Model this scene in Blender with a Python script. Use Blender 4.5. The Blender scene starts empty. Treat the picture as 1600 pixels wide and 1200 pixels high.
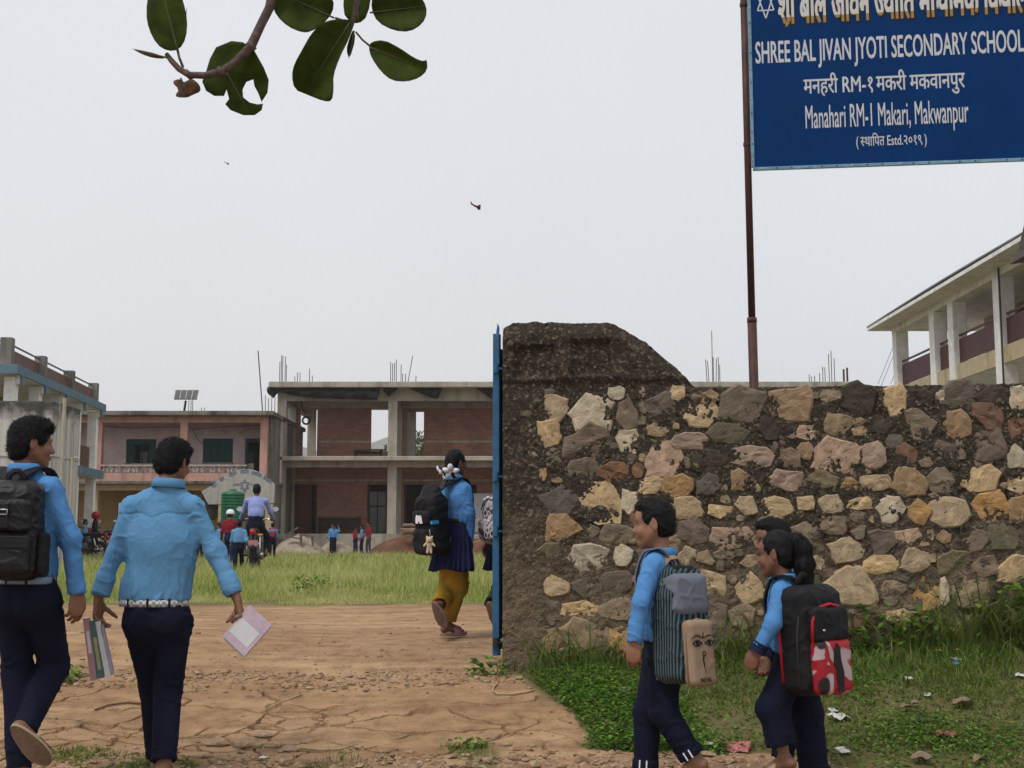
import bpy, bmesh, math, random
import numpy as np
from mathutils import Vector, Matrix

# ------------------------------------------------------------------ camera, world, sun, exposure
scn = bpy.context.scene
COL = scn.collection
FPX, CX, CY = 2000.0, 800.0, 600.0           # focal length and centre in pixels of the 1600 x 1200 photograph
HOR = 845.0                                   # horizon row
CAMZ = 1.18
PITCH = math.atan((HOR - CY) / FPX)
SP, CP = math.sin(PITCH), math.cos(PITCH)
cam_d = bpy.data.cameras.new('camera')
cam_d.sensor_width = 36.0
cam_d.lens = 36.0 * FPX / 1600.0
cam_d.clip_start = 0.05
cam_d.clip_end = 20000.0
cam = bpy.data.objects.new('camera', cam_d)
COL.objects.link(cam)
cam.location = (0, 0, CAMZ)
cam.rotation_euler = (math.pi / 2 + PITCH, 0, 0)
scn.camera = cam

SUN_EL, SUN_AZ = math.radians(58), math.radians(222)      # azimuth measured from +Y clockwise
world = bpy.data.worlds.new('World')
scn.world = world
world.use_nodes = True
wn, wl = world.node_tree.nodes, world.node_tree.links
bg = wn['Background']
sky = wn.new('ShaderNodeTexSky')
sky.sky_type = 'NISHITA'
sky.sun_disc = False
sky.sun_elevation = SUN_EL
sky.sun_rotation = SUN_AZ
sky.air_density = 1.0
sky.dust_density = 6.0
hs = wn.new('ShaderNodeHueSaturation')
hs.inputs['Saturation'].default_value = 0.25
wl.new(sky.outputs[0], hs.inputs['Color'])
mixw = wn.new('ShaderNodeMix')
mixw.data_type = 'RGBA'
mixw.inputs['Factor'].default_value = 0.90               # cloud cover hides most of the clear sky
mixw.inputs['B'].default_value = (7.75, 8.0, 8.45, 1)
wl.new(hs.outputs[0], mixw.inputs['A'])
wtc = wn.new('ShaderNodeTexCoord')
wnz = wn.new('ShaderNodeTexNoise')                        # soft unevenness of the cloud deck
wnz.inputs['Scale'].default_value = 2.2
wnz.inputs['Detail'].default_value = 3.0
wl.new(wtc.outputs['Generated'], wnz.inputs['Vector'])
wmr = wn.new('ShaderNodeMapRange')
wmr.inputs['To Min'].default_value = 0.93
wmr.inputs['To Max'].default_value = 1.07
wl.new(wnz.outputs['Fac'], wmr.inputs['Value'])
wsc = wn.new('ShaderNodeVectorMath')
wsc.operation = 'SCALE'
wl.new(mixw.outputs['Result'], wsc.inputs[0])
wl.new(wmr.outputs['Result'], wsc.inputs['Scale'])
wl.new(wsc.outputs[0], bg.inputs['Color'])
bg.inputs['Strength'].default_value = 0.1

sun_d = bpy.data.lights.new('sun', 'SUN')
sun_d.energy = 1.5
sun_d.angle = math.radians(14)
sun_d.color = (1.0, 0.96, 0.9)
sun = bpy.data.objects.new('sun', sun_d)
COL.objects.link(sun)
sdir = Vector((math.sin(SUN_AZ) * math.cos(SUN_EL), math.cos(SUN_AZ) * math.cos(SUN_EL), math.sin(SUN_EL)))
sun.rotation_euler = sdir.to_track_quat('Z', 'Y').to_euler()
sun.location = sdir * 60
scn.view_settings.view_transform = 'Standard'
scn.view_settings.look = 'None'
scn.view_settings.gamma = 1.0
scn.view_settings.exposure = 0.1
scn.render.engine = 'CYCLES'
scn.cycles.use_denoising = True
scn.cycles.max_bounces = 8
scn.cycles.transparent_max_bounces = 12


def P(px, py, d):
 """photo pixel -> world point on its ray at ground distance d"""
 u, v = (px - CX) / FPX, (CY - py) / FPX
 yc = CP - v * SP
 return Vector((u * d / yc, d, CAMZ + d * (SP + v * CP) / yc))


# ------------------------------------------------------------------ noise (vectorised)
_rng = np.random.RandomState(7)
_perm = np.concatenate([_rng.permutation(256)] * 3).astype(np.int32)
_grad = _rng.normal(size=(256, 3)).astype(np.float32)
_grad /= np.linalg.norm(_grad, axis=1)[:, None]


def noise3(p):
 p = np.asarray(p, np.float32)
 i = np.floor(p).astype(np.int32)
 f = p - i
 i &= 255
 u = f * f * f * (f * (f * 6 - 15) + 10)

 def g(dx, dy, dz):
  h = _perm[_perm[_perm[i[:, 0] + dx] + i[:, 1] + dy] + i[:, 2] + dz]
  gg = _grad[h]
  return gg[:, 0] * (f[:, 0] - dx) + gg[:, 1] * (f[:, 1] - dy) + gg[:, 2] * (f[:, 2] - dz)

 def lerp(a, b, t):
  return a + t * (b - a)
 x00 = lerp(g(0, 0, 0), g(1, 0, 0), u[:, 0])
 x10 = lerp(g(0, 1, 0), g(1, 1, 0), u[:, 0])
 x01 = lerp(g(0, 0, 1), g(1, 0, 1), u[:, 0])
 x11 = lerp(g(0, 1, 1), g(1, 1, 1), u[:, 0])
 return lerp(lerp(x00, x10, u[:, 1]), lerp(x01, x11, u[:, 1]), u[:, 2]) * 1.6


def fbm(p, oct=4, gain=0.5):
 p = np.asarray(p, np.float32)
 s, a = 0, 1.0
 for o in range(oct):
  s = s + a * noise3(p * (2.03 ** o) + 17.3 * o)
  a *= gain
 return s


def voronoi2(p, seed=0):
 """F1 and F2 distance of a jittered 2D grid"""
 p = np.asarray(p, np.float32)
 i = np.floor(p).astype(np.int32)
 best = np.full((len(p), 2), 9.0, np.float32)
 for dx in (-1, 0, 1):
  for dy in (-1, 0, 1):
   c = i + np.array([dx, dy])
   h = _perm[(_perm[(c[:, 0] + seed) & 255] + c[:, 1]) & 255]
   h2 = _perm[h + 91]
   q = c + np.stack([h, h2], 1) / 255.0
   d = np.hypot(p[:, 0] - q[:, 0], p[:, 1] - q[:, 1])
   b0 = best[:, 0].copy()
   best[:, 0] = np.minimum(b0, d)
   best[:, 1] = np.minimum(best[:, 1], np.maximum(b0, d))
 return best[:, 0], best[:, 1]


def smooth(a, b, x):
 t = np.clip((x - a) / (b - a), 0, 1)
 return t * t * (3 - 2 * t)


# ------------------------------------------------------------------ objects
def tag(o, label=None, cat=None, group=None, kind=None):
 if label: o['label'] = label
 if cat: o['category'] = cat
 if group: o['group'] = group
 if kind: o['kind'] = kind
 return o


def link(o, parent=None, keep=True):
 COL.objects.link(o)
 if parent is not None:
  o.parent = parent
 return o


def thing(name, label, cat, loc=(0, 0, 0), rz=0.0, group=None):
 o = bpy.data.objects.new(name, None)
 o.empty_display_size = 0.1
 o.location = loc
 o.rotation_euler = (0, 0, rz)
 COL.objects.link(o)
 return tag(o, label, cat, group)


def world_off(parent):
 """offset of a parent chain made of unrotated objects"""
 v = Vector((0, 0, 0))
 while parent is not None:
  v += parent.location
  parent = parent.parent
 return v


def mesh_np(name, V, F, mat, parent=None, smooth_sh=True, loc=None, mi=None, local=False):
 """one mesh object from arrays; V in world space unless local; F (n,3) or (n,4) or list"""
 V = np.asarray(V, np.float32).reshape(-1, 3)
 off = Vector((0, 0, 0))
 if not local:
  off = world_off(parent)
  if loc is not None:
   off = Vector(loc)
  V = V - np.array(off, np.float32)
 me = bpy.data.meshes.new(name)
 if isinstance(F, np.ndarray):
  n, k = F.shape
  me.vertices.add(len(V))
  me.vertices.foreach_set('co', V.ravel())
  me.loops.add(n * k)
  me.loops.foreach_set('vertex_index', F.astype(np.int32).ravel())
  me.polygons.add(n)
  me.polygons.foreach_set('loop_start', np.arange(0, n * k, k, dtype=np.int32))
  me.update(calc_edges=True)
 else:
  me.from_pydata([tuple(v) for v in V.tolist()], [], F)
 mats = mat if isinstance(mat, (list, tuple)) else [mat]
 for m in mats:
  me.materials.append(m)
 if mi is not None:
  me.polygons.foreach_set('material_index', np.asarray(mi, np.int32))
 me.polygons.foreach_set('use_smooth', np.full(len(me.polygons), smooth_sh, bool))
 me.update()
 o = bpy.data.objects.new(name, me)
 if loc is not None and parent is None:
  o.location = loc
 return link(o, parent)


class MB:
 """collects shapes of ONE piece; build() links them as one mesh object (world coordinates in)"""
 def __init__(s):
  s.v, s.f, s.m = [], [], []

 def add(s, V, F, m=0):
  b = len(s.v)
  s.v += [tuple(v) for v in V]
  s.f += [tuple(b + i for i in f) for f in F]
  s.m += [m] * len(F)
  return s

 def box(s, lo, hi, m=0, M=None):
  x0, y0, z0 = lo
  x1, y1, z1 = hi
  V = [Vector(c) for c in ((x0, y0, z0), (x1, y0, z0), (x1, y1, z0), (x0, y1, z0), (x0, y0, z1), (x1, y0, z1), (x1, y1, z1), (x0, y1, z1))]
  if M is not None:
   V = [M @ v for v in V]
  return s.add(V, [(3, 2, 1, 0), (4, 5, 6, 7), (0, 1, 5, 4), (1, 2, 6, 5), (2, 3, 7, 6), (3, 0, 4, 7)], m)

 def bar(s, a, b, w, t=None, up=(0, 0, 1), m=0):
  """rectangular bar from a to b, width w across, thickness t"""
  a, b = Vector(a), Vector(b)
  t = w if t is None else t
  d = (b - a).normalized()
  u = Vector(up)
  x = d.cross(u)
  if x.length < 1e-4:
   x = d.cross(Vector((1, 0, 0)))
  x.normalize()
  z = x.cross(d)
  V = []
  for p in (a, b):
   for sx, sz in ((-1, -1), (1, -1), (1, 1), (-1, 1)):
    V.append(p + x * (sx * w / 2) + z * (sz * t / 2))
  return s.add(V, [(3, 2, 1, 0), (4, 5, 6, 7), (0, 1, 5, 4), (1, 2, 6, 5), (2, 3, 7, 6), (3, 0, 4, 7)], m)

 def tube(s, pts, r, n=8, m=0, cap=True):
  pts = [Vector(p) for p in pts]
  rs = r if isinstance(r, (list, tuple)) else [r] * len(pts)
  rings = []
  prev = None
  for i, p in enumerate(pts):
   d = (pts[min(i + 1, len(pts) - 1)] - pts[max(i - 1, 0)]).normalized()
   if prev is None:
    x = d.orthogonal().normalized()
   else:
    x = (prev - d * prev.dot(d))
    x = x.normalized() if x.length > 1e-6 else d.orthogonal().normalized()
   prev = x
   y = d.cross(x)
   rings.append([p + (x * math.cos(2 * math.pi * k / n) + y * math.sin(2 * math.pi * k / n)) * rs[i] for k in range(n)])
  V = [v for rg in rings for v in rg]
  F = []
  for i in range(len(pts) - 1):
   for k in range(n):
    k2 = (k + 1) % n
    F.append((i * n + k, i * n + k2, (i + 1) * n + k2, (i + 1) * n + k))
  if cap:
   F.append(tuple(range(n - 1, -1, -1)))
   F.append(tuple((len(pts) - 1) * n + k for k in range(n)))
  return s.add(V, F, m)

 def lathe(s, prof, c, n=20, m=0):
  """profile [(r, z)] about the vertical through c"""
  c = Vector(c)
  V, F = [], []
  for r, z in prof:
   for k in range(n):
    a = 2 * math.pi * k / n
    V.append(c + Vector((r * math.cos(a), r * math.sin(a), z)))
  for i in range(len(prof) - 1):
   for k in range(n):
    k2 = (k + 1) % n
    F.append((i * n + k, i * n + k2, (i + 1) * n + k2, (i + 1) * n + k))
  F.append(tuple(range(n - 1, -1, -1)))
  F.append(tuple((len(prof) - 1) * n + k for k in range(n)))
  return s.add(V, F, m)

 def ribbon(s, pts, w, t, nrm, m=0):
  """flat strap following pts; nrm: outward normals"""
  pts = [Vector(p) for p in pts]
  V, F = [], []
  for i, p in enumerate(pts):
   d = (pts[min(i + 1, len(pts) - 1)] - pts[max(i - 1, 0)]).normalized()
   nn = Vector(nrm[i]) if isinstance(nrm, list) else Vector(nrm)
   x = d.cross(nn).normalized()
   nn = x.cross(d)
   ww = w[i] if isinstance(w, (list, tuple)) else w
   for sx, sn in ((-1, 0), (1, 0), (1, 1), (-1, 1)):
    V.append(p + x * (sx * ww / 2) + nn * (sn * t))
  for i in range(len(pts) - 1):
   for k in range(4):
    k2 = (k + 1) % 4
    F.append((i * 4 + k, i * 4 + k2, (i + 1) * 4 + k2, (i + 1) * 4 + k))
  F.append((3, 2, 1, 0))
  L = (len(pts) - 1) * 4
  F.append((L, L + 1, L + 2, L + 3))
  return s.add(V, F, m)

 def prism(s, poly, a, b, m=0):
  """outline poly (list of Vectors at face a); b: offset vector to the other face"""
  n = len(poly)
  V = [Vector(p) + Vector(a) for p in poly] + [Vector(p) + Vector(b) for p in poly]
  F = [tuple(range(n)), tuple(range(2 * n - 1, n - 1, -1))]
  for k in range(n):
   k2 = (k + 1) % n
   F.append((k2, k, n + k, n + k2))
  return s.add(V, F, m)

 def build(s, name, mat, parent=None, smooth_sh=False, loc=None):
  return mesh_np(name, np.array([tuple(v) for v in s.v], np.float32), s.f, mat, parent, smooth_sh, loc, s.m if any(s.m) else None)


def bevel(o, w, seg=2):
 b = o.modifiers.new('bevel', 'BEVEL')
 b.width = w
 b.segments = seg
 b.limit_method = 'ANGLE'
 return o


# ------------------------------------------------------------------ distance fields -> one skin
class Field:
 def __init__(s, lo, hi, h):
  s.lo = np.array(lo, np.float32)
  s.h = h
  s.n = np.maximum(np.ceil((np.array(hi) - s.lo) / h).astype(int) + 1, 4)
  s.D = np.full(tuple(s.n), 0.05, np.float32)

 def window(s, lo, hi):
  a = np.clip(np.floor((np.array(lo) - s.lo) / s.h).astype(int), 0, s.n - 1)
  b = np.clip(np.ceil((np.array(hi) - s.lo) / s.h).astype(int) + 1, 1, s.n)
  if np.any(b <= a):
   return None, None
  g = [s.lo[k] + s.h * np.arange(a[k], b[k], dtype=np.float32) for k in range(3)]
  X = np.stack(np.meshgrid(*g, indexing='ij'), -1)
  return tuple(slice(a[k], b[k]) for k in range(3)), X

 def put(s, sl, d, k, op):
  D = s.D[sl]
  if op == 'u':
   if k > 0:
    hh = np.clip(0.5 + 0.5 * (D - d) / k, 0, 1)
    s.D[sl] = D + (d - D) * hh - k * hh * (1 - hh)
   else:
    s.D[sl] = np.minimum(D, d)
  else:
   d = -d
   if k > 0:
    hh = np.clip(0.5 - 0.5 * (D - d) / k, 0, 1)
    s.D[sl] = D + (d - D) * hh + k * hh * (1 - hh)
   else:
    s.D[sl] = np.maximum(D, d)
  return s

 def cap(s, a, b, ra, rb=None, k=0.02, ax=None, fl=1.0, op='u'):
  """tapered capsule; ax, fl: squash direction and factor"""
  rb = ra if rb is None else rb
  a, b = np.array(a, np.float32), np.array(b, np.float32)
  R = max(ra, rb) * max(1, fl) + 1.2 * k + 2 * s.h
  sl, X = s.window(np.minimum(a, b) - R, np.maximum(a, b) + R)
  if sl is None: return s
  ab = b - a
  t = np.clip(((X - a) @ ab) / max(float(ab @ ab), 1e-9), 0, 1)
  df = X - (a + t[..., None] * ab)
  l2 = (df * df).sum(-1)
  if ax is not None:
   n = np.array(Vector(ax).normalized(), np.float32)
   c = df @ n
   l2 = np.maximum(l2 - c * c, 0) + (c / fl) ** 2
  d = (np.sqrt(l2) - (ra + (rb - ra) * t)) * min(1.0, fl if ax is not None else 1)
  return s.put(sl, d, k, op)

 def chain(s, pts, rs, k=0.02, **kw):
  for i in range(len(pts) - 1):
   s.cap(pts[i], pts[i + 1], rs[i], rs[i + 1], k, **kw)
  return s

 def ell(s, c, r, M=None, k=0.02, op='u'):
  c, r = np.array(c, np.float32), np.array(r, np.float32)
  R = float(r.max()) + 1.2 * k + 2 * s.h
  sl, X = s.window(c - R, c + R)
  if sl is None: return s
  q = X - c
  if M is not None:
   q = q @ np.array(M, np.float32)          # columns of M are the local axes
  k0 = np.sqrt(((q / r) ** 2).sum(-1))
  k1 = np.sqrt(((q / (r * r)) ** 2).sum(-1)) + 1e-6
  return s.put(sl, k0 * (k0 - 1) / k1, k, op)

 def box(s, c, hf, M=None, r=0.01, k=0.01, op='u'):
  c, hf = np.array(c, np.float32), np.array(hf, np.float32)
  R = float(np.linalg.norm(hf)) + 1.2 * k + 2 * s.h
  sl, X = s.window(c - R, c + R)
  if sl is None: return s
  q = X - c
  if M is not None:
   q = q @ np.array(M, np.float32)
  q = np.abs(q) - (hf - r)
  d = np.sqrt((np.maximum(q, 0) ** 2).sum(-1)) + np.minimum(q.max(-1), 0) - r
  return s.put(sl, d, k, op)

 def half(s, c, n, k=0.004):
  """cut away everything on the n side of the plane through c"""
  sl, X = s.window(s.lo, s.lo + s.h * s.n)
  n = np.array(Vector(n).normalized(), np.float32)
  d = -((X - np.array(c, np.float32)) @ n)
  return s.put(sl, d, k, 's')

 def mesh(s):
  D = s.D
  for ax in range(3):
   for e in (0, -1):
    ix = [slice(None)] * 3
    ix[ax] = e
    D[tuple(ix)] = np.maximum(D[tuple(ix)], 0.2 * s.h)
  ins = D < 0
  c = [ins[i:ins.shape[0] - 1 + i, j:ins.shape[1] - 1 + j, k:ins.shape[2] - 1 + k] for i in (0, 1) for j in (0, 1) for k in (0, 1)]
  anyi = c[0].copy()
  alli = c[0].copy()
  for q in c[1:]:
   anyi |= q
   alli &= q
  act = anyi & ~alli
  I = np.argwhere(act)
  idx = np.full(act.shape, -1, np.int32)
  idx[act] = np.arange(len(I))
  corner = {}
  for i in (0, 1):
   for j in (0, 1):
    for k in (0, 1):
     corner[(i, j, k)] = D[I[:, 0] + i, I[:, 1] + j, I[:, 2] + k]
  acc = np.zeros((len(I), 3), np.float32)
  cnt = np.zeros(len(I), np.float32)
  for ax in range(3):
   for u in (0, 1):
    for v in (0, 1):
     a = [0, 0, 0]
     a[(ax + 1) % 3], a[(ax + 2) % 3] = u, v
     b = list(a)
     b[ax] = 1
     da, db = corner[tuple(a)], corner[tuple(b)]
     m = (da < 0) != (db < 0)
     t = np.where(m, da / np.where(m, da - db, 1), 0)
     p = np.tile(np.array(a, np.float32), (len(I), 1))
     p[:, ax] = t
     acc[m] += p[m]
     cnt += m
  V = s.lo + s.h * (I + acc / cnt[:, None])
  F = []
  for ax in range(3):
   o1, o2 = (ax + 1) % 3, (ax + 2) % 3
   sa = [slice(1, -1)] * 3
   sa[ax] = slice(0, -1)
   sb = list(sa)
   sb[ax] = slice(1, None)
   A, B = ins[tuple(sa)], ins[tuple(sb)]
   for flip in (False, True):
    m = (A & ~B) if not flip else (~A & B)
    E = np.argwhere(m)
    if not len(E): continue
    E[:, o1] += 1
    E[:, o2] += 1
    def at(d1, d2):
     q = E.copy()
     q[:, o1] -= d1
     q[:, o2] -= d2
     return idx[q[:, 0], q[:, 1], q[:, 2]]
    quad = [at(1, 1), at(0, 1), at(0, 0), at(1, 0)]
    if flip: quad = quad[::-1]
    F.append(np.stack(quad, 1))
  F = np.concatenate(F) if F else np.zeros((0, 4), np.int32)
  F = F[(F >= 0).all(1)]
  return V.astype(np.float32), F


def normals(V, F):
 n = np.zeros_like(V)
 if F.shape[1] == 4:
  fn = np.cross(V[F[:, 2]] - V[F[:, 0]], V[F[:, 3]] - V[F[:, 1]])
 else:
  fn = np.cross(V[F[:, 1]] - V[F[:, 0]], V[F[:, 2]] - V[F[:, 0]])
 for k in range(F.shape[1]):
  np.add.at(n, F[:, k], fn)
 return n / (np.linalg.norm(n, axis=1)[:, None] + 1e-9)


def relax(V, F, it=2, a=0.5):
 for _ in range(it):
  s = np.zeros_like(V)
  c = np.zeros(len(V), np.float32)
  k = F.shape[1]
  for i in range(k):
   np.add.at(s, F[:, i], V[F[:, (i + 1) % k]])
   np.add.at(c, F[:, i], 1)
   np.add.at(s, F[:, (i + 1) % k], V[F[:, i]])
   np.add.at(c, F[:, (i + 1) % k], 1)
  V = V + a * (s / np.maximum(c, 1)[:, None] - V)
 return V
# ------------------------------------------------------------------ materials
def srgb(r, g, b):
 def f(c):
  c /= 255.0
  return c / 12.92 if c <= 0.04045 else ((c + 0.055) / 1.055) ** 2.4
 return (f(r), f(g), f(b))


class NT:
 def __init__(s, name):
  s.mat = bpy.data.materials.new(name)
  s.mat.use_nodes = True
  s.n, s.l = s.mat.node_tree.nodes, s.mat.node_tree.links
  s.b = s.n['Principled BSDF']
  s.co = s.n.new('ShaderNodeTexCoord')

 def new(s, t, **kw):
  o = s.n.new(t)
  for k, v in kw.items():
   setattr(o, k, v)
  return o

 def noise(s, scale, detail=4, rough=0.55, vec=None, dist=0.0):
  n = s.new('ShaderNodeTexNoise')
  n.inputs['Scale'].default_value = scale
  n.inputs['Detail'].default_value = detail
  n.inputs['Roughness'].default_value = rough
  n.inputs['Distortion'].default_value = dist
  s.l.new(vec if vec is not None else s.co.outputs['Object'], n.inputs['Vector'])
  return n.outputs['Fac']

 def map(s, scale=(1, 1, 1), rot=(0, 0, 0), src=None):
  m = s.new('ShaderNodeMapping')
  m.inputs['Scale'].default_value = scale
  m.inputs['Rotation'].default_value = rot
  s.l.new(src if src is not None else s.co.outputs['Object'], m.inputs['Vector'])
  return m.outputs[0]

 def ramp(s, fac, stops, interp='LINEAR'):
  r = s.new('ShaderNodeValToRGB')
  r.color_ramp.interpolation = interp
  e = r.color_ramp.elements
  while len(e) < len(stops):
   e.new(0.5)
  for k, (p, c) in enumerate(stops):
   e[k].position = p
   e[k].color = (c[0], c[1], c[2], 1) if isinstance(c, (tuple, list)) else (c, c, c, 1)
  s.l.new(fac, r.inputs[0])
  return r.outputs[0]

 def mix(s, fac, a, b, mode='MIX'):
  m = s.new('ShaderNodeMix', data_type='RGBA', blend_type=mode)
  for sock, v in ((m.inputs['Factor'], fac), (m.inputs['A'], a), (m.inputs['B'], b)):
   if hasattr(v, 'is_linked') or hasattr(v, 'links'):
    s.l.new(v, sock)
   elif isinstance(v, (int, float)):
    sock.default_value = v
   else:
    sock.default_value = (v[0], v[1], v[2], 1)
  return m.outputs['Result']

 def math(s, op, a, b=0.0, clamp=False):
  m = s.new('ShaderNodeMath', operation=op, use_clamp=clamp)
  for k, v in enumerate((a, b)):
   if isinstance(v, (int, float)):
    m.inputs[k].default_value = v
   else:
    s.l.new(v, m.inputs[k])
  return m.outputs[0]

 def bump(s, hgt, strength=0.3, dist=0.01, nrm=None):
  b = s.new('ShaderNodeBump')
  b.inputs['Strength'].default_value = strength
  b.inputs['Distance'].default_value = dist
  s.l.new(hgt, b.inputs['Height'])
  if nrm is not None:
   s.l.new(nrm, b.inputs['Normal'])
  return b.outputs[0]

 def attr(s, name):
  a = s.new('ShaderNodeAttribute', attribute_name=name)
  return a

 def done(s, color=None, rough=0.8, normal=None, spec=0.3, metal=0.0, **kw):
  for sock, v in (('Base Color', color), ('Roughness', rough), ('Normal', normal), ('Specular IOR Level', spec), ('Metallic', metal)):
   if v is None: continue
   if isinstance(v, (int, float)):
    s.b.inputs[sock].default_value = v
   elif isinstance(v, (tuple, list)):
    s.b.inputs[sock].default_value = (v[0], v[1], v[2], 1)
   else:
    s.l.new(v, s.b.inputs[sock])
  for k, v in kw.items():
   s.b.inputs[k].default_value = v
  return s.mat


_mc = {}


def plain(name, c, rough=0.7, var=0.15, scale=12.0, bump=0.0, bscale=80.0, spec=0.3, metal=0.0, **kw):
 """solid colour with soft uneven patches"""
 if name in _mc: return _mc[name]
 t = NT(name)
 f = t.noise(scale, 5, 0.6)
 lo = tuple(x * (1 - var) for x in c)
 hi = tuple(min(1, x * (1 + var)) for x in c)
 col = t.ramp(f, [(0.3, lo), (0.7, hi)])
 nm = t.bump(t.noise(bscale, 3), bump, 0.01) if bump else None
 _mc[name] = t.done(col, rough, nm, spec, metal, **kw)
 return _mc[name]


def cloth(name, c, rough=0.85, var=0.08, weave=900.0, wrinkle=0.0):
 if name in _mc: return _mc[name]
 t = NT(name)
 f = t.noise(9.0, 4, 0.6)
 col = t.ramp(f, [(0.3, tuple(x * (1 - var) for x in c)), (0.7, tuple(min(1, x * (1 + var)) for x in c))])
 fine = t.noise(weave, 2)
 mid = t.noise(60.0, 3)
 nm = t.bump(mid, 0.12, 0.006, t.bump(fine, 0.12, 0.001))
 if wrinkle:
  w1 = t.ramp(t.noise(5.5, 1, 0.4, t.map((1.0, 1.0, 0.55), (0.3, 0.5, 0.0)), 1.0), [(0.40, 0.0), (0.50, 1.0), (0.60, 0.0)])
  w2 = t.ramp(t.noise(9.0, 1, 0.4, t.map((0.6, 1.0, 1.0), (0.0, 0.7, 0.4)), 0.8), [(0.42, 0.0), (0.50, 1.0), (0.58, 0.0)])
  nm = t.bump(t.math('ADD', w1, t.math('MULTIPLY', w2, 0.5)), wrinkle, 0.012, nm)
 _mc[name] = t.done(col, rough, nm, 0.10)
 return _mc[name]


def skin(name, c):
 if name in _mc: return _mc[name]
 t = NT(name)
 f = t.noise(14.0, 4)
 col = t.ramp(f, [(0.3, tuple(x * 0.88 for x in c)), (0.7, tuple(min(1, x * 1.1) for x in c))])
 tint = t.attr('tint')
 col = t.mix(1.0, col, tint.outputs['Color'], 'MULTIPLY')
 nm = t.bump(t.noise(220.0, 3), 0.08, 0.002)
 _mc[name] = t.done(col, 0.5, nm, 0.4)
 t.b.inputs['Subsurface Weight'].default_value = 0.08
 t.b.inputs['Subsurface Radius'].default_value = (0.012, 0.005, 0.003)
 return _mc[name]


M = {}
M['hair'] = plain('hair_black', (0.006, 0.0055, 0.0055), 0.5, 0.3, 40, 0.3, 260, 0.16)
M['skin_teen'] = skin('skin_teen', (0.22, 0.105, 0.06))
M['skin_boy'] = skin('skin_boy', (0.27, 0.135, 0.08))
M['skin_dark'] = skin('skin_dark', (0.19, 0.09, 0.055))
M['shirt'] = cloth('shirt_blue', (0.085, 0.238, 0.51), wrinkle=0.20)
M['shirt_pale'] = cloth('shirt_pale_blue', (0.118, 0.288, 0.49), wrinkle=0.20)
M['navy'] = cloth('trouser_navy', (0.0085, 0.0105, 0.025), 0.85, 0.15)
M['navy_blue'] = cloth('skirt_navy', (0.014, 0.017, 0.055), 0.8, 0.15)
M['lilac'] = cloth('shirt_lilac', (0.27, 0.31, 0.60), wrinkle=0.2)
M['maroon'] = cloth('shirt_maroon', (0.22, 0.018, 0.03))
M['black_nylon'] = plain('black_nylon', (0.008, 0.008, 0.0095), 0.6, 0.25, 20, 0.25, 300, 0.22)
M['black_leather'] = plain('black_leather', (0.008, 0.008, 0.0095), 0.42, 0.25, 20, 0.3, 160, 0.3)
M['eye_white'] = plain('eye_white', (0.55, 0.52, 0.48), 0.25, 0.05)
M['eye_dark'] = plain('eye_dark', (0.012, 0.008, 0.006), 0.15, 0.1)
M['white_ribbon'] = cloth('ribbon_white', (0.78, 0.76, 0.80))
# ------------------------------------------------------------------ ground
def gz(x, y):
 """ground height: roadside, ramp up through the gate, level school yard"""
 x = np.asarray(x, np.float32)
 y = np.asarray(y, np.float32)
 base = np.interp(y, [-50, 6.5, 7.4, 8.5, 10.0, 13.5, 54, 70, 400, 3000], [0, 0, 0.13, 0.33, 0.455, 0.50, 0.61, 0.62, 0.6, 0.2])
 right = smooth(0.2, 3.0, x) * smooth(6.4, 8.4, y) * (1 - smooth(9.5, 12.0, y)) * 0.20
 yd = smooth(8.7, 10, y)
 roll = 0.05 * noise3(np.stack([x.ravel() * 0.35, y.ravel() * 0.35, np.zeros(x.size)], 1)).reshape(x.shape) * (0.4 + 0.6 * yd) * (y < 200)
 return base + right + roll


def gzf(x, y):
 return float(gz(np.array([x]), np.array([y]))[0])


def grow(a, b, s0, f):
 out = [a]
 while out[-1] < b:
  out.append(out[-1] + s0)
  s0 *= f
 return out


def verge_edge(y):
 return np.interp(y, [5.5, 6.3, 6.6, 6.85, 6.98, 7.06, 7.2, 7.6, 8.3, 8.7], [9, 2.3, 1.8, 1.45, .75, .35, .42, .36, .10, -.05])


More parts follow.
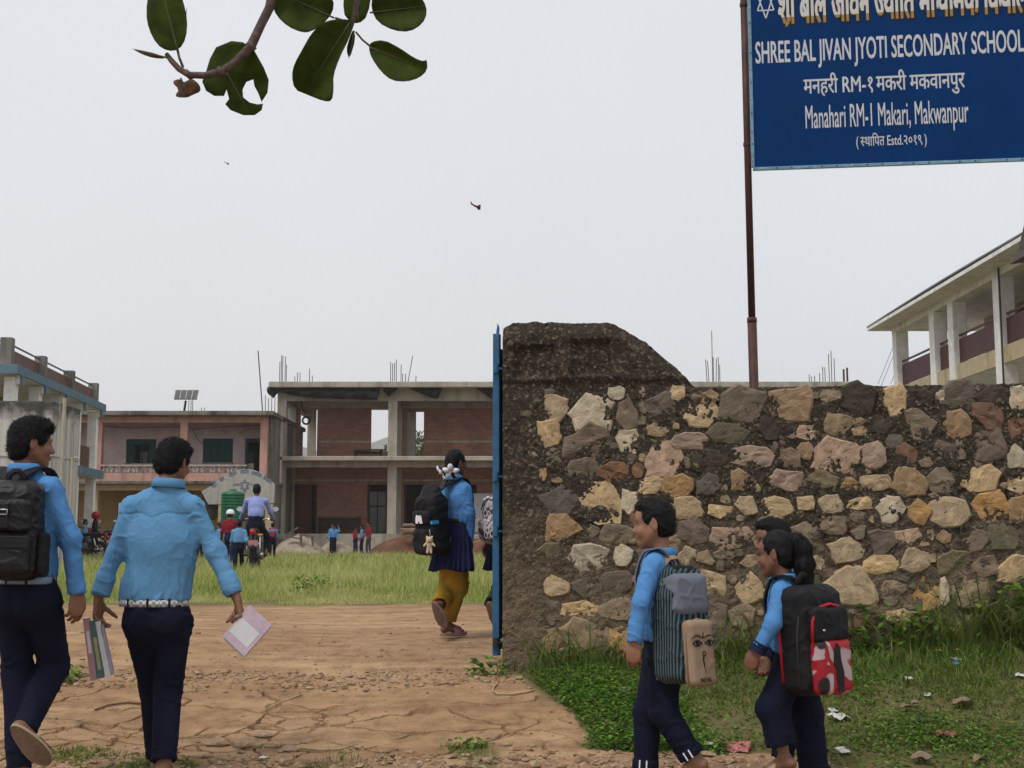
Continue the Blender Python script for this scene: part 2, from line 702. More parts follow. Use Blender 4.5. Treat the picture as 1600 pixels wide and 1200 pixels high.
def build_ground():
 xs = [-v for v in grow(3.7, 2300, 0.03, 1.14)][::-1] + list(np.arange(-3.69, -3.1, 0.015)) + list(np.arange(-3.1, 1.1, 0.0075)) + list(np.arange(1.1, 4.6, 0.03)) + grow(4.6, 2300, 0.06, 1.16)
 ys = [-v for v in grow(0, 60, 0.6, 1.5)][::-1] + list(np.linspace(0.5, 5.6, 24)) + list(np.arange(5.65, 6.6, 0.03)) + list(np.arange(6.6, 8.32, 0.0075)) + list(np.arange(8.33, 10.5, 0.045)) + grow(10.55, 2300, 0.07, 1.11)
 xs, ys = np.array(xs, np.float32), np.array(ys, np.float32)
 X, Y = np.meshgrid(xs, ys, indexing='xy')
 x, y = X.ravel(), Y.ravel()
 Z = gz(x, y)
 p2 = np.stack([x, y], 1)
 w = np.stack([noise3(np.stack([x * 2.1, y * 2.1, x * 0], 1)), noise3(np.stack([x * 2.1 + 40, y * 2.1, x * 0], 1))], 1)
 near = (y > 5.6) & (y < 11) & (np.abs(x) < 5)
 # areas
 wx = x + 0.14 * w[:, 0]
 wy = y + 0.12 * w[:, 1]
 # edge of the road against the verge on the right: from the gate post down to the roadside
 edge = verge_edge(wy)
 verge = smooth(-0.06, 0.06, wx - edge) * (1 - smooth(8.9, 9.3, y))
 yard = smooth(13.2, 13.9, wy + 0.35 * w[:, 1])
 yard = yard * (1 - smooth(49, 51, y + 2 * w[:, 0]))
 inside = smooth(9.0, 9.6, y) * smooth(0.6, 1.2, wx)            # behind the wall
 grass = np.clip(verge + yard + inside * (1 - yard), 0, 1)
 lefttuft = smooth(0.1, 0.35, noise3(np.stack([x * 2.3, y * 2.3, x * 0 + 3], 1))) * smooth(7.1, 6.9, y) * (x < .5)
 grass = np.maximum(grass, lefttuft * 0.8)
 # cracked clay on the ramp
 zone = smooth(6.6, 6.9, y) * (1 - smooth(8.1, 8.25, y)) * (1 - verge) * near
 w2 = np.stack([noise3(np.stack([x * 9, y * 9, x * 0 + 1], 1)), noise3(np.stack([x * 9, y * 9, x * 0 + 7], 1))], 1)
 q = p2 * np.array([1.35, 2.3]) + 0.30 * w + .10 * w2
 f1, f2 = voronoi2(q)
 e1 = (f2 - f1)
 q2 = p2 * np.array([3.6, 5.6]) + 0.35 * w + .16 * w2
 g1, g2 = voronoi2(q2, 31)
 e2 = (g2 - g1)
 pat = smooth(-0.15, 0.35, noise3(np.stack([x * 0.9 + 9, y * 1.2, x * 0], 1)) + 0.45 * smooth(7.9, 7.0, y))
 gap = smooth(-.35, .0, noise3(np.stack([x * 1.7, y * 2.2, x * 0 + 12], 1)))
 crack = smooth(.036, .022, e1) * 0.036 * gap + smooth(.062, .042, e2) * 0.026 * smooth(.45, .8, pat) * smooth(.9, -.6, x + .8 * w[:, 0])
 plate = 0.003 * pat * smooth(0.0, 0.35, e2) * (0.4 + 0.8 * np.abs(noise3(np.stack([np.floor(q2[:, 0] * 3) , np.floor(q2[:, 1] * 3), x * 0], 1))))
 fine = fbm(np.stack([x * 7, y * 7, x * 0], 1), 3) * 0.004 + noise3(np.stack([x * 45, y * 45, x * 0], 1)) * 0.002
 rough = smooth(7.05, 6.75, y) * 0.9 + np.exp(-((y - 8.34) / 0.12) ** 2) * 0.8
 clod = np.maximum(0, noise3(np.stack([x * 22, y * 28, x * 0 + 5], 1))) * 0.022 * rough
 track = -0.02 * np.exp(-((y - 8.6 - 0.1 * w[:, 0]) / 0.10) ** 2)
 Z = Z + near * (1 - 0.5 * verge) * (fine + clod + track + zone * (plate - crack))
 # worn gully where the ramp breaks
 Z = Z - near * (1 - verge) * 0.03 * np.exp(-((y - 8.22 - 0.05 * w[:, 1]) / 0.03) ** 2) * smooth(-0.1, 0.3, noise3(np.stack([x * 1.3, y * 0, x * 0], 1)) + 0.2) * (x < -0.9)
 nx, ny = len(xs), len(ys)
 i = np.arange(nx * ny).reshape(ny, nx)
 F = np.stack([i[:-1, :-1].ravel(), i[:-1, 1:].ravel(), i[1:, 1:].ravel(), i[1:, :-1].ravel()], 1)
 t = NT('ground_earth')
 ag = t.attr('grass').outputs['Fac']
 n1 = t.noise(1.1, 6, 0.6)
 n2 = t.noise(7.0, 6, 0.65)
 n3 = t.noise(90.0, 4, 0.7)
 streak = t.noise(1.0, 5, 0.6, t.map((0.7, 6.0, 1)))
 dirt = t.ramp(n1, [(0.25, (0.33, 0.20, 0.108)), (0.5, (0.45, 0.287, 0.162)), (0.75, (0.53, 0.357, 0.213))])
 dirt = t.mix(t.ramp(streak, [(0.40, 0.0), (0.62, 0.65)]), dirt, (0.29, 0.17, 0.092))
 dirt = t.mix(0.85, dirt, t.ramp(n2, [(0.30, (0.58, 0.56, 0.54)), (0.55, (1, 1, 1)), (0.8, (1.18, 1.16, 1.12))]), 'MULTIPLY')
 dirt = t.mix(0.7, dirt, t.ramp(n3, [(0.3, (0.70, 0.68, 0.66)), (0.6, (1, 1, 1)), (0.78, (1.35, 1.33, 1.3))]), 'MULTIPLY')
 sep = t.new('ShaderNodeSeparateXYZ')
 t.l.new(t.co.outputs['Object'], sep.inputs[0])
 red = t.math('MULTIPLY', t.math('LESS_THAN', t.math('ADD', sep.outputs['Y'], t.math('MULTIPLY', n2, 0.5)), 7.05), 0.5)
 dirt = t.mix(red, dirt, t.mix(n2, (0.18, 0.105, 0.068), (0.33, 0.21, 0.14)))
 soil = t.mix(n2, (0.085, 0.080, 0.030), (0.19, 0.155, 0.075))
 col = t.mix(ag, dirt, soil)
 nm = t.bump(t.noise(160.0, 4, 0.7), 0.5, 0.006, t.bump(t.noise(30.0, 5, 0.7), 0.45, 0.02))
 mat = t.done(col, 0.95, nm, 0.12)
 o = mesh_np('ground', np.stack([x, y, Z], 1), F, mat, None, False)
 a = o.data.attributes.new('grass', 'FLOAT', 'POINT')
 a.data.foreach_set('value', grass.astype(np.float32))
 tag(o, kind='structure')
 return o


build_ground()


# ------------------------------------------------------------------ stone wall with gate post
WX0 = -0.062
def wall_y(x):
 return 8.62 - 0.10 * x


WDIR = Vector((1, -0.10, 0)).normalized()
WN = Vector((-0.10, -1, 0)).normalized()          # towards the road
WO = Vector((WX0, wall_y(WX0), 0))


def W(px, py):
 """photo pixel -> (u along the wall, z) on the wall's front plane"""
 a = P(px, py, 1.0)
 c = Vector((0, 0, CAMZ))
 d = a - c
 t = (WO - c).dot(WN) / d.dot(WN)
 p = c + d * t
 return (p - WO).dot(WDIR), p.z


def WP(u, z, n=0.0):
 return WO + WDIR * u + WN * n + Vector((0, 0, z))


def build_wall():
 root = thing('stone_wall', 'rubble stone wall in dark mortar, stepping up to a rounded gate post', 'wall', WO)
 prof = [W(*q) for q in ((783, 522), (788, 510), (800, 505), (845, 503), (900, 505), (948, 504), (962, 507), (985, 521), (1013, 538), (1038, 560), (1062, 580), (1085, 604), (1130, 606), (1200, 605), (1300, 603), (1400, 602), (1500, 600), (1600, 598), (1800, 597), (2100, 596))]
 pu, pz = np.array([p[0] for p in prof]), np.array([p[1] for p in prof])
 U = np.concatenate([np.arange(0, 3.6, 0.0115), np.arange(3.6, 5.0, 0.03)])
 NZ = 200
 top = np.interp(U, pu, pz) + 0.010 * noise3(np.stack([U * 16, U * 0, U * 0], 1)) + 0.006 * noise3(np.stack([U * 50, U * 0, U * 0], 1))
 bot = 0.02
 T = np.linspace(0, 1, NZ)
 uu, tt = np.meshgrid(U, T, indexing='ij')
 zz = bot + (top[:, None] - bot) * tt
 u, z = uu.ravel(), zz.ravel()
 q = np.stack([u, z, u * 0], 1)
 lum = fbm(q * 7, 4) * 0.012 + noise3(q * 34) * 0.006
 f1, f2 = voronoi2(np.stack([u, z], 1) * 42, 3)
 peb = (0.5 - f1) * 0.016
 f3, _ = voronoi2(np.stack([u, z], 1) * 11, 9)
 hol = -0.022 * smooth(0.35, 0.75, f3) * smooth(-0.1, 0.3, noise3(q * 3 + 8))
 zb = np.interp(u, [0, 5], [W(785, 598)[1], W(785, 598)[1]])
 concrete = smooth(zb - 0.02, zb + 0.03, z) + 0.8 * smooth(0.34, 0.24, u)
 concrete = np.clip(concrete, 0, 1)
 H = lum + peb + hol * (1 - concrete) + .004
 H += 0.012 * smooth(0.30, 0.26, u) * (z < zb) + 0.02 * smooth(zb - 0.01, zb + 0.01, z) * (u < 1.3)
 for (x0, y0, x1, y1) in ((803, 540, 866, 592), (893, 531, 955, 588)):
  a, b = W(x0, y1), W(x1, y0)
  ins = smooth(a[0] - .008, a[0] + .008, u) * smooth(b[0] + .008, b[0] - .008, u) * smooth(a[1] - .008, a[1] + .008, z) * smooth(b[1] + .008, b[1] - .008, z)
  H -= 0.038 * ins
  edg = np.maximum(np.exp(-((u - a[0]) / .012) ** 2) + np.exp(-((u - b[0]) / .012) ** 2), np.exp(-((z - a[1]) / .012) ** 2) + np.exp(-((z - b[1]) / .012) ** 2))
  H += 0.014 * edg * (u > a[0] - .05) * (u < b[0] + .05) * (z > a[1] - .05) * (z < b[1] + .05)
 # roll back at the very top
 H -= 0.03 * smooth(0.965, 1.0, tt.ravel())
 base = np.array(WO)
 V = base + np.outer(u, WDIR) + np.outer(H, WN)
 V[:, 2] = z
 nu = len(U)
 i = np.arange(nu * NZ).reshape(nu, NZ)
 F = [np.stack([i[:-1, :-1].ravel(), i[1:, :-1].ravel(), i[1:, 1:].ravel(), i[:-1, 1:].ravel()], 1)]
 # top skin, back and the two ends
 K = 5
 tv = []
 for k in range(1, K + 1):
  off = -0.42 * k / K
  p = base + np.outer(U, WDIR) + off * np.array(WN)
  p[:, 2] = top + 0.012 * noise3(np.stack([U * 14, U * 0 + k, U * 0], 1)) - (0.02 if k == K else 0)
  tv.append(p)
 n0 = len(V)
 V = np.concatenate([V] + tv)
 prev = i[:, -1]
 for k in range(K):
  cur = n0 + k * nu + np.arange(nu)
  F.append(np.stack([prev[:-1], prev[1:], cur[1:], cur[:-1]], 1))
  prev = cur
 bb = base + np.outer(U, WDIR) - 0.42 * np.array(WN)
 bb[:, 2] = bot
 nb = len(V)
 V = np.concatenate([V, bb])
 cur = nb + np.arange(nu)
 F.append(np.stack([prev[:-1], prev[1:], cur[1:], cur[:-1]], 1))
 # end towards the gate: strip from the front column to the back edge
 n1 = len(V)
 endb = base - 0.42 * np.array(WN) + np.zeros((NZ, 3))
 endb[:, 2] = zz[0]
 V = np.concatenate([V, endb])
 e = n1 + np.arange(NZ)
 F.append(np.stack([i[0, :-1], i[0, 1:], e[1:], e[:-1]], 1))
 F = np.concatenate(F)
 t = NT('wall_mortar')
 sep = t.new('ShaderNodeSeparateXYZ')
 t.l.new(t.co.outputs['Object'], sep.inputs[0])
 n1_, n2_ = t.noise(5.5, 6, 0.65), t.noise(55.0, 5, 0.7)
 hgt = t.math('ADD', sep.outputs['Z'], t.math('MULTIPLY', t.math('SUBTRACT', n1_, 0.5), 1.5))
 low = t.mix(n2_, (0.088, 0.064, 0.043), (0.225, 0.172, 0.115))
 high = t.mix(n2_, (0.017, 0.0145, 0.0115), (0.080, 0.066, 0.050))
 col = t.mix(t.ramp(t.math('MULTIPLY', hgt, 0.5), [(0.34, 0.0), (0.72, 1.0)]), low, high)
 v = t.new('ShaderNodeTexVoronoi')
 v.inputs['Scale'].default_value = 62.0
 t.l.new(t.co.outputs['Object'], v.inputs['Vector'])
 grit = t.new('ShaderNodeSeparateColor')
 t.l.new(v.outputs['Color'], grit.inputs[0])
 col = t.mix(t.ramp(grit.outputs[0], [(0.72, 0.0), (0.95, 0.75)]), col, t.mix(grit.outputs[1], (0.24, 0.19, 0.135), (0.13, 0.09, 0.065)))
 lich = t.ramp(t.noise(11.0, 6, 0.7), [(0.66, 0.0), (0.74, 0.5)])
 col = t.mix(lich, col, (0.24, 0.22, 0.19))
 nm = t.bump(v.outputs['Distance'], 0.55, 0.012, t.bump(t.noise(120, 5, 0.75), 0.5, 0.006))
 mat = t.done(col, 0.95, nm, 0.12)
 mesh_np('mortar', V, F, mat, root)
 return root


STONE_COL = {'c': (0.52, 0.375, 0.205), 'w': (0.53, 0.445, 0.315), 'o': (0.40, 0.25, 0.115), 'g': (0.190, 0.155, 0.112), 'b': (0.165, 0.142, 0.112),
    'p': (0.45, 0.31, 0.215), 'r': (0.205, 0.118, 0.076), 'd': (0.080, 0.064, 0.047), 't': (0.30, 0.225, 0.14), 'l': (0.175, 0.148, 0.088), 'm': (0.205, 0.155, 0.112)}


def stone_mat(k, c):
 t = NT('stone_' + k)
 rnd = t.new('ShaderNodeObjectInfo').outputs['Random']
 mp = t.new('ShaderNodeMapping')
 t.l.new(t.co.outputs['Object'], mp.inputs['Vector'])
 cr = t.new('ShaderNodeCombineXYZ')
 t.l.new(t.math('MULTIPLY', rnd, 6.28), cr.inputs[1])
 t.l.new(cr.outputs[0], mp.inputs['Rotation'])
 n1 = t.noise(11.0, 6, 0.65, mp.outputs[0])
 n2 = t.noise(70.0, 5, 0.7)
 st = t.new('ShaderNodeMapping')
 st.inputs['Scale'].default_value = (6, 6, 60)
 t.l.new(mp.outputs[0], st.inputs['Vector'])
 ns = t.noise(1.0, 4, 0.6, st.outputs[0], 1.2)
 lo, hi = tuple(x * 0.62 for x in c), tuple(min(1, x * 1.22) for x in c)
 col = t.ramp(n1, [(0.28, lo), (0.52, c), (0.75, hi)])
 warm = (min(1, c[0] * 1.05), c[1] * 0.82, c[2] * 0.62)
 col = t.mix(t.ramp(t.noise(4.0, 4, 0.6, mp.outputs[0]), [(0.55, 0.0), (0.75, 0.5)]), col, warm)
 col = t.mix(0.55, col, t.ramp(ns, [(0.3, (0.62, 0.60, 0.58)), (0.6, (1.08, 1.08, 1.08))]), 'MULTIPLY')
 col = t.mix(t.ramp(n2, [(0.28, 0.55), (0.42, 0.0)]), col, tuple(x * 0.4 for x in c))
 hv = t.new('ShaderNodeHueSaturation')
 t.l.new(t.math('ADD', t.math('MULTIPLY', rnd, 0.40), 0.78), hv.inputs['Value'])
 t.l.new(t.math('ADD', t.math('MULTIPLY', rnd, 0.25), 0.80), hv.inputs['Saturation'])
 t.l.new(col, hv.inputs['Color'])
 nm = t.bump(ns, 0.5, 0.02, t.bump(n2, 0.5, 0.008))
 return t.done(hv.outputs[0], 0.9, nm, 0.15)


STONES = """863,640,42,40,c 925,642,70,54,w 857,678,33,38,c 918,692,70,57,m 963,615,26,19,w 979,647,30,46,g 825,643,16,15,g 843,741,21,20,o
911,738,42,42,g 962,738,42,30,r 1033,637,43,44,b 1058,614,22,22,c 1094,646,47,37,c 1111,621,24,25,t 1160,632,64,52,g 983,692,35,35,w
1028,672,34,20,t 1078,690,50,26,p 1036,720,54,48,p 1140,677,58,27,l 1109,716,50,29,d 1172,713,64,32,p 1160,752,38,35,o 1107,757,37,30,b
1016,758,33,26,c 1058,760,46,33,o 984,783,27,38,w 938,788,57,61,c 876,780,56,44,b 878,827,59,38,o 961,838,46,29,g 857,870,42,41,l
920,873,59,44,w 973,868,28,30,w 867,914,40,32,c 921,917,50,32,g 966,911,42,32,m 908,953,54,31,c 866,951,22,23,g 964,953,48,31,t
915,992,70,50,t 965,994,30,44,o 852,1001,46,36,o 1075,795,38,34,c 1125,799,32,20,c 1165,790,38,28,c 1210,792,44,28,c 1085,831,44,40,m
1142,839,63,37,p 1075,873,30,32,c 1103,873,26,22,t 1175,880,38,22,t 1110,918,46,50,c 1168,917,42,52,c 1115,960,40,38,m 1160,962,38,36,t
1234,631,66,48,o 1207,668,40,38,d 1264,676,38,21,p 1310,663,40,32,t 1340,625,52,46,d 1309,712,68,54,p 1235,716,30,29,m 1259,706,24,24,o
1365,710,34,40,p 1228,750,47,31,p 1280,750,47,31,l 1327,757,25,19,o 1367,754,44,23,c 1419,753,50,39,o 1470,750,42,37,t 1530,748,60,37,c
1590,753,30,33,c 1398,624,31,44,c 1470,627,13,31,w 1500,619,48,41,g 1550,618,50,28,d 1592,623,28,36,w 1437,664,46,44,g 1494,663,42,42,o
1546,649,46,37,r 1592,672,30,36,r 1538,695,56,44,m 1415,710,32,31,r 1470,707,40,30,m 1590,713,36,36,w 1377,664,34,26,d 1259,785,26,21,c
1297,787,36,28,c 1345,787,36,19,c 1392,796,38,34,w 1437,799,36,40,o 1482,800,52,40,c 1546,793,54,44,o 1592,797,30,42,o 1258,835,42,38,t
1301,819,38,28,m 1341,831,26,20,g 1378,847,42,40,m 1418,839,36,25,p 1474,839,20,20,o 1515,841,50,36,m 1569,839,50,42,l 1320,860,58,40,c
1376,882,52,25,c 1429,875,40,36,c 1489,884,50,40,l 1540,885,34,28,m 1582,890,40,40,c 1271,882,30,24,c 1327,915,86,60,c 1453,928,38,50,o
1515,925,50,50,t 1410,965,44,24,c 1395,920,36,22,t 1475,925,15,38,w 1060,1003,42,32,t 1230,990,44,34,t 1555,955,42,32,m 1597,965,40,34,c
1285,985,36,30,t 1350,972,34,26,r 1500,975,44,30,t 1020,1010,40,34,l 1025,905,44,34,t 1030,950,46,36,c 1035,800,36,28,t 1040,850,44,40,t
1205,838,46,36,t 1215,930,44,38,c 1250,940,40,36,o 1195,745,24,18,d 1340,760,16,14,m 1000,815,30,24,r 1010,865,34,26,g 997,735,16,24,r
1446,722,20,14,m 1290,640,24,20,d 1145,905,14,14,t 1420,985,34,24,m 890,1025,46,26,t 1440,625,36,28,d 1395,690,26,18,g 1312,792,14,12,g"""


def build_stones(root):
 rs = random.Random(11)
 mats = {k: stone_mat(k, c) for k, c in STONE_COL.items()}
 lst = []
 for tok in STONES.split():
  a = tok.split(',')
  lst.append((float(a[0]), float(a[1]), float(a[2]), float(a[3]), a[4]))
 for k in range(28):                                   # the wall goes on past the frame
  lst.append((rs.uniform(1640, 1960), 622 + (k % 7) * 56 + rs.uniform(-12, 12), rs.uniform(34, 56), rs.uniform(28, 46), rs.choice('cctopgml')))
 tries = 0
 small = []
 while len(small) < 112 and tries < 12000:              # smaller stones bedded in the gaps
  tries += 1
  w, h = (rs.uniform(18, 34), rs.uniform(13, 24)) if tries < 3500 else (rs.uniform(9, 24), rs.uniform(8, 18))
  x, y = rs.uniform(826, 1598), rs.uniform(612, 1000)
  if x < 850 and rs.random() < .6: continue
  if all(abs(x - a[0]) > (w + a[2]) * .50 or abs(y - a[1]) > (h + a[3]) * .50 for a in lst + small):
   small.append((x, y, w, h, rs.choice('dggmmtttlmtt')))
 for si, (cx, cy, w, h, c) in enumerate(lst + small):
  tiny = si >= len(lst)
  nc = rs.choice((5, 6, 6, 7, 8))
  hw, hh = w * 0.65, h * 0.65
  ph = rs.uniform(0, 6.28)
  cor = []
  for k in range(nc):
   a = 2 * math.pi * (k + rs.uniform(-0.30, 0.30)) / nc + ph
   ca, sa = math.cos(a), math.sin(a)
   r = (abs(ca) ** 3.2 + abs(sa) ** 3.2) ** (-1 / 3.2) * rs.uniform(0.80, 1.06)
   cor.append((cx + hw * r * ca, cy + hh * r * sa))
  pts = []
  per = 3 if nc <= 6 else 2
  for k in range(nc):
   p, q = cor[k], cor[(k + 1) % nc]
   for s in range(per):
    t_ = s / per
    jx = 0 if s == 0 else rs.uniform(-.035, .055) * w
    jy = 0 if s == 0 else rs.uniform(-.035, .055) * h
    f_ = 1 - t_
    # corners slightly blunted
    pts.append((p[0] * f_ + q[0] * t_ + jx, p[1] * f_ + q[1] * t_ + jy))
  n = len(pts)
  uv = [W(*q) for q in pts]
  cu, cz = W(cx, cy)
  proud = rs.uniform(0.011, 0.023) * (0.7 if c == 'd' or tiny else 1.0)
  tx, tz = rs.uniform(-0.10, 0.10), rs.uniform(-0.06, 0.14)
  sd = rs.uniform(0, 100)
  rings = [(1.06, 0), (1.0, 0.2), (0.90, 0.9), (0.62, 1.0), (0.30, 1.02)] if not tiny else [(1.06, 0), (1.0, .2), (.82, .95)]
  # a ledge across some stones
  la, lo_, ls = rs.uniform(0, 6.28), rs.uniform(-.25, .25), (rs.uniform(.004, .014) if rs.random() < .55 else 0)
  lx, lz = math.cos(la), math.sin(la)
  V, F = [], []
  o = WP(cu, cz)
  A = np.array([(cu + (a_ - cu) * sc, cz + (b_ - cz) * sc) for sc, _ in rings for a_, b_ in uv] + [(cu, cz)])
  q3 = np.concatenate([A * 30 + sd, np.full((len(A), 1), sd)], 1)
  nz = noise3(q3) * 0.006 + noise3(q3 * .4) * 0.008
  size = max(1e-3, max(abs(u_ - cu) for u_, _ in uv))
  for ri, (sc, pr) in enumerate(rings):
   for k, (uu, zz) in enumerate(uv):
    du, dz = (uu - cu) * sc, (zz - cz) * sc
    step = ls * (1 if (du * lx + dz * lz) / size > lo_ else 0)
    hgt = -0.04 if ri == 0 else proud * pr + float(nz[ri * n + k]) * (0.3 if ri == 1 else 1) + du * tx + dz * tz - step * (pr > .5)
    V.append(WDIR * du + WN * hgt + Vector((0, 0, dz)))
  V.append(WN * (proud * rings[-1][1] + float(nz[-1])))
  for ri in range(len(rings) - 1):
   for k in range(n):
    k2 = (k + 1) % n
    F.append((ri * n + k2, ri * n + k, (ri + 1) * n + k, (ri + 1) * n + k2))
  L = (len(rings) - 1) * n
  for k in range(n):
   F.append((L + (k + 1) % n, L + k, len(V) - 1))
  ob = mesh_np('stone', np.array([tuple(v) for v in V]), F, mats[c], None, False, local=True)
  ob.parent = root
  ob.location = o - root.location
 # grit and chips standing out of the mortar
 V, F = [], []
 for k in range(2600):
  x, y = rs.uniform(786, 1640), rs.uniform(508, 1040)
  if y < 600 and x > 960 + (y - 506) * 1.25: continue
  u, z = W(x, y)
  s = rs.uniform(.004, .013) * (1.5 if rs.random() < .1 else 1)
  c = WP(u, z, rs.uniform(.002, .012))
  b = len(V)
  ax = [Vector((rs.gauss(0, 1), rs.gauss(0, 1), rs.gauss(0, 1))).normalized() * s * rs.uniform(.7, 1.3) for _ in range(3)]
  V += [c + ax[0], c - ax[0], c + ax[1], c - ax[1], c + ax[2], c - ax[2]]
  F += [(b + i, b + j, b + k2) for i in (0, 1) for j in (2, 3) for k2 in (4, 5)]
 t = NT('mortar_grit')
 g1 = t.noise(40, 2)
 o = mesh_np('grit', np.array([tuple(v) for v in V]), F, t.done(t.ramp(g1, [(.3, (.04, .034, .028)), (.5, (.11, .086, .063)), (.68, (.25, .20, .145))]), .95), root, False)
 tag(o, kind='stuff')
 return


wall_root = build_wall()
build_stones(wall_root)
# ------------------------------------------------------------------ people: shared pieces in local frames
def rotm(yaw=0, pitch=0, roll=0):
 """yaw about z (degrees, + turns left), pitch + looks up, roll + leans to the right"""
 return np.array(Matrix.Rotation(math.radians(yaw), 3, 'Z') @ Matrix.Rotation(math.radians(pitch), 3, 'X') @ Matrix.Rotation(math.radians(roll), 3, 'Y'), np.float32)


def frame(d, n):
 """columns: side, d, n' (n' close to n)"""
 d = Vector(d).normalized()
 n = Vector(n)
 n = (n - d * n.dot(d)).normalized()
 s = d.cross(n)
 return np.array([s, d, n], np.float32).T


_cache = {}


def head_mesh(h, kid=False):
 """head 0.22 m tall, face towards +y, centre at the origin, neck below"""
 if ('head', h, kid) in _cache: return _cache[('head', h, kid)]
 q = .45 if kid else 1.0
 f = Field((-.11, -.13, -.175), (.11, .135, .125), h)
 f.ell((0, -.014, .026), (.073, .092, .082), k=0)
 f.ell((0, .028, -.022), (.061, .062, .078), k=.025)
 f.ell((0, .056, -.084), (.030, .028, .022), k=.03)
 for s in (-1, 1):
  f.cap((s * .056, .002, -.04), (s * .020, .062, -.088), .017, .014, .03)
  f.ell((s * .036, .064 if kid else .066, -.034 if kid else -.024), (.028 if kid else .024, .024, .028 if kid else .022), k=.02)
 f.cap((0, -.022, -.05), (0, -.032, -.115), .050, .047, .03)
 f.cap((-.036, .074 - (.006 if kid else 0), .020), (.036, .074 - (.006 if kid else 0), .020), .013, k=.02)
 if kid: f.ell((0, .052, .040), (.052, .036, .040), k=.03)
 f.cap((0, .084, .004), (0, .104 - (.006 if kid else 0), -.027), .006, .0105, .016)
 for s in (-1, 1):
  f.ell((s * .012, .095, -.031), (.009, .010, .008), k=.008)
  f.ell((s * .031, .095, .000), (.019, .014 - (.004 if kid else 0), .010), k=.012, op='s')
 f.ell((0, .088, -.055), (.023, .012, .0065), k=.008)
 f.ell((0, .087, -.066), (.020, .011, .0065), k=.008)
 f.ell((0, .103, -.0605), (.022, .008, .0018), k=.004, op='s')
 f.ell((0, .094, -.077), (.016, .010, .006), k=.01, op='s')
 for s in (-1, 1):
  Mx = rotm(s * 22, -12, 0)
  f.ell((s * .077, -.008, -.002), (.008, .019, .033), Mx, k=.006)
  f.ell((s * .086, -.005, .002), (.006, .010, .019), Mx, k=.006, op='s')
 V, F = f.mesh()
 T = np.ones((len(V), 4), np.float32)
 lip = np.exp(-((V[:, 2] + .0605) / .009) ** 2) * np.exp(-(V[:, 0] / .022) ** 2) * smooth(.075, .085, V[:, 1])
 T[:, :3] *= 1 - lip[:, None] * np.array([.25, .42, .35])
 for s in (-1, 1):
  brow = np.exp(-((V[:, 2] - .021 + .10 * np.abs(np.abs(V[:, 0]) - .03)) / .0045) ** 2) * np.exp(-((V[:, 0] - s * .032) / .017) ** 4) * (V[:, 1] > .05)
  T[:, :3] *= 1 - .9 * brow[:, None]
 e = np.exp(-(((np.abs(V[:, 0]) - .031) / .022) ** 2 + ((V[:, 2]) / .013) ** 2)) * (V[:, 1] > .06)
 T[:, :3] *= 1 - .35 * e[:, None]
 _cache[('head', h, kid)] = (V, F, T)
 return _cache[('head', h, kid)]


def eye_meshes():
 out = []
 for s in (-1, 1):
  for (c, r, n, mi) in (((s * .031, .0715, .000), .0112, 10, 1), ((s * .031, .0772, -.0005), .0070, 8, 2)):
   V, F = [], []
   for i in range(n // 2 + 1):
    th = math.pi * i / (n // 2)
    for j in range(n):
     a = 2 * math.pi * j / n
     V.append((c[0] + r * math.sin(th) * math.cos(a), c[1] + r * math.cos(th), c[2] + r * math.sin(th) * math.sin(a) * .82))
   for i in range(n // 2):
    for j in range(n):
     j2 = (j + 1) % n
     F.append((i * n + j, i * n + j2, (i + 1) * n + j2, (i + 1) * n + j))
   out.append((np.array(V, np.float32), np.array(F), mi))
 return out


def hair_mesh(kind, h):
 """hair cap over the 0.22 m head"""
 if ('hair', kind, h) in _cache: return _cache[('hair', kind, h)]
 f = Field((-.13, -.16, -.18), (.13, .14, .16), h)
 vol = {'short': .010, 'curly': .010, 'crew': .009, 'tied': .007, 'pony': .008}[kind]
 f.ell((0, -.016, .030), (.074 + vol * .8, .093 + vol * .8, .083 + vol), k=0)
 f.ell((0, -.052, -.022), (.066 + vol * .5, .052 + vol * .5, .062), k=.03)
 if kind in ('short', 'curly', 'crew'):
  f.ell((0, .030, .085), (.058, .060, .028 + vol * .4), k=.03)
 if kind == 'curly':
  f.ell((.02, .062, .080), (.040, .030, .016), k=.02)
 # the face, temples and the area round the ears stay free
 f.ell((0, .100, -.030), (.070, .095, .082), k=.010, op='s')
 f.ell((0, .050, -.105), (.10, .085, .075), k=.012, op='s')
 for s in (-1, 1):
  f.ell((s * .085, -.002, -.030), (.032, .030, .046), k=.010, op='s')
 z0 = {'short': -.066, 'curly': -.072, 'crew': -.050, 'tied': -.085, 'pony': -.075}[kind]
 f.ell((0, -.09, z0 - .05), (.12, .10, .045), k=.012, op='s')
 V, F = f.mesh()
 N = normals(V, F)
 if kind == 'curly':
  q = V * 55 + 2.2 * np.stack([noise3(V * 16), noise3(V * 16 + 30), noise3(V * 16 + 60)], 1)
  d = (.5 - np.abs(noise3(q))) * .007 + noise3(V * 30) * .005 + noise3(V * 90) * .002
 elif kind in ('short', 'crew'):
  q = np.stack([V[:, 0] * 60, V[:, 1] * 25, V[:, 2] * 45], 1) + 1.5 * noise3(V * 14)[:, None]
  d = noise3(q) * .0035 + noise3(V * 120) * .002
 else:
  q = np.stack([V[:, 0] * 75, V[:, 1] * 12, V[:, 2] * 30], 1)
  d = noise3(q) * .004 + noise3(V * 150) * .0015
 V = V + N * d[:, None]
 _cache[('hair', kind, h)] = (V, F)
 return _cache[('hair', kind, h)]


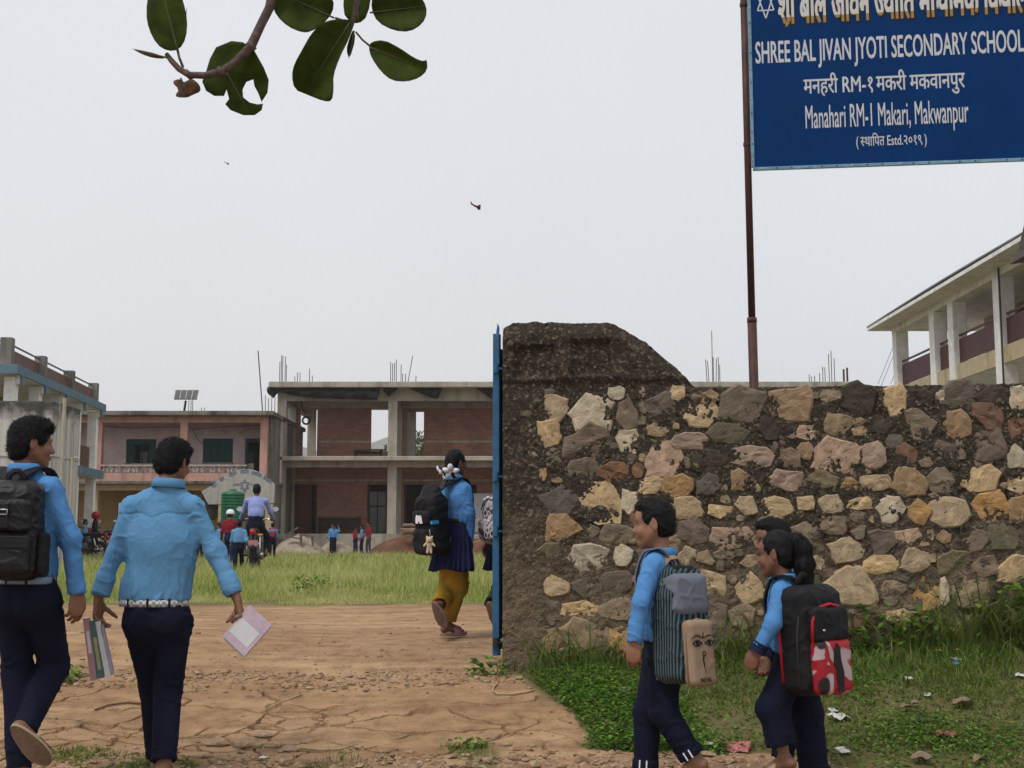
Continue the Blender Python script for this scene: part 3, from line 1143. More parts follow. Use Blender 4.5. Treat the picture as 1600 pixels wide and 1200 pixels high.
def strands(V, F, n, ln, seed=0, flow=None, up=.35):
 """thin hair blades standing a little off a hair mesh"""
 rs = np.random.RandomState(seed)
 N = normals(V, F)
 i = rs.randint(0, len(V), n)
 p, nn = V[i], N[i]
 fl = np.array(flow if flow is not None else (0, -.25, -.6), np.float32) + rs.normal(0, .45, (n, 3))
 t = fl - nn * (fl * nn).sum(1)[:, None]
 t /= np.linalg.norm(t, axis=1)[:, None] + 1e-6
 sd = np.cross(t, nn)
 L = ln * rs.uniform(.5, 1.2, n)[:, None]
 w = .0010
 a = p - sd * w
 b = p + sd * w
 c = p + t * L * .6 + nn * L * up * .7
 e = p + t * L + nn * L * up
 VV = np.stack([a, b, c + sd * w * .8, c - sd * w * .8, e], 1).reshape(-1, 3)
 k = np.arange(n)[:, None] * 5
 FF = np.concatenate([k + np.array([[0, 1, 2]]), k + np.array([[0, 2, 3]]), k + np.array([[3, 2, 4]])])
 return VV, FF


def hand_mesh(curl, thumb, h):
 """right hand, wrist at origin, fingers towards +y, palm facing -z, thumb on the -x side"""
 key = ('hand', curl, thumb, h)
 if key in _cache: return _cache[key]
 f = Field((-.085, -.13, -.11), (.075, .215, .06), h)
 f.cap((0, -.035, 0), (0, .0, 0), .025, .024, 0, ax=(0, 0, 1), fl=.85)
 f.cap((0, .0, 0), (-.006, .05, 0), .026, .034, .015, ax=(0, 0, 1), fl=.50)
 f.cap((-.006, .04, 0), (.0, .082, 0), .036, .037, .012, ax=(0, 0, 1), fl=.36)
 f.ell((-.026, .035, -.010), (.016, .030, .013), k=.012)
 spread = [(-.030, .086, .070), (-.0095, .092, .079), (.011, .089, .073), (.030, .080, .058)]
 for i, (x, y, L) in enumerate(spread):
  c = curl * (1 + .12 * (i - 1.2))
  p = Vector((x, y, 0))
  ang = 0.15 * curl
  pts = [p - Vector((0, .02, 0)), p]
  for s, fr in ((.46, 1.0), (.31, 1.1), (.23, .7)):
   ang += c * fr
   p = p + Vector((x * .10 * fr, math.cos(ang), -math.sin(ang))) * (L * s)
   pts.append(p)
  f.chain([tuple(q) for q in pts], [.0098, .0094, .0086, .0078, .0066], .003)
 p = Vector((-.028, .030, -.008))
 d = Vector((-.62, .72, -.30 - .4 * thumb)).normalized()
 q = p + d * .040
 d2 = (d + Vector((.35 * thumb, .25, -.55 * thumb))).normalized()
 r = q + d2 * .032
 d3 = (d2 + Vector((.45 * thumb, .1, -.4 * thumb))).normalized()
 f.chain([tuple(p), tuple(q), tuple(r), tuple(r + d3 * .024)], [.014, .0108, .0095, .0078], .006)
 V, F = f.mesh()
 _cache[key] = (V, F)
 return _cache[key]


def foot_mesh(h):
 """right foot, ankle at origin, toes towards +y, sole at z = -.075"""
 if ('foot', h) in _cache: return _cache[('foot', h)]
 f = Field((-.07, -.09, -.095), (.07, .20, .14), h)
 f.cap((0, 0, .045), (0, 0, 0), .033, .033, 0)
 f.cap((0, 0, -.01), (0, -.032, -.045), .034, .030, .02)
 f.cap((0, -.02, -.045), (-.004, .10, -.052), .030, .036, .025, ax=(0, 0, 1), fl=.72)
 f.cap((0, .01, -.01), (-.006, .10, -.045), .030, .026, .02)
 for i, x in enumerate((-.030, -.011, .006, .021, .034)):
  f.cap((x, .105 - .006 * i, -.056), (x * 1.1, .162 - .011 * i - (0.006 if i == 0 else 0), -.062), .013 if i == 0 else .0095, .011 if i == 0 else .008, .006)
 V, F = f.mesh()
 _cache[('foot', h)] = (V, F)
 return _cache[('foot', h)]


def slipper(parent, R, ank, sc, mat_sole, mat_strap, style='slide'):
 """foam slide under a foot frame (columns side, toe, up)"""
 out = []
 n = 28
 def outline(k, grow_):
  a = 2 * math.pi * k / n
  y = .058 + .125 * math.cos(a)
  w = .040 + .012 * smooth(0, .16, np.array(y)) - .004
  return (grow_ * float(w) * math.sin(a) * (1.0 + .12 * abs(math.sin(a))), y * 1.0)
 mb = MB()
 rings = []
 for (z, g) in ((-.108, .94), (-.104, 1.02), (-.086, 1.06), (-.078, 1.02), (-.078, .9)):
  rings.append([(outline(k, g)[0], outline(k, g)[1], z + (.012 * max(0, (outline(k, g)[1] - .12) / .06) ** 2)) for k in range(n)])
 V = [v for r in rings for v in r]
 F = []
 for i in range(len(rings) - 1):
  for k in range(n):
   k2 = (k + 1) % n
   F.append((i * n + k2, i * n + k, (i + 1) * n + k, (i + 1) * n + k2))
 F.append(tuple(range(n)))
 L = (len(rings) - 1) * n
 F.append(tuple(L + k for k in range(n - 1, -1, -1)))
 X = np.array(V, np.float32) * sc
 W_ = np.array(ank) + X @ R.T
 sole = mesh_np('slipper', W_, F, [mat_sole, M['foam_sole']], parent, False, mi=[0] * (n * 4) + [1, 0])
 # strap over the instep
 S, G = [], []
 m = 11
 for j, y in enumerate((.055, .075, .105, .128)):
  hgt = (.050, .046, .034, .026)[j] + (0.006 if style == 'slide' else 0)
  for (off) in (0.0, .006):
   for k in range(m):
    a = math.pi * k / (m - 1)
    S.append(((.046 + off) * math.cos(a), y, -.092 + (hgt + .012 + off) * math.sin(a) ** .8))
 def id_(j, o, k): return (j * 2 + o) * m + k
 for j in range(3):
  for k in range(m - 1):
   G.append((id_(j, 1, k), id_(j + 1, 1, k), id_(j + 1, 1, k + 1), id_(j, 1, k + 1)))
   G.append((id_(j, 0, k + 1), id_(j + 1, 0, k + 1), id_(j + 1, 0, k), id_(j, 0, k)))
 for k in range(m - 1):
  G.append((id_(0, 0, k), id_(0, 1, k), id_(0, 1, k + 1), id_(0, 0, k + 1)))
  G.append((id_(3, 1, k), id_(3, 0, k), id_(3, 0, k + 1), id_(3, 1, k + 1)))
 X = np.array(S, np.float32) * sc
 mesh_np('strap', np.array(ank) + X @ R.T, G, mat_strap, sole, True)
 return sole


def joinm(parts):
 """[(V, F(n,3|4), material index, tint or None)] -> V, faces list as quads/tris, mi, tint"""
 Vs, Fs, mi, T, b = [], [], [], [], 0
 for (V, F, m, t) in parts:
  Vs.append(V)
  Fs += (F + b).tolist()
  mi += [m] * len(F)
  T.append(t if t is not None else np.ones((len(V), 4), np.float32))
  b += len(V)
 return np.concatenate(Vs), Fs, mi, np.concatenate(T)


def folds(V, F, bones, amp, seed=0.0, freq=1.0):
 """cloth creases: crosswise rolls along limbs, deeper next to bends. bones: (a, b, joint weight at a, at b, crosswise frequency)"""
 N = normals(V, F)
 rec = []
 for (a, b, wa, wb, fr, *lat) in bones:
  lt = lat[0] if lat else 1.0
  a, b = np.array(a, np.float32), np.array(b, np.float32)
  ab = b - a
  L = float(np.linalg.norm(ab))
  t = np.clip(((V - a) @ ab) / (L * L), 0, 1)
  d = np.linalg.norm(V - (a + t[:, None] * ab), axis=1)
  ax = ab / L
  e1 = np.array(Vector(ax).orthogonal().normalized(), np.float32)
  e2 = np.cross(ax, e1)
  q = np.stack([t * L * fr + (V @ e1) * 5 * freq, (V @ e1) * 6 * freq * lt + seed, (V @ e2) * 6 * freq * lt], 1)
  q += .6 * np.stack([noise3(V * 7 + seed), noise3(V * 7 + 20 + seed), noise3(V * 7 + 50 + seed)], 1)
  n = noise3(q)
  n2 = noise3(q * 2.1 + 11)
  n3 = noise3(q * np.array([.45, .8, .8]) + 31)
  w = .30 + wa * np.exp(-(t * L / .08) ** 2) + wb * np.exp(-((1 - t) * L / .08) ** 2)
  mask = smooth(-.25, .35, noise3(V * 6 + 70 + seed))
  dv = (np.exp(-(n / .13) ** 2) * 1.0 * mask + np.exp(-(n2 / .10) ** 2) * .45 * (1 - mask) + n3 * .8 - .25) * w
  rec.append((d, dv))
 best = np.min([r_[0] for r_ in rec], 0)
 wt = [np.exp(-(r_[0] - best) / .018) for r_ in rec]
 disp = sum(w_ * r_[1] for w_, r_ in zip(wt, rec)) / sum(wt)
 return V + N * (amp * disp)[:, None]


def collar(parent, c, r, R, mat, hgt=.036, opening=0.35):
 """folded shirt collar ring round the neck; R columns: side, forward, up"""
 n = 26
 S, F = [], []
 prof = [(0.0, -.03), (.000, hgt), (.006, hgt + .004), (.012, hgt - .002), (.020, -.004), (.016, -.006), (.008, .01)]
 for k in range(n):
  a = math.pi / 2 + opening / 2 + (2 * math.pi - opening) * k / (n - 1)
  ca, sa = math.cos(a), math.sin(a)
  front = max(0, sa)
  for (dr, z) in prof:
   rr = r + dr
   zz = z - .030 * front
   if dr > .015: zz -= .018 * front ** 3
   S.append((rr * ca, rr * .98 * sa, zz))
 m = len(prof)
 for k in range(n - 1):
  for j in range(m - 1):
   F.append((k * m + j, (k + 1) * m + j, (k + 1) * m + j + 1, k * m + j + 1))
 V = np.array(c) + np.array(S, np.float32) @ R.T
 return mesh_np('collar', V, F, mat, parent, True)


def ring_mesh(c, R, rx, ry, h, th, n=40, z0=0.0):
 """flat band (belt) round an ellipse"""
 S, F = [], []
 for k in range(n):
  a = 2 * math.pi * k / n
  for (dr, z) in ((0, -h / 2), (th, -h / 2), (th, h / 2), (0, h / 2)):
   S.append(((rx + dr) * math.cos(a), (ry + dr) * math.sin(a), z + z0))
 for k in range(n):
  k2 = (k + 1) % n
  for j in range(4):
   j2 = (j + 1) % 4
   F.append((k * 4 + j, k2 * 4 + j, k2 * 4 + j2, k * 4 + j2))
 return np.array(c) + np.array(S, np.float32) @ R.T, F


HS = np.array([.93, .90, 1.0], np.float32)                # narrower skull


def build_person(label, group, d, J, o):
 """J: joint -> (px, py, depth offset) of the photograph; o: options"""
 h = o.get('h', .006)
 Pj = {k: (v if isinstance(v, Vector) else P(v[0], v[1], d + v[2])) for k, v in J.items()}
 A = {k: np.array(v, np.float32) for k, v in Pj.items()}
 foot0 = min(A['anL'][2], A['anR'][2])
 bx, by = float(A['pel'][0]), float(A['pel'][1])
 root = thing('person', label, 'person', (bx, by, gzf(bx, by)), 0, group)
 side = Pj['shR'] - Pj['shL']
 side.z = 0
 side.normalize()
 fwd = Vector((0, 0, 1)).cross(side)                       # facing direction
 up = Vector((0, 0, 1))
 RB = np.array([side, fwd, up], np.float32).T
 hsz = o['head'] / .22
 HR = rotm(*o['look'])
 fh = o.get('fh', .0042)
 parts = []
 hv, hf, ht = head_mesh(fh if h < .01 else .014, o.get('kid', False))
 parts.append((A['head'] + (hv * hsz * HS) @ HR.T, hf, 0, ht))
 for ev, ef, em in eye_meshes():
  parts.append((A['head'] + (ev * hsz * HS) @ HR.T, ef, em, None))
 # hands and forearms
 bs = o.get('bs', 1.0)
 for s, S_ in (('L', -1), ('R', 1)):
  curl, thumb, n, fd = o.get('hand' + s, (.45, .5, None, None))
  hx, hf2 = hand_mesh(curl, thumb, (.0038 if h < .007 else .005) if h < .01 else .016)
  hx = hx.copy() * o.get('hs', 1.0)
  ff = hf2
  if S_ < 0:
   hx[:, 0] *= -1
   ff = hf2[:, ::-1]
  fore = (A['wr' + s] - A['el' + s])
  dirv = Vector(fore) if fd is None else Vector(fd)
  palm = Vector(-side * S_) if n is None else Vector(n)
  R = frame(dirv, -palm)
  if np.linalg.det(R) < 0: R[:, 0] *= -1
  parts.append((A['wr' + s] + hx @ R.T, ff, 0, None))
  a, b = A['wr' + s], A['wr' + s] + (A['el' + s] - A['wr' + s]) * .6
  f = Field(np.minimum(a, b) - .06, np.maximum(a, b) + .06, .007 if h < .01 else .016)
  f.cap(a, b, .0235 * o.get('hs', 1.0), .029 * bs, 0)
  parts.append(f.mesh() + (0, None))
 fx, ff = foot_mesh(.005 if h < .01 else .018)
 soles = []
 for s, S_ in (('L', -1), ('R', 1)):
  toe, upv = o.get('foot' + s, (None, None))
  toe = Vector(fwd if toe is None else toe)
  upv = Vector(up if upv is None else upv)
  R = frame(toe, upv)
  X = fx.copy() * o.get('fs', 1.0)
  q = ff
  if S_ < 0:
   X[:, 0] *= -1
   q = ff[:, ::-1]
  parts.append((A['an' + s] + X @ R.T, q, 0, None))
  soles.append((R, A['an' + s]))
 nb0 = A['head'] + HR @ (np.array([0, -.024, -.06], np.float32) * hsz)
 f = Field(np.minimum(nb0, A['neck']) - .12, np.maximum(nb0, A['neck']) + .12, .007 if h < .01 else .02)
 f.cap(nb0, A['neck'] - np.array([0, 0, .05]), .046 * hsz, .045 * bs, 0)
 parts.append(f.mesh() + (0, None))
 for s in 'LR':                                            # lower shins
  a, b = A['an' + s], A['an' + s] + (A['kn' + s] - A['an' + s]) * .5
  f = Field(np.minimum(a, b) - .07, np.maximum(a, b) + .07, .008 if h < .01 else .02)
  f.cap(a, b, .033 * bs, .040 * bs, 0)
  parts.append(f.mesh() + (0, None))
 # plain body under the clothes
 lo = np.min(list(A.values()), 0) - .2
 hi = np.max(list(A.values()), 0) + .2
 f = Field(lo, hi, .014 if h < .01 else .03)
 cw, ww, fl = o['chest'], o['waist'], o.get('flat', .62)
 mid = (A['waist'] + A['neck']) / 2
 f.cap(A['pel'], A['waist'], ww * .8, ww * .75, 0, ax=fwd, fl=fl * .9)
 f.cap(A['waist'], mid, ww * .75, cw * .8, .03, ax=fwd, fl=fl * .9)
 f.cap(mid, A['neck'] - np.array([0, 0, .06]), cw * .8, cw * .45, .03, ax=fwd, fl=fl * .9)
 f.cap(A['neck'] - np.array([0, 0, .05]), A['head'] - np.array([0, 0, .04]), .04 * bs, .045 * bs, .02)
 for s in 'LR':
  f.chain([A['neck'] - np.array([0, 0, .05]), A['sh' + s], A['el' + s], A['wr' + s]], [.035 * bs, .038 * bs, .03 * bs, .022 * bs], .02)
  f.chain([A['hip' + s], A['kn' + s], A['an' + s]], [.055 * bs, .042 * bs, .03 * bs], .03)
 parts.append(f.mesh() + (0, None))
 V, F, mi, T = joinm(parts)
 body = mesh_np('body', V, F, [o['skin'], M['eye_white'], M['eye_dark']], root, True, mi=mi)
 at = body.data.color_attributes.new('tint', 'FLOAT_COLOR', 'POINT')
 at.data.foreach_set('color', T.ravel())
 # hair
 kv, kf = hair_mesh(o['hair'], .0045 if h < .01 else .014)
 if h < .01:
  sv, sf = strands(kv, kf, o.get('nstr', 4200), o.get('lstr', .014), 3, o.get('flow'), o.get('upstr', .18))
  FF = kf.tolist() + (sf + len(kv)).tolist()
  KV = np.concatenate([kv, sv])
 else:
  FF, KV = kf, kv
 hair = mesh_np('hair', A['head'] + (KV * hsz * HS) @ HR.T, FF, M['hair'], root, True)
 # shirt
 slv = o.get('sleeve', (1.0, 1.0))
 ex = o.get('ease', .016)
 tm = [A['waist'], A['neck']]
 lo = np.min([A[k] for k in ('shL', 'shR', 'elL', 'elR', 'wrL', 'wrR', 'waist', 'neck')], 0) - .16
 hi = np.max([A[k] for k in ('shL', 'shR', 'elL', 'elR', 'wrL', 'wrR', 'waist', 'neck')], 0) + .16
 lo[2] = min(lo[2], A['waist'][2] - .05)
 f = Field(lo, hi, h)
 top = A['neck'] - np.array([0, 0, .05 * bs])
 shm = (A['shL'] + A['shR']) / 2 - np.array([0, 0, .04 * bs])
 f.cap(A['waist'] - np.array([0, 0, .06]), mid, ww + ex, cw + ex, 0, ax=fwd, fl=fl)
 f.cap(mid, shm, cw + ex, cw * .86, .03, ax=fwd, fl=fl)
 # blousing over the belt
 f.cap(A['waist'] + np.array([0, 0, .035]), A['waist'] + np.array([0, 0, .045]), ww + ex + .002, None, .02, ax=fwd, fl=fl)
 f.half(A['waist'] - np.array([0, 0, o.get('tuck', .004)]), (0, 0, -1))
 for s in 'LR':
  f.cap(top, A['sh' + s], .052 * bs, .045 * bs, .05)
  e2 = A['el' + s] + (A['wr' + s] - A['el' + s]) * (slv[0] if s == 'L' else slv[1])
  f.chain([A['sh' + s], A['el' + s], e2], [.050 * bs + .2 * ex, .043 * bs + .2 * ex, .036 * bs + .3 * ex], .03)
 f.cap(top, A['neck'], .062 * bs, .05 * bs, .02)
 for s in 'LR':
  fr = slv[0] if s == 'L' else slv[1]
  ax = A['wr' + s] - A['el' + s]
  e2 = A['el' + s] + ax * fr
  sl, X = f.window(e2 - .09, e2 + .09)
  if sl is not None:
   n = ax / np.linalg.norm(ax)
   dd = -((X - e2) @ n)
   loc = np.linalg.norm(X - (e2 + n * .05), axis=-1) < .088
   D = f.D[sl]
   f.D[sl] = np.where(loc, np.maximum(D, -dd), D)
   cl = o.get('cuff', .045)
   f.cap(e2 - n * cl, e2 - n * .004, .036 * bs + .3 * ex + o.get('cuffr', .003), None, .002)
   # open end of the cuff
   f.cap(e2 - n * .012, e2 + n * .05, .029 * bs + .3 * ex, None, .003, op='s')
 V, F = f.mesh()
 V = relax(V, F, 1, .4)
 bones = []
 for s in 'LR':
  bones += [(A['sh' + s], A['el' + s], .8, 1.0, 13), (A['el' + s], A['wr' + s], 1.0, .5, 15)]
 bones.append((A['waist'], top, .55, .15, 3.0, 1.25))
 amp = o.get('fold', .0095) * bs ** 1.5
 V = folds(V, F, bones, amp, o.get('seed', 1.0))
 N = normals(V, F)
 loc = (V - A['waist']) @ RB
 th = np.arctan2(loc[:, 1] / fl, loc[:, 0])
 armd = np.minimum(np.abs(loc[:, 0]), .4)
 gather = noise3(np.stack([np.cos(th) * 7, np.sin(th) * 7, loc[:, 2] * 4 + o.get('seed', 1.0)], 1))
 gather2 = noise3(np.stack([np.cos(th) * 2.6 + loc[:, 2] * 4, np.sin(th) * 2.6, loc[:, 2] * 3.0 + 7], 1))
 inside = np.exp(-np.maximum(0, np.abs(loc[:, 0]) - (ww + .05)) / .01)
 V = V + N * (inside * (gather * .011 * np.exp(-np.maximum(0, loc[:, 2]) / .09) + gather2 * .009 * smooth(.45, .1, loc[:, 2])))[:, None]
 if o.get('yoke'):
  shz = float(((A['shL'] + A['shR']) / 2)[2])
  yz = shz - .035 + .016 * np.cos(loc[:, 0] * 34) * np.exp(-(loc[:, 0] / .09) ** 2) * -1
  V = V - N * (.005 * np.exp(-((V[:, 2] - yz) / .004) ** 2) * (loc[:, 1] < -.02) * (np.abs(loc[:, 0]) < .19))[:, None]
 shirt = mesh_np('shirt', V, F, o['shirt'], root, True)
 if o.get('collar', True) and h < .01:
  nd = Vector(A['head']) - Vector(A['neck'])
  nd = (nd.normalized() + Vector((0, 0, 1.5))).normalized()
  CR = frame(fwd, nd)
  collar(shirt, A['neck'] - np.array(fwd) * o.get('colb', .010) + np.array([0, 0, o.get('colz', -.006)]), o.get('colr', .066 * bs), CR, o['shirt'], .036 * bs)
 # trousers
 if o.get('trousers') is not None:
  lr = o['legs']
  hem = o.get('hem', (0.02, 0.02))
  ks = [k + s for k in ('hip', 'kn', 'an') for s in 'LR'] + ['waist', 'pel']
  lo = np.min([A[k] for k in ks], 0) - .16
  hi = np.max([A[k] for k in ks], 0) + .16
  f = Field(lo, hi, h * 1.15)
  hw = o.get('hipw', ww + .012)
  f.cap(A['waist'] + np.array([0, 0, .02]), A['pel'], ww + .004, hw, 0, ax=fwd, fl=fl * 1.02)
  bt = A['pel'] - np.array(fwd) * .035 * bs - np.array([0, 0, .03])
  for s, S_ in (('L', -1), ('R', 1)):
   f.ell(bt + np.array(side) * (S_ * .062 * bs), (.085 * bs, .085 * bs, .10 * bs), k=.03)
   ax = A['an' + s] - A['kn' + s]
   e2 = A['kn' + s] + ax * (1 - hem[0 if s == 'L' else 1] / np.linalg.norm(ax))
   f.chain([A['hip' + s] - np.array([0, 0, .01]), A['kn' + s], e2], lr, .03)
   n = ax / np.linalg.norm(ax)
   sl, X = f.window(e2 - .12, e2 + .12)
   if sl is not None:
    dd = ((X - e2) @ n)
    lc = np.linalg.norm(X - (e2 + n * .07), axis=-1) < .115
    f.D[sl] = np.where(lc, np.maximum(f.D[sl], dd), f.D[sl])
    f.cap(e2 - n * .03, e2 + n * .05, lr[2] - .012, None, .004, op='s')
  f.half(A['waist'] + np.array([0, 0, .004]), (0, 0, 1))
  V, F = f.mesh()
  V = relax(V, F, 1, .4)
  bones = []
  for s in 'LR':
   bones += [(A['hip' + s], A['kn' + s], 1.0, 1.2, 15), (A['kn' + s], A['an' + s], 1.2, 1.3, 18)]
  V = folds(V, F, bones, o.get('tfold', .008), 5.0 + o.get('seed', 1.0), .7)
  tro = mesh_np('trousers', V, F, o['trousers'], root, True)
  if o.get('belt') is not None:
   bv, bf = ring_mesh(A['waist'] - np.array([0, 0, .018]), RB, ww + .016, (ww + .016) * fl * 1.03, .034, .006)
   mesh_np('belt', bv, bf, o['belt'], root, True)
   if h < .01:
    for a in (-2.2, -1.57, -.95, .5, 2.6):
     c = Vector(A['waist']) - Vector((0, 0, .018)) + side * ((ww + .023) * math.cos(a)) + fwd * ((ww + .023) * fl * 1.03 * math.sin(a))
     mb = MB()
     tg = (side * -math.sin(a) + fwd * math.cos(a) * fl).normalized()
     mb.bar(c - up * .025, c + up * .024, .011, .005, up=tg.cross(up))
     mb.build('belt_loop', o['trousers'], tro)
 if o.get('slipper'):
  ms, mt = o['slipper']
  for (R, a) in soles:
   slipper(root, R, a, o.get('fs', 1.0), ms, mt)
 return root, A, dict(side=side, fwd=fwd, RB=RB, body=body, shirt=shirt, hair=hair, hsz=hsz, HR=HR)


def checker_belt():
 t = NT('belt_check')
 c = t.new('ShaderNodeTexChecker')
 c.inputs['Scale'].default_value = 62.0
 c.inputs['Color1'].default_value = (.62, .62, .60, 1)
 c.inputs['Color2'].default_value = (.26, .26, .27, 1)
 t.l.new(t.co.outputs['Object'], c.inputs['Vector'])
 return t.done(c.outputs['Color'], .6)


M['foam_tan'] = plain('foam_tan', (.36, .27, .17), .8, .12)
M['foam_sole'] = plain('foam_sole', (.16, .10, .065), .85, .25, 30, .3, 200)
M['foam_pink'] = plain('foam_pink', (.32, .19, .17), .8, .1)
M['belt_check'] = checker_belt()
M['belt_grey'] = plain('belt_grey_blue', (.22, .30, .40), .6)

NEAR = 'pupils near the gate'
centre_teen, CJ, CD = build_person('tall pupil in blue shirt and checked belt carrying books in both hands', None, 6.54, dict(
 head=(271, 723, .02), neck=(264, 758, 0), shL=(207, 793, 0), shR=(302, 793, 0), elL=(178, 866, .0), elR=(336, 862, 0), wrL=(153, 938, -.03), wrR=(371, 938, -.03),
 waist=(241, 936, 0), pel=(247, 962, 0), hipL=(220, 968, 0), hipR=(272, 970, 0), knL=(240, 1074, .20), anL=(247, 1186, .24), knR=(263, 1078, .08), anR=(256, 1190, -.06)),
 dict(head=.222, look=(-22, -14, 0), skin=M['skin_teen'], hair='curly', upstr=.45, lstr=.017, shirt=M['shirt_pale'], trousers=M['navy'], chest=.160, waist=.152, flat=.66, legs=[.088, .070, .062],
   belt=M['belt_check'], sleeve=(.78, .78), cuff=.06, cuffr=.010, yoke=True, fold=.010, seed=2.0, handL=(.55, .9, (.85, -.2, -.1), (.02, .02, -1)), handR=(1.0, 1.0, (-.8, -.1, 0), (.30, -.1, -1)),
   slipper=(M['foam_tan'], M['foam_tan']), hem=(.0, .0), hipw=.160))
left_teen, LJ, LD = build_person('pupil in blue shirt with a black leather backpack, right foot lifted', None, 6.1, dict(
 head=(50, 694, .02), neck=(42, 736, 0), shL=(-8, 764, .07), shR=(79, 764, -.06), elL=(-36, 845, .06), elR=(110, 842, -.06), wrL=(-42, 925, .06), wrR=(120, 924, -.04),
 waist=(37, 900, 0), pel=(44, 930, 0), hipL=(20, 938, .02), hipR=(68, 938, -.02), knL=(28, 1052, .10), anL=(30, 1202, .02), knR=(85, 1042, .14), anR=(38, 1140, -.08)),
 dict(head=.235, look=(-58, -3, 0), skin=M['skin_teen'], hair='curly', upstr=.45, lstr=.017, shirt=M['shirt'], trousers=M['navy'], chest=.158, waist=.148, legs=[.086, .068, .060], belt=M['belt_grey'],
   sleeve=(.98, .98), seed=6.0, handL=(.4, .4, None, None), handR=(.42, .4, (-.7, .6, 0), (.02, 0, -1)), slipper=(M['foam_tan'], M['foam_tan']),
   footR=((.62, .30, -.74), (-.25, .92, .15)), hem=(.0, .0)))
# ------------------------------------------------------------------ the gate girl, her friend and the three younger pupils
M['mustard'] = cloth('trouser_mustard', (.36, .20, .022), .85, .3)
M['black_print'] = plain('trouser_black_print', (.03, .03, .032), .7, .9, 45)
M['cuff_navy'] = M['navy_blue']


def gate_girl(label, dx, dd, skirt_mat, tro_mat, d=10.0):
 q = lambda x, y, z: (x + dx, y, z + dd)
 r, A, D = build_person(label, None, d, dict(
  head=q(713, 724, .02), neck=q(712, 748, 0), shL=q(699, 766, .09), shR=q(727, 766, -.06), elL=q(692, 806, .14), elR=q(733, 803, -.09), wrL=q(678, 848, .12), wrR=q(733, 845, -.05),
  waist=q(713, 815, 0), pel=q(710, 840, 0), hipL=q(703, 848, .03), hipR=q(717, 848, -.03), knL=q(704, 915, .10), anL=q(685, 948, -.16), knR=q(714, 915, .05), anR=q(699, 975, .02)),
  dict(head=.205, look=(-52, -3, 0), skin=M['skin_dark'], hair='tied', shirt=M['shirt'], trousers=tro_mat, chest=.125, waist=.105, legs=[.085, .088, .062], bs=.86, hs=.9, fs=.86, h=.0075,
    sleeve=(.96, .96), seed=3.3 + dx, tfold=.016, hipw=.12, nstr=900, hem=(.03, .02), footL=((.45, .12, -.88), (.18, .98, .06)), footR=((.95, .3, 0), (0, 0, 1)),
    slipper=(M['foam_pink'], M['foam_pink'])))
 # pleated skirt
 side, fwd = D['side'], D['fwd']
 n, rows = 160, 16
 S = []
 for j in range(rows):
  t = j / (rows - 1)
  rx = .112 + .075 * t ** .8
  ry = .082 + .070 * t ** .8
  for k in range(n):
   a = 2 * math.pi * k / n
   pl = .013 * t * math.sin(a * 22 + 1.5 * math.sin(3 * a + 2)) + .012 * t * math.sin(a * 5 + 1)
   S.append((math.cos(a) * (rx + pl), math.sin(a) * (ry + pl), -t * .385 + .012 * t * math.sin(4 * a)))
 F = []
 for j in range(rows - 1):
  for k in range(n):
   k2 = (k + 1) % n
   F.append((j * n + k, (j + 1) * n + k, (j + 1) * n + k2, j * n + k2))
 X = np.array(S, np.float32)
 V = A['waist'] + np.array([0, 0, .012]) + X @ D['RB'].T - np.outer(-X[:, 2] * .10, np.array(fwd))
 sk = mesh_np('skirt', V, F, skirt_mat, r, True)
 so = sk.modifiers.new('thickness', 'SOLIDIFY')
 so.thickness = .004
 bv, bf = ring_mesh(A['waist'] + np.array([0, 0, .0]), D['RB'], .112, .086, .045, .008)
 mesh_np('waistband', bv, bf, M['black_nylon'], sk, True)
 return r, A, D


def braids_and_bows(root, A, D, braid=True):
 hz, HR = D['hsz'] * HS, D['HR']
 L = lambda x, y, z: Vector(A['head']) + Vector(HR @ (np.array([x, y, z], np.float32) * hz))
 # looped braids low on the head
 for s in (-1, 1):
  f = Field(np.array(L(s * .07, -.05, -.07)) - .14, np.array(L(s * .07, -.05, -.07)) + .14, .005)
  pts = [L(s * .045, -.075, -.03), L(s * .065, -.085, -.075), L(s * .070, -.070, -.12), L(s * .072, -.045, -.135), L(s * .075, -.025, -.10)]
  for i in range(len(pts) - 1):
   for t in (0, .33, .66):
    c = pts[i].lerp(pts[i + 1], t)
    f.ell(tuple(c), (.019, .019, .017), k=.004)
  V, F = f.mesh()
  mesh_np('braid', V, F, M['hair'], D['hair'], True)
 # ribbon bows: petals on a knot
 for s, c in ((-1, L(-.075, -.088, -.085)), (1, L(.062, -.095, -.078))):
  mb = MB()
  out = (c - Vector(A['head'])).normalized()
  u = out.cross(Vector((0, 0, 1))).normalized()
  w = u.cross(out)
  for k in range(5):
   a = 2 * math.pi * k / 5 + .4
   dv = (u * math.cos(a) + w * math.sin(a))
   pv = u * -math.sin(a) + w * math.cos(a)
   ring = []
   for (t, wd, lift) in ((.004, .008, 0), (.026, .022, .018), (.048, .026, .022), (.066, .016, .012), (.074, .004, .006)):
    ring.append([c + dv * t - pv * wd + out * (lift * .4), c + dv * t + out * (lift + .006), c + dv * t + pv * wd + out * (lift * .4)])
   V = [p for r_ in ring for p in r_]
   F = []
   for i in range(4):
    for j in range(2):
     F.append((i * 3 + j, i * 3 + j + 1, (i + 1) * 3 + j + 1, (i + 1) * 3 + j))
   mb.add(V, F)
  o = mb.build('hair_bow', M['white_ribbon'], D['hair'], True)
  m = o.modifiers.new('thickness', 'SOLIDIFY')
  m.thickness = .003
  k = MB()
  k.lathe([(.004, -.008), (.010, -.004), (.010, .004), (.004, .008)], c + out * .008, 10)
  k.build('knot', M['white_ribbon'], o, True)


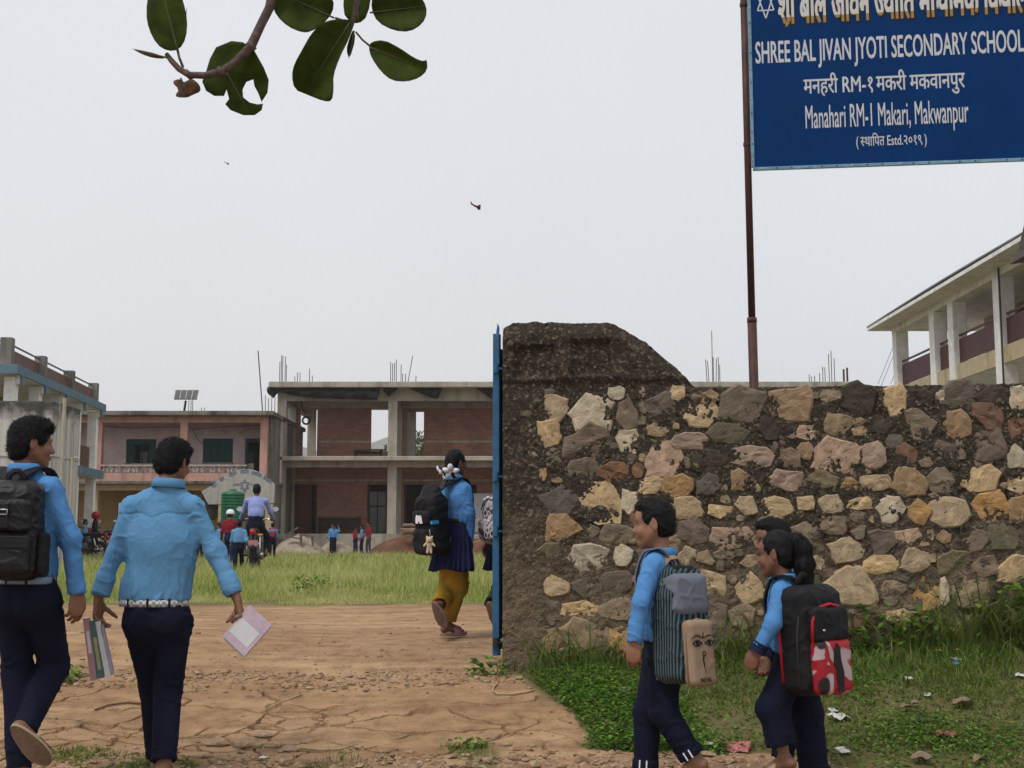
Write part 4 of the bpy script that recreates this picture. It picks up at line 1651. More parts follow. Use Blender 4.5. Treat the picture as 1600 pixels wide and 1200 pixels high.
girl, GJ, GD = gate_girl('girl with white hair bows, navy skirt and mustard trousers stepping through the gate', 0, 0, M['navy_blue'], M['mustard'])
braids_and_bows(girl, GJ, GD)
girl2, G2J, G2D = gate_girl('girl in black printed trousers half hidden behind the blue gate', 84, .22, M['navy_blue'], M['black_print'])

boy, BJ, BD = build_person('boy in blue shirt walking past the wall with a striped woven backpack', None, 6.0, dict(
 head=(1021, 819, .0), neck=(1031, 864, 0), shL=(1019, 884, -.13), shR=(1036, 883, .13), elL=(1001, 940, -.19), elR=(1046, 945, .17), wrL=(991, 1002, -.20), wrR=(1050, 1000, .16),
 waist=(1034, 998, 0), pel=(1036, 1014, 0), hipL=(1039, 1018, -.06), hipR=(1032, 1018, .06), knL=(1037, 1112, -.06), anL=(1084, 1186, -.08), knR=(1012, 1112, .05), anR=(1008, 1207, .04)),
 dict(kid=True, head=.222, look=(80, -2, 0), skin=M['skin_boy'], hair='crew', shirt=M['shirt'], trousers=M['navy'], chest=.128, waist=.120, flat=.66, bs=.80, hs=.83, fs=.8, ease=.02, cuff=.055,
   legs=[.078, .064, .056], sleeve=(.95, .95), seed=8.0, handL=(.42, .5, (.3, .9, 0), (-.05, 0, -1)), hipw=.118, hem=(.03, .03), footL=((-.85, .2, -.45), (-.35, 0, .9)), footR=((-.97, .25, 0), (0, 0, 1)),
   slipper=(M['foam_tan'], M['foam_tan']), lstr=.014, upstr=.12, flow=(0, .2, -.5)))
girl3, KJ, KD = build_person('small girl with long ponytail and red and black backpack', None, 5.85, dict(
 head=(1213, 866, .0), neck=(1227, 903, 0), shL=(1220, 926, -.11), shR=(1243, 922, .11), elL=(1208, 974, -.16), elR=(1228, 985, .12), wrL=(1183, 1018, -.15), wrR=(1199, 1028, .04),
 waist=(1239, 1016, 0), pel=(1240, 1032, 0), hipL=(1236, 1036, -.06), hipR=(1244, 1036, .06), knL=(1208, 1106, -.07), anL=(1226, 1182, -.08), knR=(1262, 1115, .07), anR=(1272, 1208, .08)),
 dict(kid=True, head=.198, look=(62, -4, 0), skin=M['skin_dark'], hair='pony', shirt=M['shirt'], trousers=M['navy'], chest=.115, waist=.112, flat=.7, bs=.74, hs=.78, fs=.74, ease=.018, cuff=.001, cuffr=0,
   legs=[.076, .070, .068], sleeve=(.80, .8), seed=4.0, handL=(.7, .9, (.5, .8, 0), (-.45, .25, -.9)), handR=(.6, .8, (-.3, -.8, 0), (-.4, -.3, -.85)), hipw=.112, hem=(.05, .0), footL=((-.80, .55, -.25), (-.1, .1, 1)),
   footR=((-.8, .55, 0), (0, 0, 1)), slipper=(M['foam_tan'], M['foam_tan']), nstr=900))
boy2, B2J, B2D = build_person('boy in blue shirt walking close behind the girl with the ponytail', None, 6.36, dict(
 head=(1207, 845, .0), neck=(1222, 882, 0), shL=(1216, 903, -.12), shR=(1236, 901, .12), elL=(1222, 958, -.16), elR=(1240, 960, .15), wrL=(1204, 1015, -.14), wrR=(1230, 1016, .14),
 waist=(1236, 1005, 0), pel=(1238, 1022, 0), hipL=(1236, 1026, -.06), hipR=(1240, 1026, .06), knL=(1244, 1108, -.05), anL=(1268, 1188, -.10), knR=(1232, 1108, .06), anR=(1222, 1192, .06)),
 dict(kid=True, head=.205, look=(98, -4, 0), skin=M['skin_dark'], hair='crew', shirt=M['shirt'], trousers=M['navy'], chest=.118, waist=.112, flat=.68, bs=.77, hs=.8, fs=.76, legs=[.074, .062, .056], seed=5.5,
   footL=((-.85, .1, -.4), (-.35, 0, .9)), footR=((-1, 0, 0), (0, 0, 1)), slipper=(M['foam_tan'], M['foam_tan']), hipw=.112))


def ponytail(A, D):
 hz, HR = D['hsz'] * HS, D['HR']
 L = lambda x, y, z: Vector(A['head']) + Vector(HR @ (np.array([x, y, z], np.float32) * hz))
 pts = [L(0, -.085, .060), L(0, -.125, .058), L(.004, -.150, .02), L(.004, -.152, -.06), L(0, -.145, -.14), L(0, -.130, -.20)]
 f = Field(np.min([tuple(p) for p in pts], 0) - .1, np.max([tuple(p) for p in pts], 0) + .1, .005)
 f.chain([tuple(p) for p in pts], [.030, .034, .040, .042, .034, .012], .02)
 V, F = f.mesh()
 N = normals(V, F)
 V = V + N * (noise3(np.stack([V[:, 0] * 110, V[:, 1] * 110, V[:, 2] * 9], 1)) * .007)[:, None]
 sv, sf = strands(V, F, 1500, .05, 5, (0, 0, -1.6), .04)
 mesh_np('ponytail', np.concatenate([V, sv]), F.tolist() + (sf + len(V)).tolist(), M['hair'], D['hair'], True)
 mb = MB()
 mb.tube([L(.034 * math.cos(a), -.100, .060 + .034 * math.sin(a)) for a in np.linspace(0, 6.28, 15)], .006, 6)
 mb.build('hair_tie', M['black_nylon'], D['hair'], True)


ponytail(KJ, KD)
# navy ribbed cuff of the small girl
def sleeve_cuff(A, s, t0, t1, r, mat, parent):
 a = Vector(A['el' + s]).lerp(Vector(A['wr' + s]), t0)
 b = Vector(A['el' + s]).lerp(Vector(A['wr' + s]), t1)
 mb = MB()
 n = 7
 mb.tube([a.lerp(b, k / n) for k in range(n + 1)], [r * (1.12 if k in (0, n) else 1.0) * (1 + .02 * (k % 2)) for k in range(n + 1)], 20)
 mb.build('cuff', mat, parent, True)


sleeve_cuff(KJ, 'L', .72, 1.02, .036, M['cuff_navy'], KD['shirt'])
sleeve_cuff(KJ, 'R', .72, 1.02, .036, M['cuff_navy'], KD['shirt'])
# turned up hems with pale stripes on the boy
def hem_band(A, s, r, mat, mat2, parent, off):
 a = Vector(A['an' + s]).lerp(Vector(A['kn' + s]), off + .16)
 b = Vector(A['an' + s]).lerp(Vector(A['kn' + s]), off)
 mb = MB()
 mb.tube([a, a.lerp(b, .1), a.lerp(b, .9), b], [r * .96, r * 1.05, r * 1.05, r * .97], 22)
 o = mb.build('turned_hem', mat, parent, True)
 for k in (2.2, 2.7):
  d = (b - a).normalized()
  x = Vector((math.cos(k + 2.0), -abs(math.sin(k)), 0))
  x = (x - d * x.dot(d)).normalized()
  m2 = MB()
  m2.bar(a + x * r * 1.06, b + x * r * 1.06, .006, .004, up=x)
  m2.build('stripe', mat2, o)
for s_ in 'LR':
 hem_band(BJ, s_, .058, M['navy'], M['white_ribbon'], bpy.data.objects[BD['shirt'].name].parent.children[3] if False else boy, .06)
# ------------------------------------------------------------------ lettering
def glyphs(s, bold=0.0):
 """flat outline mesh of a line of text: list of verts, faces, advance width (size 1).
 '~' after a letter keeps its left half (joined form); '{' draws the slanting foot stroke of the first letter"""
 V, F, x = [], [], 0.0
 i = 0
 run = []
 def emit(txt, clip=None):
  nonlocal x
  cu = bpy.data.curves.new('tmp', 'FONT')
  cu.body = txt
  cu.offset = bold
  cu.resolution_u = 3
  ob = bpy.data.objects.new('tmp', cu)
  COL.objects.link(ob)
  dg = bpy.context.evaluated_depsgraph_get()
  me = bpy.data.meshes.new_from_object(ob.evaluated_get(dg))
  bm = bmesh.new()
  bm.from_mesh(me)
  co = [v.co.x for v in bm.verts]
  w = (max(co) if co else 0.3)
  if clip is not None and co:
   cx = min(co) + (max(co) - min(co)) * clip
   bmesh.ops.bisect_plane(bm, geom=bm.verts[:] + bm.edges[:] + bm.faces[:], plane_co=(cx, 0, 0), plane_no=(1, 0, 0), clear_outer=True)
   w = cx
  bm.verts.index_update()
  b = len(V)
  V.extend([(v.co.x + x, v.co.y) for v in bm.verts])
  F.extend([tuple(b + v.index for v in f.verts) for f in bm.faces])
  bm.free()
  bpy.data.meshes.remove(me)
  bpy.data.objects.remove(ob)
  bpy.data.curves.remove(cu)
  x += w - (0.0 if clip is not None else -0.0)
 for word_i, tok in enumerate(s.split('|')):
  if tok.endswith('~'):
   emit(tok[:-1], .68)
  elif tok == ' ':
   x += .26
  elif tok == '{':                                   # foot stroke to the left of a stem
   b = len(V)
   for (px, py) in ((x - .02, .16), (x - .26, .0), (x - .24, -.06), (x - .02, .08)):
    V.append((px, py))
   F.append((b, b + 1, b + 2, b + 3))
  elif tok:
   emit(tok)
 return V, F, x


def letter_mesh(name, s, mat, parent, o, u, v, n, width, height=None, bold=0.0, gap=.0, thick=.0015):
 """text line laid on a plane: o left baseline, u right, v up (unit), scaled to width; n out of the surface"""
 V, F, w = glyphs(s, 0.0)
 xs = [q[0] for q in V]
 x0, x1 = min(xs), max(xs)
 sx = width / (x1 - x0)
 sy = sx if height is None else height / .72
 o, u, v, n = Vector(o), Vector(u), Vector(v), Vector(n)
 W_, G = [], []
 shifts = [(0, 0)] if not bold else [(-bold, -bold * .35), (bold, -bold * .35), (0, bold * .7), (0, 0)]
 for k, (dx, dy) in enumerate(shifts):                  # strokes thickened by close layers of paint
  G += [tuple(i + k * len(V) for i in q) for q in F]
  W_ += [tuple(o + u * ((a + dx - x0) * sx) + v * ((b + dy) * sy) + n * (thick + .0004 * k)) for a, b in V]
 ob = mesh_np(name, np.array(W_), G, mat, parent, False)
 return ob


# ------------------------------------------------------------------ backpacks
class Bag:
 """local frame: x along the wearer's side, y away from the back, z up; origin centre of the panel on the back"""
 def __init__(s, name, label, o, out, lean, h, lo, hi):
  out = Vector(out)
  out.z = 0
  out.normalize()
  up = (Vector((0, 0, 1)) + out * lean).normalized()
  out = (out - up * out.dot(up)).normalized()
  s.R = np.array([out.cross(up), out, up], np.float32).T
  s.o = np.array(o, np.float32)
  s.root = thing(name, label, 'backpack', tuple(s.o + s.R @ np.array([0, .05, lo[2]])))
  s.f = Field(lo, hi, h)
  s.h = h

 def T(s, p):
  return Vector(s.o + s.R @ np.array(p, np.float32))

 def field(s, name, mat, par=None, amp=0.004, fr=14, seed=0):
  V, F = s.f.mesh()
  N = normals(V, F)
  n = noise3(V * fr + seed)
  V = V + N * (amp * (np.exp(-(n / .15) ** 2) - .3) + amp * .8 * noise3(V * fr * .5 + 9 + seed))[:, None]
  ob = mesh_np(name, s.o + V @ s.R.T, F, mat, par or s.root, True)
  s.f = Field(s.f.lo, s.f.lo + s.f.h * s.f.n, s.h)
  return ob

 def local(s, name, mb, mat, par=None, sm=True):
  V = np.array([tuple(v) for v in mb.v], np.float32)
  return mesh_np(name, s.o + V @ s.R.T, mb.f, mat, par or s.root, sm)


def piping(b, pts, r, mat, name='piping', par=None):
 m = MB()
 m.tube(pts, r, 6)
 return b.local(name, m, mat, par)


def straps(b, A, D, mat, w=.05, sides='LR', bs=1.0, top=(.06, .02, .18), bottom=(.12, .02, -.2), drop=.16):
 """shoulder straps: bag top -> over the shoulder -> down the chest -> under the arm to the bag bottom"""
 side, fwd = D['side'], D['fwd']
 up = Vector((0, 0, 1))
 for s in sides:
  S_ = -1 if s == 'L' else 1
  sh = Vector(A['sh' + s])
  nk = Vector(A['neck'])
  c = sh.lerp(nk, .42)
  ctrl = [(b.T((top[0] * S_ * b.flip, top[1], top[2])), -fwd + up), (c + up * .045 * bs - fwd * .055 * bs, up - fwd), (c + up * .058 * bs, up), (c + up * .03 * bs + fwd * .07 * bs, up + fwd),
    (sh.lerp(nk, .30) - up * (.10 * bs) + fwd * .105 * bs, fwd), (sh - up * (drop + .05) * bs + fwd * .08 * bs - side * (S_ * .01), fwd + side * S_), (sh - up * (drop + .12) * bs - fwd * .0 - side * (S_ * .015 * bs), side * S_),
    (b.T((bottom[0] * S_ * b.flip, bottom[1], bottom[2])), side * S_)]
  pts, nr = [], []
  for i in range(len(ctrl) - 1):
   p0 = ctrl[max(i - 1, 0)][0]
   p1, p2 = ctrl[i][0], ctrl[i + 1][0]
   p3 = ctrl[min(i + 2, len(ctrl) - 1)][0]
   for k in range(5):
    t = k / 5
    q = .5 * ((2 * p1) + (p2 - p0) * t + (2 * p0 - 5 * p1 + 4 * p2 - p3) * t * t + (3 * p1 - p0 - 3 * p2 + p3) * t ** 3)
    pts.append(q)
    nr.append(ctrl[i][1].normalized().lerp(ctrl[i + 1][1].normalized(), t).normalized())
  pts.append(ctrl[-1][0])
  nr.append(ctrl[-1][1].normalized())
  ws = [w if k < 26 else w * .6 for k in range(len(pts))]
  m = MB()
  m.ribbon(pts, ws, .011 * bs, nr)
  ob = m.build('shoulder_strap', mat, b.root, True)
  bevel(ob, .003, 2)


M['metal'] = plain('buckle_metal', (.55, .54, .52), .3, .1, metal=1.0)
M['red_trim'] = plain('red_trim', (.38, .012, .02), .5, .1)
M['beige_canvas'] = cloth('beige_canvas', (.30, .215, .145), .9, .12)
M['grey_canvas'] = cloth('grey_canvas', (.15, .165, .20), .9, .1)
M['ink'] = plain('printed_ink', (.014, .012, .014), .8, .2)
M['plush'] = cloth('plush_cream', (.60, .47, .33), .95, .12)
M['zip_grey'] = plain('zip_grey', (.045, .045, .05), .5, .2)


def woven_stripes():
 t = NT('woven_stripes')
 sx = t.new('ShaderNodeSeparateXYZ')
 t.l.new(t.co.outputs['Object'], sx.inputs[0])
 w = t.new('ShaderNodeTexWave', wave_type='BANDS', bands_direction='X')
 w.inputs['Scale'].default_value = 21.0
 w.inputs['Distortion'].default_value = 1.2
 w.inputs['Detail'].default_value = 1.0
 t.l.new(t.map((1, 1, .12), (0, 0, .5)), w.inputs['Vector'])
 col = t.ramp(w.outputs['Fac'], [(.15, (.012, .02, .028)), (.40, (.028, .065, .082)), (.62, (.055, .11, .125)), (.80, (.02, .03, .038)), (.94, (.13, .15, .15))])
 n = t.noise(180, 3)
 col = t.mix(.5, col, t.ramp(n, [(.35, (.5, .5, .5)), (.65, (1.25, 1.25, 1.25))]), 'MULTIPLY')
 return t.done(col, .9, t.bump(n, .4, .004), .1)


M['woven'] = woven_stripes()

# black leather rucksack of the tall pupil on the left
b = Bag('backpack', 'black leather backpack with silver buckle and flap pockets', P(24, 826, 5.955), (.10, -1, 0), -.03, .006, (-.20, -.03, -.28), (.20, .26, .30))
b.flip = 1
b.f.box((0, .075, -.01), (.140, .078, .225), r=.055, k=0)
b.f.box((0, .09, .12), (.120, .085, .085), r=.06, k=.02)
b.field('main_body', M['black_leather'], None, .005, 16)
b.f.box((0, .165, .050), (.112, .032, .075), r=.024, k=0)
up_ = b.field('upper_pocket', M['black_leather'], None, .004, 20, 3)
b.f.box((0, .172, -.125), (.118, .034, .082), r=.022, k=0)
lp_ = b.field('lower_pocket', M['black_leather'], None, .004, 18, 8)
for s in (-1, 1):
 b.f.box((s * .148, .075, -.12), (.020, .055, .10), r=.016, k=0)
 b.field('side_pocket', M['black_nylon'], None, .004, 18, 12 + s)
m = MB(); m.box((-.116, .204, -.095), (.116, .210, -.040)); f_ = b.local('pocket_flap', m, M['black_leather'], lp_, False); bevel(f_, .004)
m = MB(); m.box((-.022, .198, -.005), (.022, .204, .105)); bevel(b.local('buckle_strap', m, M['black_leather'], up_, False), .003)
m = MB(); m.tube([(-.018, .209, .055), (.018, .209, .055), (.018, .209, .077), (-.018, .209, .077), (-.018, .209, .055)], .0035, 6); b.local('buckle', m, M['metal'], up_)
m = MB(); m.lathe([(.003, -.003), (.006, 0), (.003, .004)], (.03, .213, -.135), 8); b.local('stud', m, M['metal'], lp_)
piping(b, [(-.11, .150, .10), (-.085, .158, .165), (0, .160, .185), (.085, .158, .165), (.11, .150, .10), (.118, .12, .0), (.12, .12, -.12)], .004, M['zip_grey'], 'zip')
m = MB(); m.ribbon([(-.035, .035, .20), (-.030, .03, .245), (-.012, .03, .262), (.012, .03, .262), (.030, .03, .245), (.035, .035, .20)], .026, .010, (0, 1, 0.2)); b.local('carry_handle', m, M['black_nylon'])
straps(b, LJ, LD, M['black_nylon'], .062, 'LR', 1.0, (.06, .02, .19), (.12, .05, -.20))
m = MB(); m.ribbon([Vector(LJ['shR']) + Vector((.006, -.075, -.20)), Vector(LJ['shR']) + Vector((.015, -.085, -.28)), Vector(LJ['shR']) + Vector((.025, -.085, -.36))], .020, .003, (0.3, -1, 0)); m.build('loose_strap', M['black_nylon'], b.root)

# gate girl
b = Bag('backpack', 'slouching black cloth backpack with white patch on the girl with hair bows', P(690, 812, 9.88), (-.78, -.62, 0), .10, .008, (-.22, -.05, -.36), (.22, .32, .36))
b.flip = 1
b.f.box((0, .09, -.03), (.135, .085, .22), r=.06, k=0)
b.f.ell((0, .075, .17), (.10, .075, .12), k=.05)
b.f.box((0, .17, -.15), (.115, .05, .10), r=.04, k=.02)
b.field('main_body', M['black_nylon'], None, .008, 11, 4)
b.f.box((0, .175, .03), (.11, .03, .055), r=.026, k=0)
pk = b.field('front_pocket', M['black_nylon'], None, .005, 14, 6)
m = MB()
m.prism([Vector(q) for q in ((-.045, .209, -.01), (-.012, .209, -.012), (-.008, .209, .005), (.010, .209, .005), (.014, .209, -.012), (.045, .209, -.008), (.040, .209, .035), (.028, .209, .055), (.012, .209, .048), (-.018, .209, .05), (-.035, .209, .048))], (0, 0, 0), (0, .004, 0))
b.local('white_patch', m, M['white_ribbon'], pk, False)
m = MB(); m.box((-.145, .13, -.02), (-.12, .19, .005)); b.local('blue_tag', m, plain('tag_blue', (.05, .28, .5), .6), pk, False)
straps(b, GJ, GD, M['black_nylon'], .05, 'LR', .86, (.05, .02, .22), (.10, .02, -.22), .14)
kc = thing('plush_keychain', 'cream plush bear keychain dangling from the black cloth backpack', 'keychain', tuple(P(671, 862, 9.62)))
c0 = Vector(P(671, 851, 9.62))
f = Field(np.array(c0) - .12, np.array(c0) + .12, .005)
f.ell(tuple(c0 + Vector((0, 0, .035))), (.027, .024, .025), k=0)
f.ell(tuple(c0), (.021, .018, .032), k=.008)
for s in (-1, 1):
 f.ell(tuple(c0 + Vector((s * .02, 0, .058))), (.009, .007, .009), k=.004)
 f.cap(tuple(c0 + Vector((s * .018, -.004, .014))), tuple(c0 + Vector((s * .038, -.008, -.008))), .009, k=.006)
 f.cap(tuple(c0 + Vector((s * .010, -.002, -.022))), tuple(c0 + Vector((s * .014, -.008, -.058))), .010, k=.006)
V_, F_ = f.mesh()
mesh_np('bear', V_, F_, M['plush'], kc, True)
m = MB(); m.tube([c0 + Vector((0, 0, .058)), c0 + Vector((.006, .004, .075)), c0 + Vector((0, .01, .10)), c0 + Vector((0, .02, .115))], .0025, 6); m.build('ring_cord', M['metal'], kc, True)
m = MB(); m.tube([c0 + Vector((math.cos(a) * .019, math.sin(a) * .018, .016)) for a in np.linspace(0, 6.28, 13)], .004, 6); m.build('bow_tie', plain('bear_ribbon', (.12, .04, .03), .7), kc, True)

# printed bag of the half-hidden girl
t = NT('print_black_white')
vv = t.new('ShaderNodeTexVoronoi'); vv.inputs['Scale'].default_value = 24; t.l.new(t.map((1, 1, .7), (.2, .5, 0)), vv.inputs['Vector'])
M['print_bw'] = t.done(t.ramp(vv.outputs['Distance'], [(.30, (.02, .016, .02)), (.36, (.55, .50, .52)), (.55, (.6, .55, .56)), (.62, (.08, .05, .06))]), .7)
b = Bag('backpack', 'black and white printed backpack beside the blue gate', P(792, 812, 10.10), (-.80, -.6, 0), .04, .010, (-.20, -.04, -.32), (.20, .28, .32))
b.flip = 1
b.f.box((0, .085, 0), (.13, .085, .19), r=.06, k=0)
b.f.box((0, .17, -.07), (.11, .045, .085), r=.035, k=.015)
b.field('main_body', M['print_bw'], None, .005, 12, 5)
piping(b, [(-.10, .17, .08), (-.07, .17, .15), (0, .17, .17), (.07, .17, .15), (.10, .17, .08)], .005, M['zip_grey'], 'zip')
straps(b, G2J, G2D, M['black_nylon'], .05, 'LR', .86, (.05, .02, .17), (.10, .02, -.16), .14)

# woven bag with painted eyes
b = Bag('backpack', 'striped teal woven backpack with painted eyes on a beige pocket', P(1043, 975, 5.955), (.60, -.80, 0), -.10, .006, (-.20, -.05, -.34), (.20, .30, .36))
b.flip = 1
b.f.box((0, .085, -.045), (.125, .085, .215), r=.045, k=0)
b.f.box((0, .085, .10), (.105, .07, .15), r=.045, k=.02)
b.field('main_body', M['woven'], None, .005, 13, 3)
b.f.box((0, .116, .125), (.110, .070, .095), r=.04, k=0)
b.field('top_panel', M['grey_canvas'], None, .004, 14, 9)
b.f.box((0, .185, -.135), (.082, .034, .145), r=.030, k=0)
pk = b.field('front_pocket', M['beige_canvas'], None, .002, 10, 2)
piping(b, [(-.083, .19, -.26), (-.084, .19, -.05), (-.060, .19, -.002), (0, .19, .012), (.060, .19, -.002), (.084, .19, -.05), (.083, .19, -.26)], .005, M['beige_canvas'], 'piping', pk)
# beige edge strap up the side of the bag, frayed flap at the top
m = MB(); m.ribbon([(-.118, .02, -.24), (-.128, .03, -.10), (-.122, .05, .08), (-.100, .08, .21), (-.07, .09, .255)], .035, .006, (-1, .2, .2)); b.local('edge_band', m, M['beige_canvas'])
m = MB(); m.ribbon([(-.09, .02, .19), (-.06, .05, .26), (-.02, .06, .30), (.03, .06, .295), (.075, .05, .25), (.10, .02, .19)], .05, .008, (0, .6, 1)); fl_ = b.local('top_flap', m, M['beige_canvas'])
b.f.box((.0, .10, .228), (.070, .045, .03), r=.02, k=0)
b.field('open_mouth', M['black_nylon'], None, .003, 14, 1)
rs_ = random.Random(3)
for k in range(10):
 m = MB()
 x = -.08 + .017 * k
 m.tube([(x, .085, .215), (x + rs_.uniform(-.006, .006), .112, .205 + rs_.uniform(-.01, .01)), (x + rs_.uniform(-.014, .014), .135, .195 + rs_.uniform(-.02, .02))], .0018, 4)
 b.local('frayed_thread', m, M['white_ribbon'], fl_)
m = MB(); m.ribbon([(-.02, .03, .25), (-.03, .02, .32), (-.015, .015, .345), (.01, .015, .33)], .014, .004, (0, 1, 0)); b.local('hanging_loop', m, M['grey_canvas'])
y_ = .2195
def on_pocket(poly, name, mat=None):
 m = MB(); m.prism([Vector((x, y_, z)) for x, z in poly][::-1], (0, -.004, 0), (0, .0022, 0)); return b.local(name, m, mat or M['ink'], pk, False)
for s in (-1, 1):
 ex_, ez = s * .036, -.095
 n_ = 13
 upl = [(ex_ + s * (-.028 + .056 * k / (n_ - 1)), ez + .014 * math.sin(math.pi * k / (n_ - 1)) + .004 * k / n_) for k in range(n_)]
 upi = [(x, z - .0045 - .001 * math.sin(math.pi * i / (n_ - 1))) for i, (x, z) in enumerate(upl)]
 on_pocket(upl + upi[::-1] if s > 0 else (upl + upi[::-1])[::-1], 'painted_eyelid')
 lo_ = [(x, 2 * ez - z + .003) for x, z in upl]
 loi = [(x, z + .003) for x, z in lo_]
 on_pocket(loi + lo_[::-1] if s > 0 else (loi + lo_[::-1])[::-1], 'painted_lash')
 on_pocket([(ex_ + .0095 * math.cos(a), ez + .001 + .0095 * math.sin(a)) for a in np.linspace(0, 6.28, 15)[:-1]], 'painted_pupil')
 br = [(ex_ + s * (-.032 + .066 * k / 11), ez + .024 + .013 * math.sin(math.pi * k / 11)) for k in range(12)]
 bi = [(x, z - .0055 * math.sin(math.pi * min(1, .15 + i / 11))) for i, (x, z) in enumerate(br)]
 on_pocket(br + bi[::-1] if s > 0 else (br + bi[::-1])[::-1], 'painted_brow')
on_pocket([(-.003, -.072), (.003, -.072), (.0015, -.05), (0, -.044), (-.0015, -.05)], 'painted_mark')
sp = [(.010 * math.cos(a) * (1 - .06 * a), -.140 + .012 * math.sin(a) * (1 - .06 * a)) for a in np.linspace(-1.2, 5.2, 16)]
m = MB(); m.tube([(x, y_, z) for x, z in sp[::-1]] , .0022, 5); m.tube([(.006, y_, -.15), (.010, y_, -.165), (.006, y_, -.19), (.002, y_, -.215), (.003, y_, -.228)], [.003, .004, .003, .002, .001], 5); b.local('painted_nose', m, M['ink'], pk)
cu_, cv_, cn_ = Vector(b.R[:, 0]), Vector(b.R[:, 2]), Vector(b.R[:, 1])
letter_mesh('lettering', 'NEPAL', M['ink'], pk, b.T((.034, y_ - .001, -.262)), -cu_, cv_, cn_, .066, .020, .02)
straps(b, BJ, BD, M['grey_canvas'], .045, 'LR', .8, (.06, .03, .20), (.10, .02, -.24), .14)

# red and black bag
b = Bag('backpack', 'black backpack with red piping and a red and white printed pocket', P(1245, 992, 5.79), (.60, -.80, 0), -.06, .006, (-.20, -.04, -.32), (.20, .30, .33))
b.flip = 1
b.f.box((0, .085, -.02), (.135, .085, .235), r=.06, k=0)
b.f.box((0, .10, .12), (.12, .085, .09), r=.06, k=.02)
b.field('main_body', M['black_nylon'], None, .005, 12, 7)
t = NT('print_red_white')
n_ = t.noise(7.0, 2, .4, None, .6)
v_ = t.new('ShaderNodeTexVoronoi'); v_.inputs['Scale'].default_value = 9; t.l.new(t.map((1, 1, .6), (.1, .4, 0)), v_.inputs['Vector'])
c_ = t.ramp(n_, [(.44, (.42, .33, .34)), (.46, (.33, .010, .02)), (.62, (.30, .008, .018)), (.64, (.42, .33, .34))])
c_ = t.mix(t.ramp(v_.outputs['Distance'], [(.22, 1.0), (.26, 0.0)]), c_, (.02, .012, .014))
M['print_rw'] = t.done(c_, .55, None, .3)
b.f.box((0, .180, -.135), (.108, .040, .118), r=.034, k=0)
pk = b.field('printed_pocket', M['print_rw'], None, .003, 12, 2)
b.f.box((0, .176, .045), (.112, .036, .080), r=.032, k=0)
up_ = b.field('upper_pocket', M['black_nylon'], None, .004, 13, 5)
piping(b, [(-.116, .185, -.03), (-.113, .19, .06), (-.085, .193, .115), (0, .195, .132), (.085, .193, .115), (.113, .19, .06), (.116, .185, -.03)], .007, M['red_trim'], 'red_piping', up_)
for s in (-1, 1):
 piping(b, [(s * .130, .02, -.20), (s * .138, .02, 0), (s * .132, .02, .12), (s * .08, .02, .20)], .007, M['red_trim'], 'red_piping')
 piping(b, [(s * .135, .11, -.22), (s * .138, .12, 0), (s * .125, .13, .10), (s * .09, .14, .16)], .004, M['zip_grey'], 'zip')
m = MB(); m.ribbon([(-.04, .05, .20), (-.036, .06, .245), (-.015, .065, .262), (.015, .065, .262), (.036, .06, .245), (.04, .05, .20)], .03, .010, (0, 1, .3)); b.local('carry_handle', m, M['black_nylon'])
m = MB(); m.prism([Vector((x * 1.0, .2225, z)) for x, z in ((-.02, -.24), (.012, -.24), (.018, -.15), (.03, -.12), (.020, -.06), (.006, -.035), (-.012, -.05), (-.016, -.11), (-.03, -.16))][::-1], (0, -.004, 0), (0, .002, 0)); b.local('printed_figure', m, M['ink'], pk, False)
m = MB(); m.lathe([(.004, -.004), (.009, 0), (.004, .006)], (.07, .213, .02), 8); b.local('badge', m, M['metal'], up_)
straps(b, KJ, KD, M['black_nylon'], .045, 'LR', .74, (.06, .02, .20), (.11, .02, -.20), .14)

# ------------------------------------------------------------------ books
M['paper'] = plain('book_paper', (.55, .53, .50), .85, .08, 40)


def book(label, c, u, v, n, w, h, t, mat, fan=0.0, extra=None):
 """c centre; u width, v height (spine on -u), n cover normal"""
 u, v, n = Vector(u).normalized(), Vector(v), Vector(n)
 v = (v - u * v.dot(u)).normalized()
 n = u.cross(v)
 c = Vector(c)
 r = thing('book', label, 'book', c - v * h / 2)
 for s in (-1, 1):
  m = MB(); m.add([c + u * (a * w / 2) + v * (b_ * h / 2) + n * (s * t / 2 + e * s) for e in (0, .0025) for a, b_ in ((-1, -1), (1, -1), (1, 1), (-1, 1))], [(0, 1, 2, 3), (7, 6, 5, 4), (0, 4, 5, 1), (1, 5, 6, 2), (2, 6, 7, 3), (3, 7, 4, 0)])
  m.build('cover', mat, r)
 m = MB(); m.add([c + u * (-w / 2 + a) + v * (b_ * h / 2) + n * (e * (t / 2 + .0025)) for e in (-1, 1) for a, b_ in ((-.003, -1), (.0, -1), (.0, 1), (-.003, 1))], [(0, 1, 2, 3), (7, 6, 5, 4), (0, 4, 5, 1), (1, 5, 6, 2), (2, 6, 7, 3), (3, 7, 4, 0)])
 m.build('spine', mat, r)
 m = MB()
 k = 7
 for i in range(k):
  z0 = -t / 2 + t * (i + .08) / k
  z1 = -t / 2 + t * (i + .92) / k
  sh = fan * (i - k / 2) / k
  m.add([c + u * (a * w / 2 - .004 * (a > 0)) + v * (b_ * (h / 2 - .004) + (sh if b_ < 0 else 0)) + n * e for e in (z0, z1) for a, b_ in ((-1, -1), (1, -1), (1, 1), (-1, 1))], [(0, 1, 2, 3), (7, 6, 5, 4), (0, 4, 5, 1), (1, 5, 6, 2), (2, 6, 7, 3), (3, 7, 4, 0)])
 m.build('pages', M['paper'], r)
 if extra:
  extra(r, c, u, v, n, w, h, t)
 return r


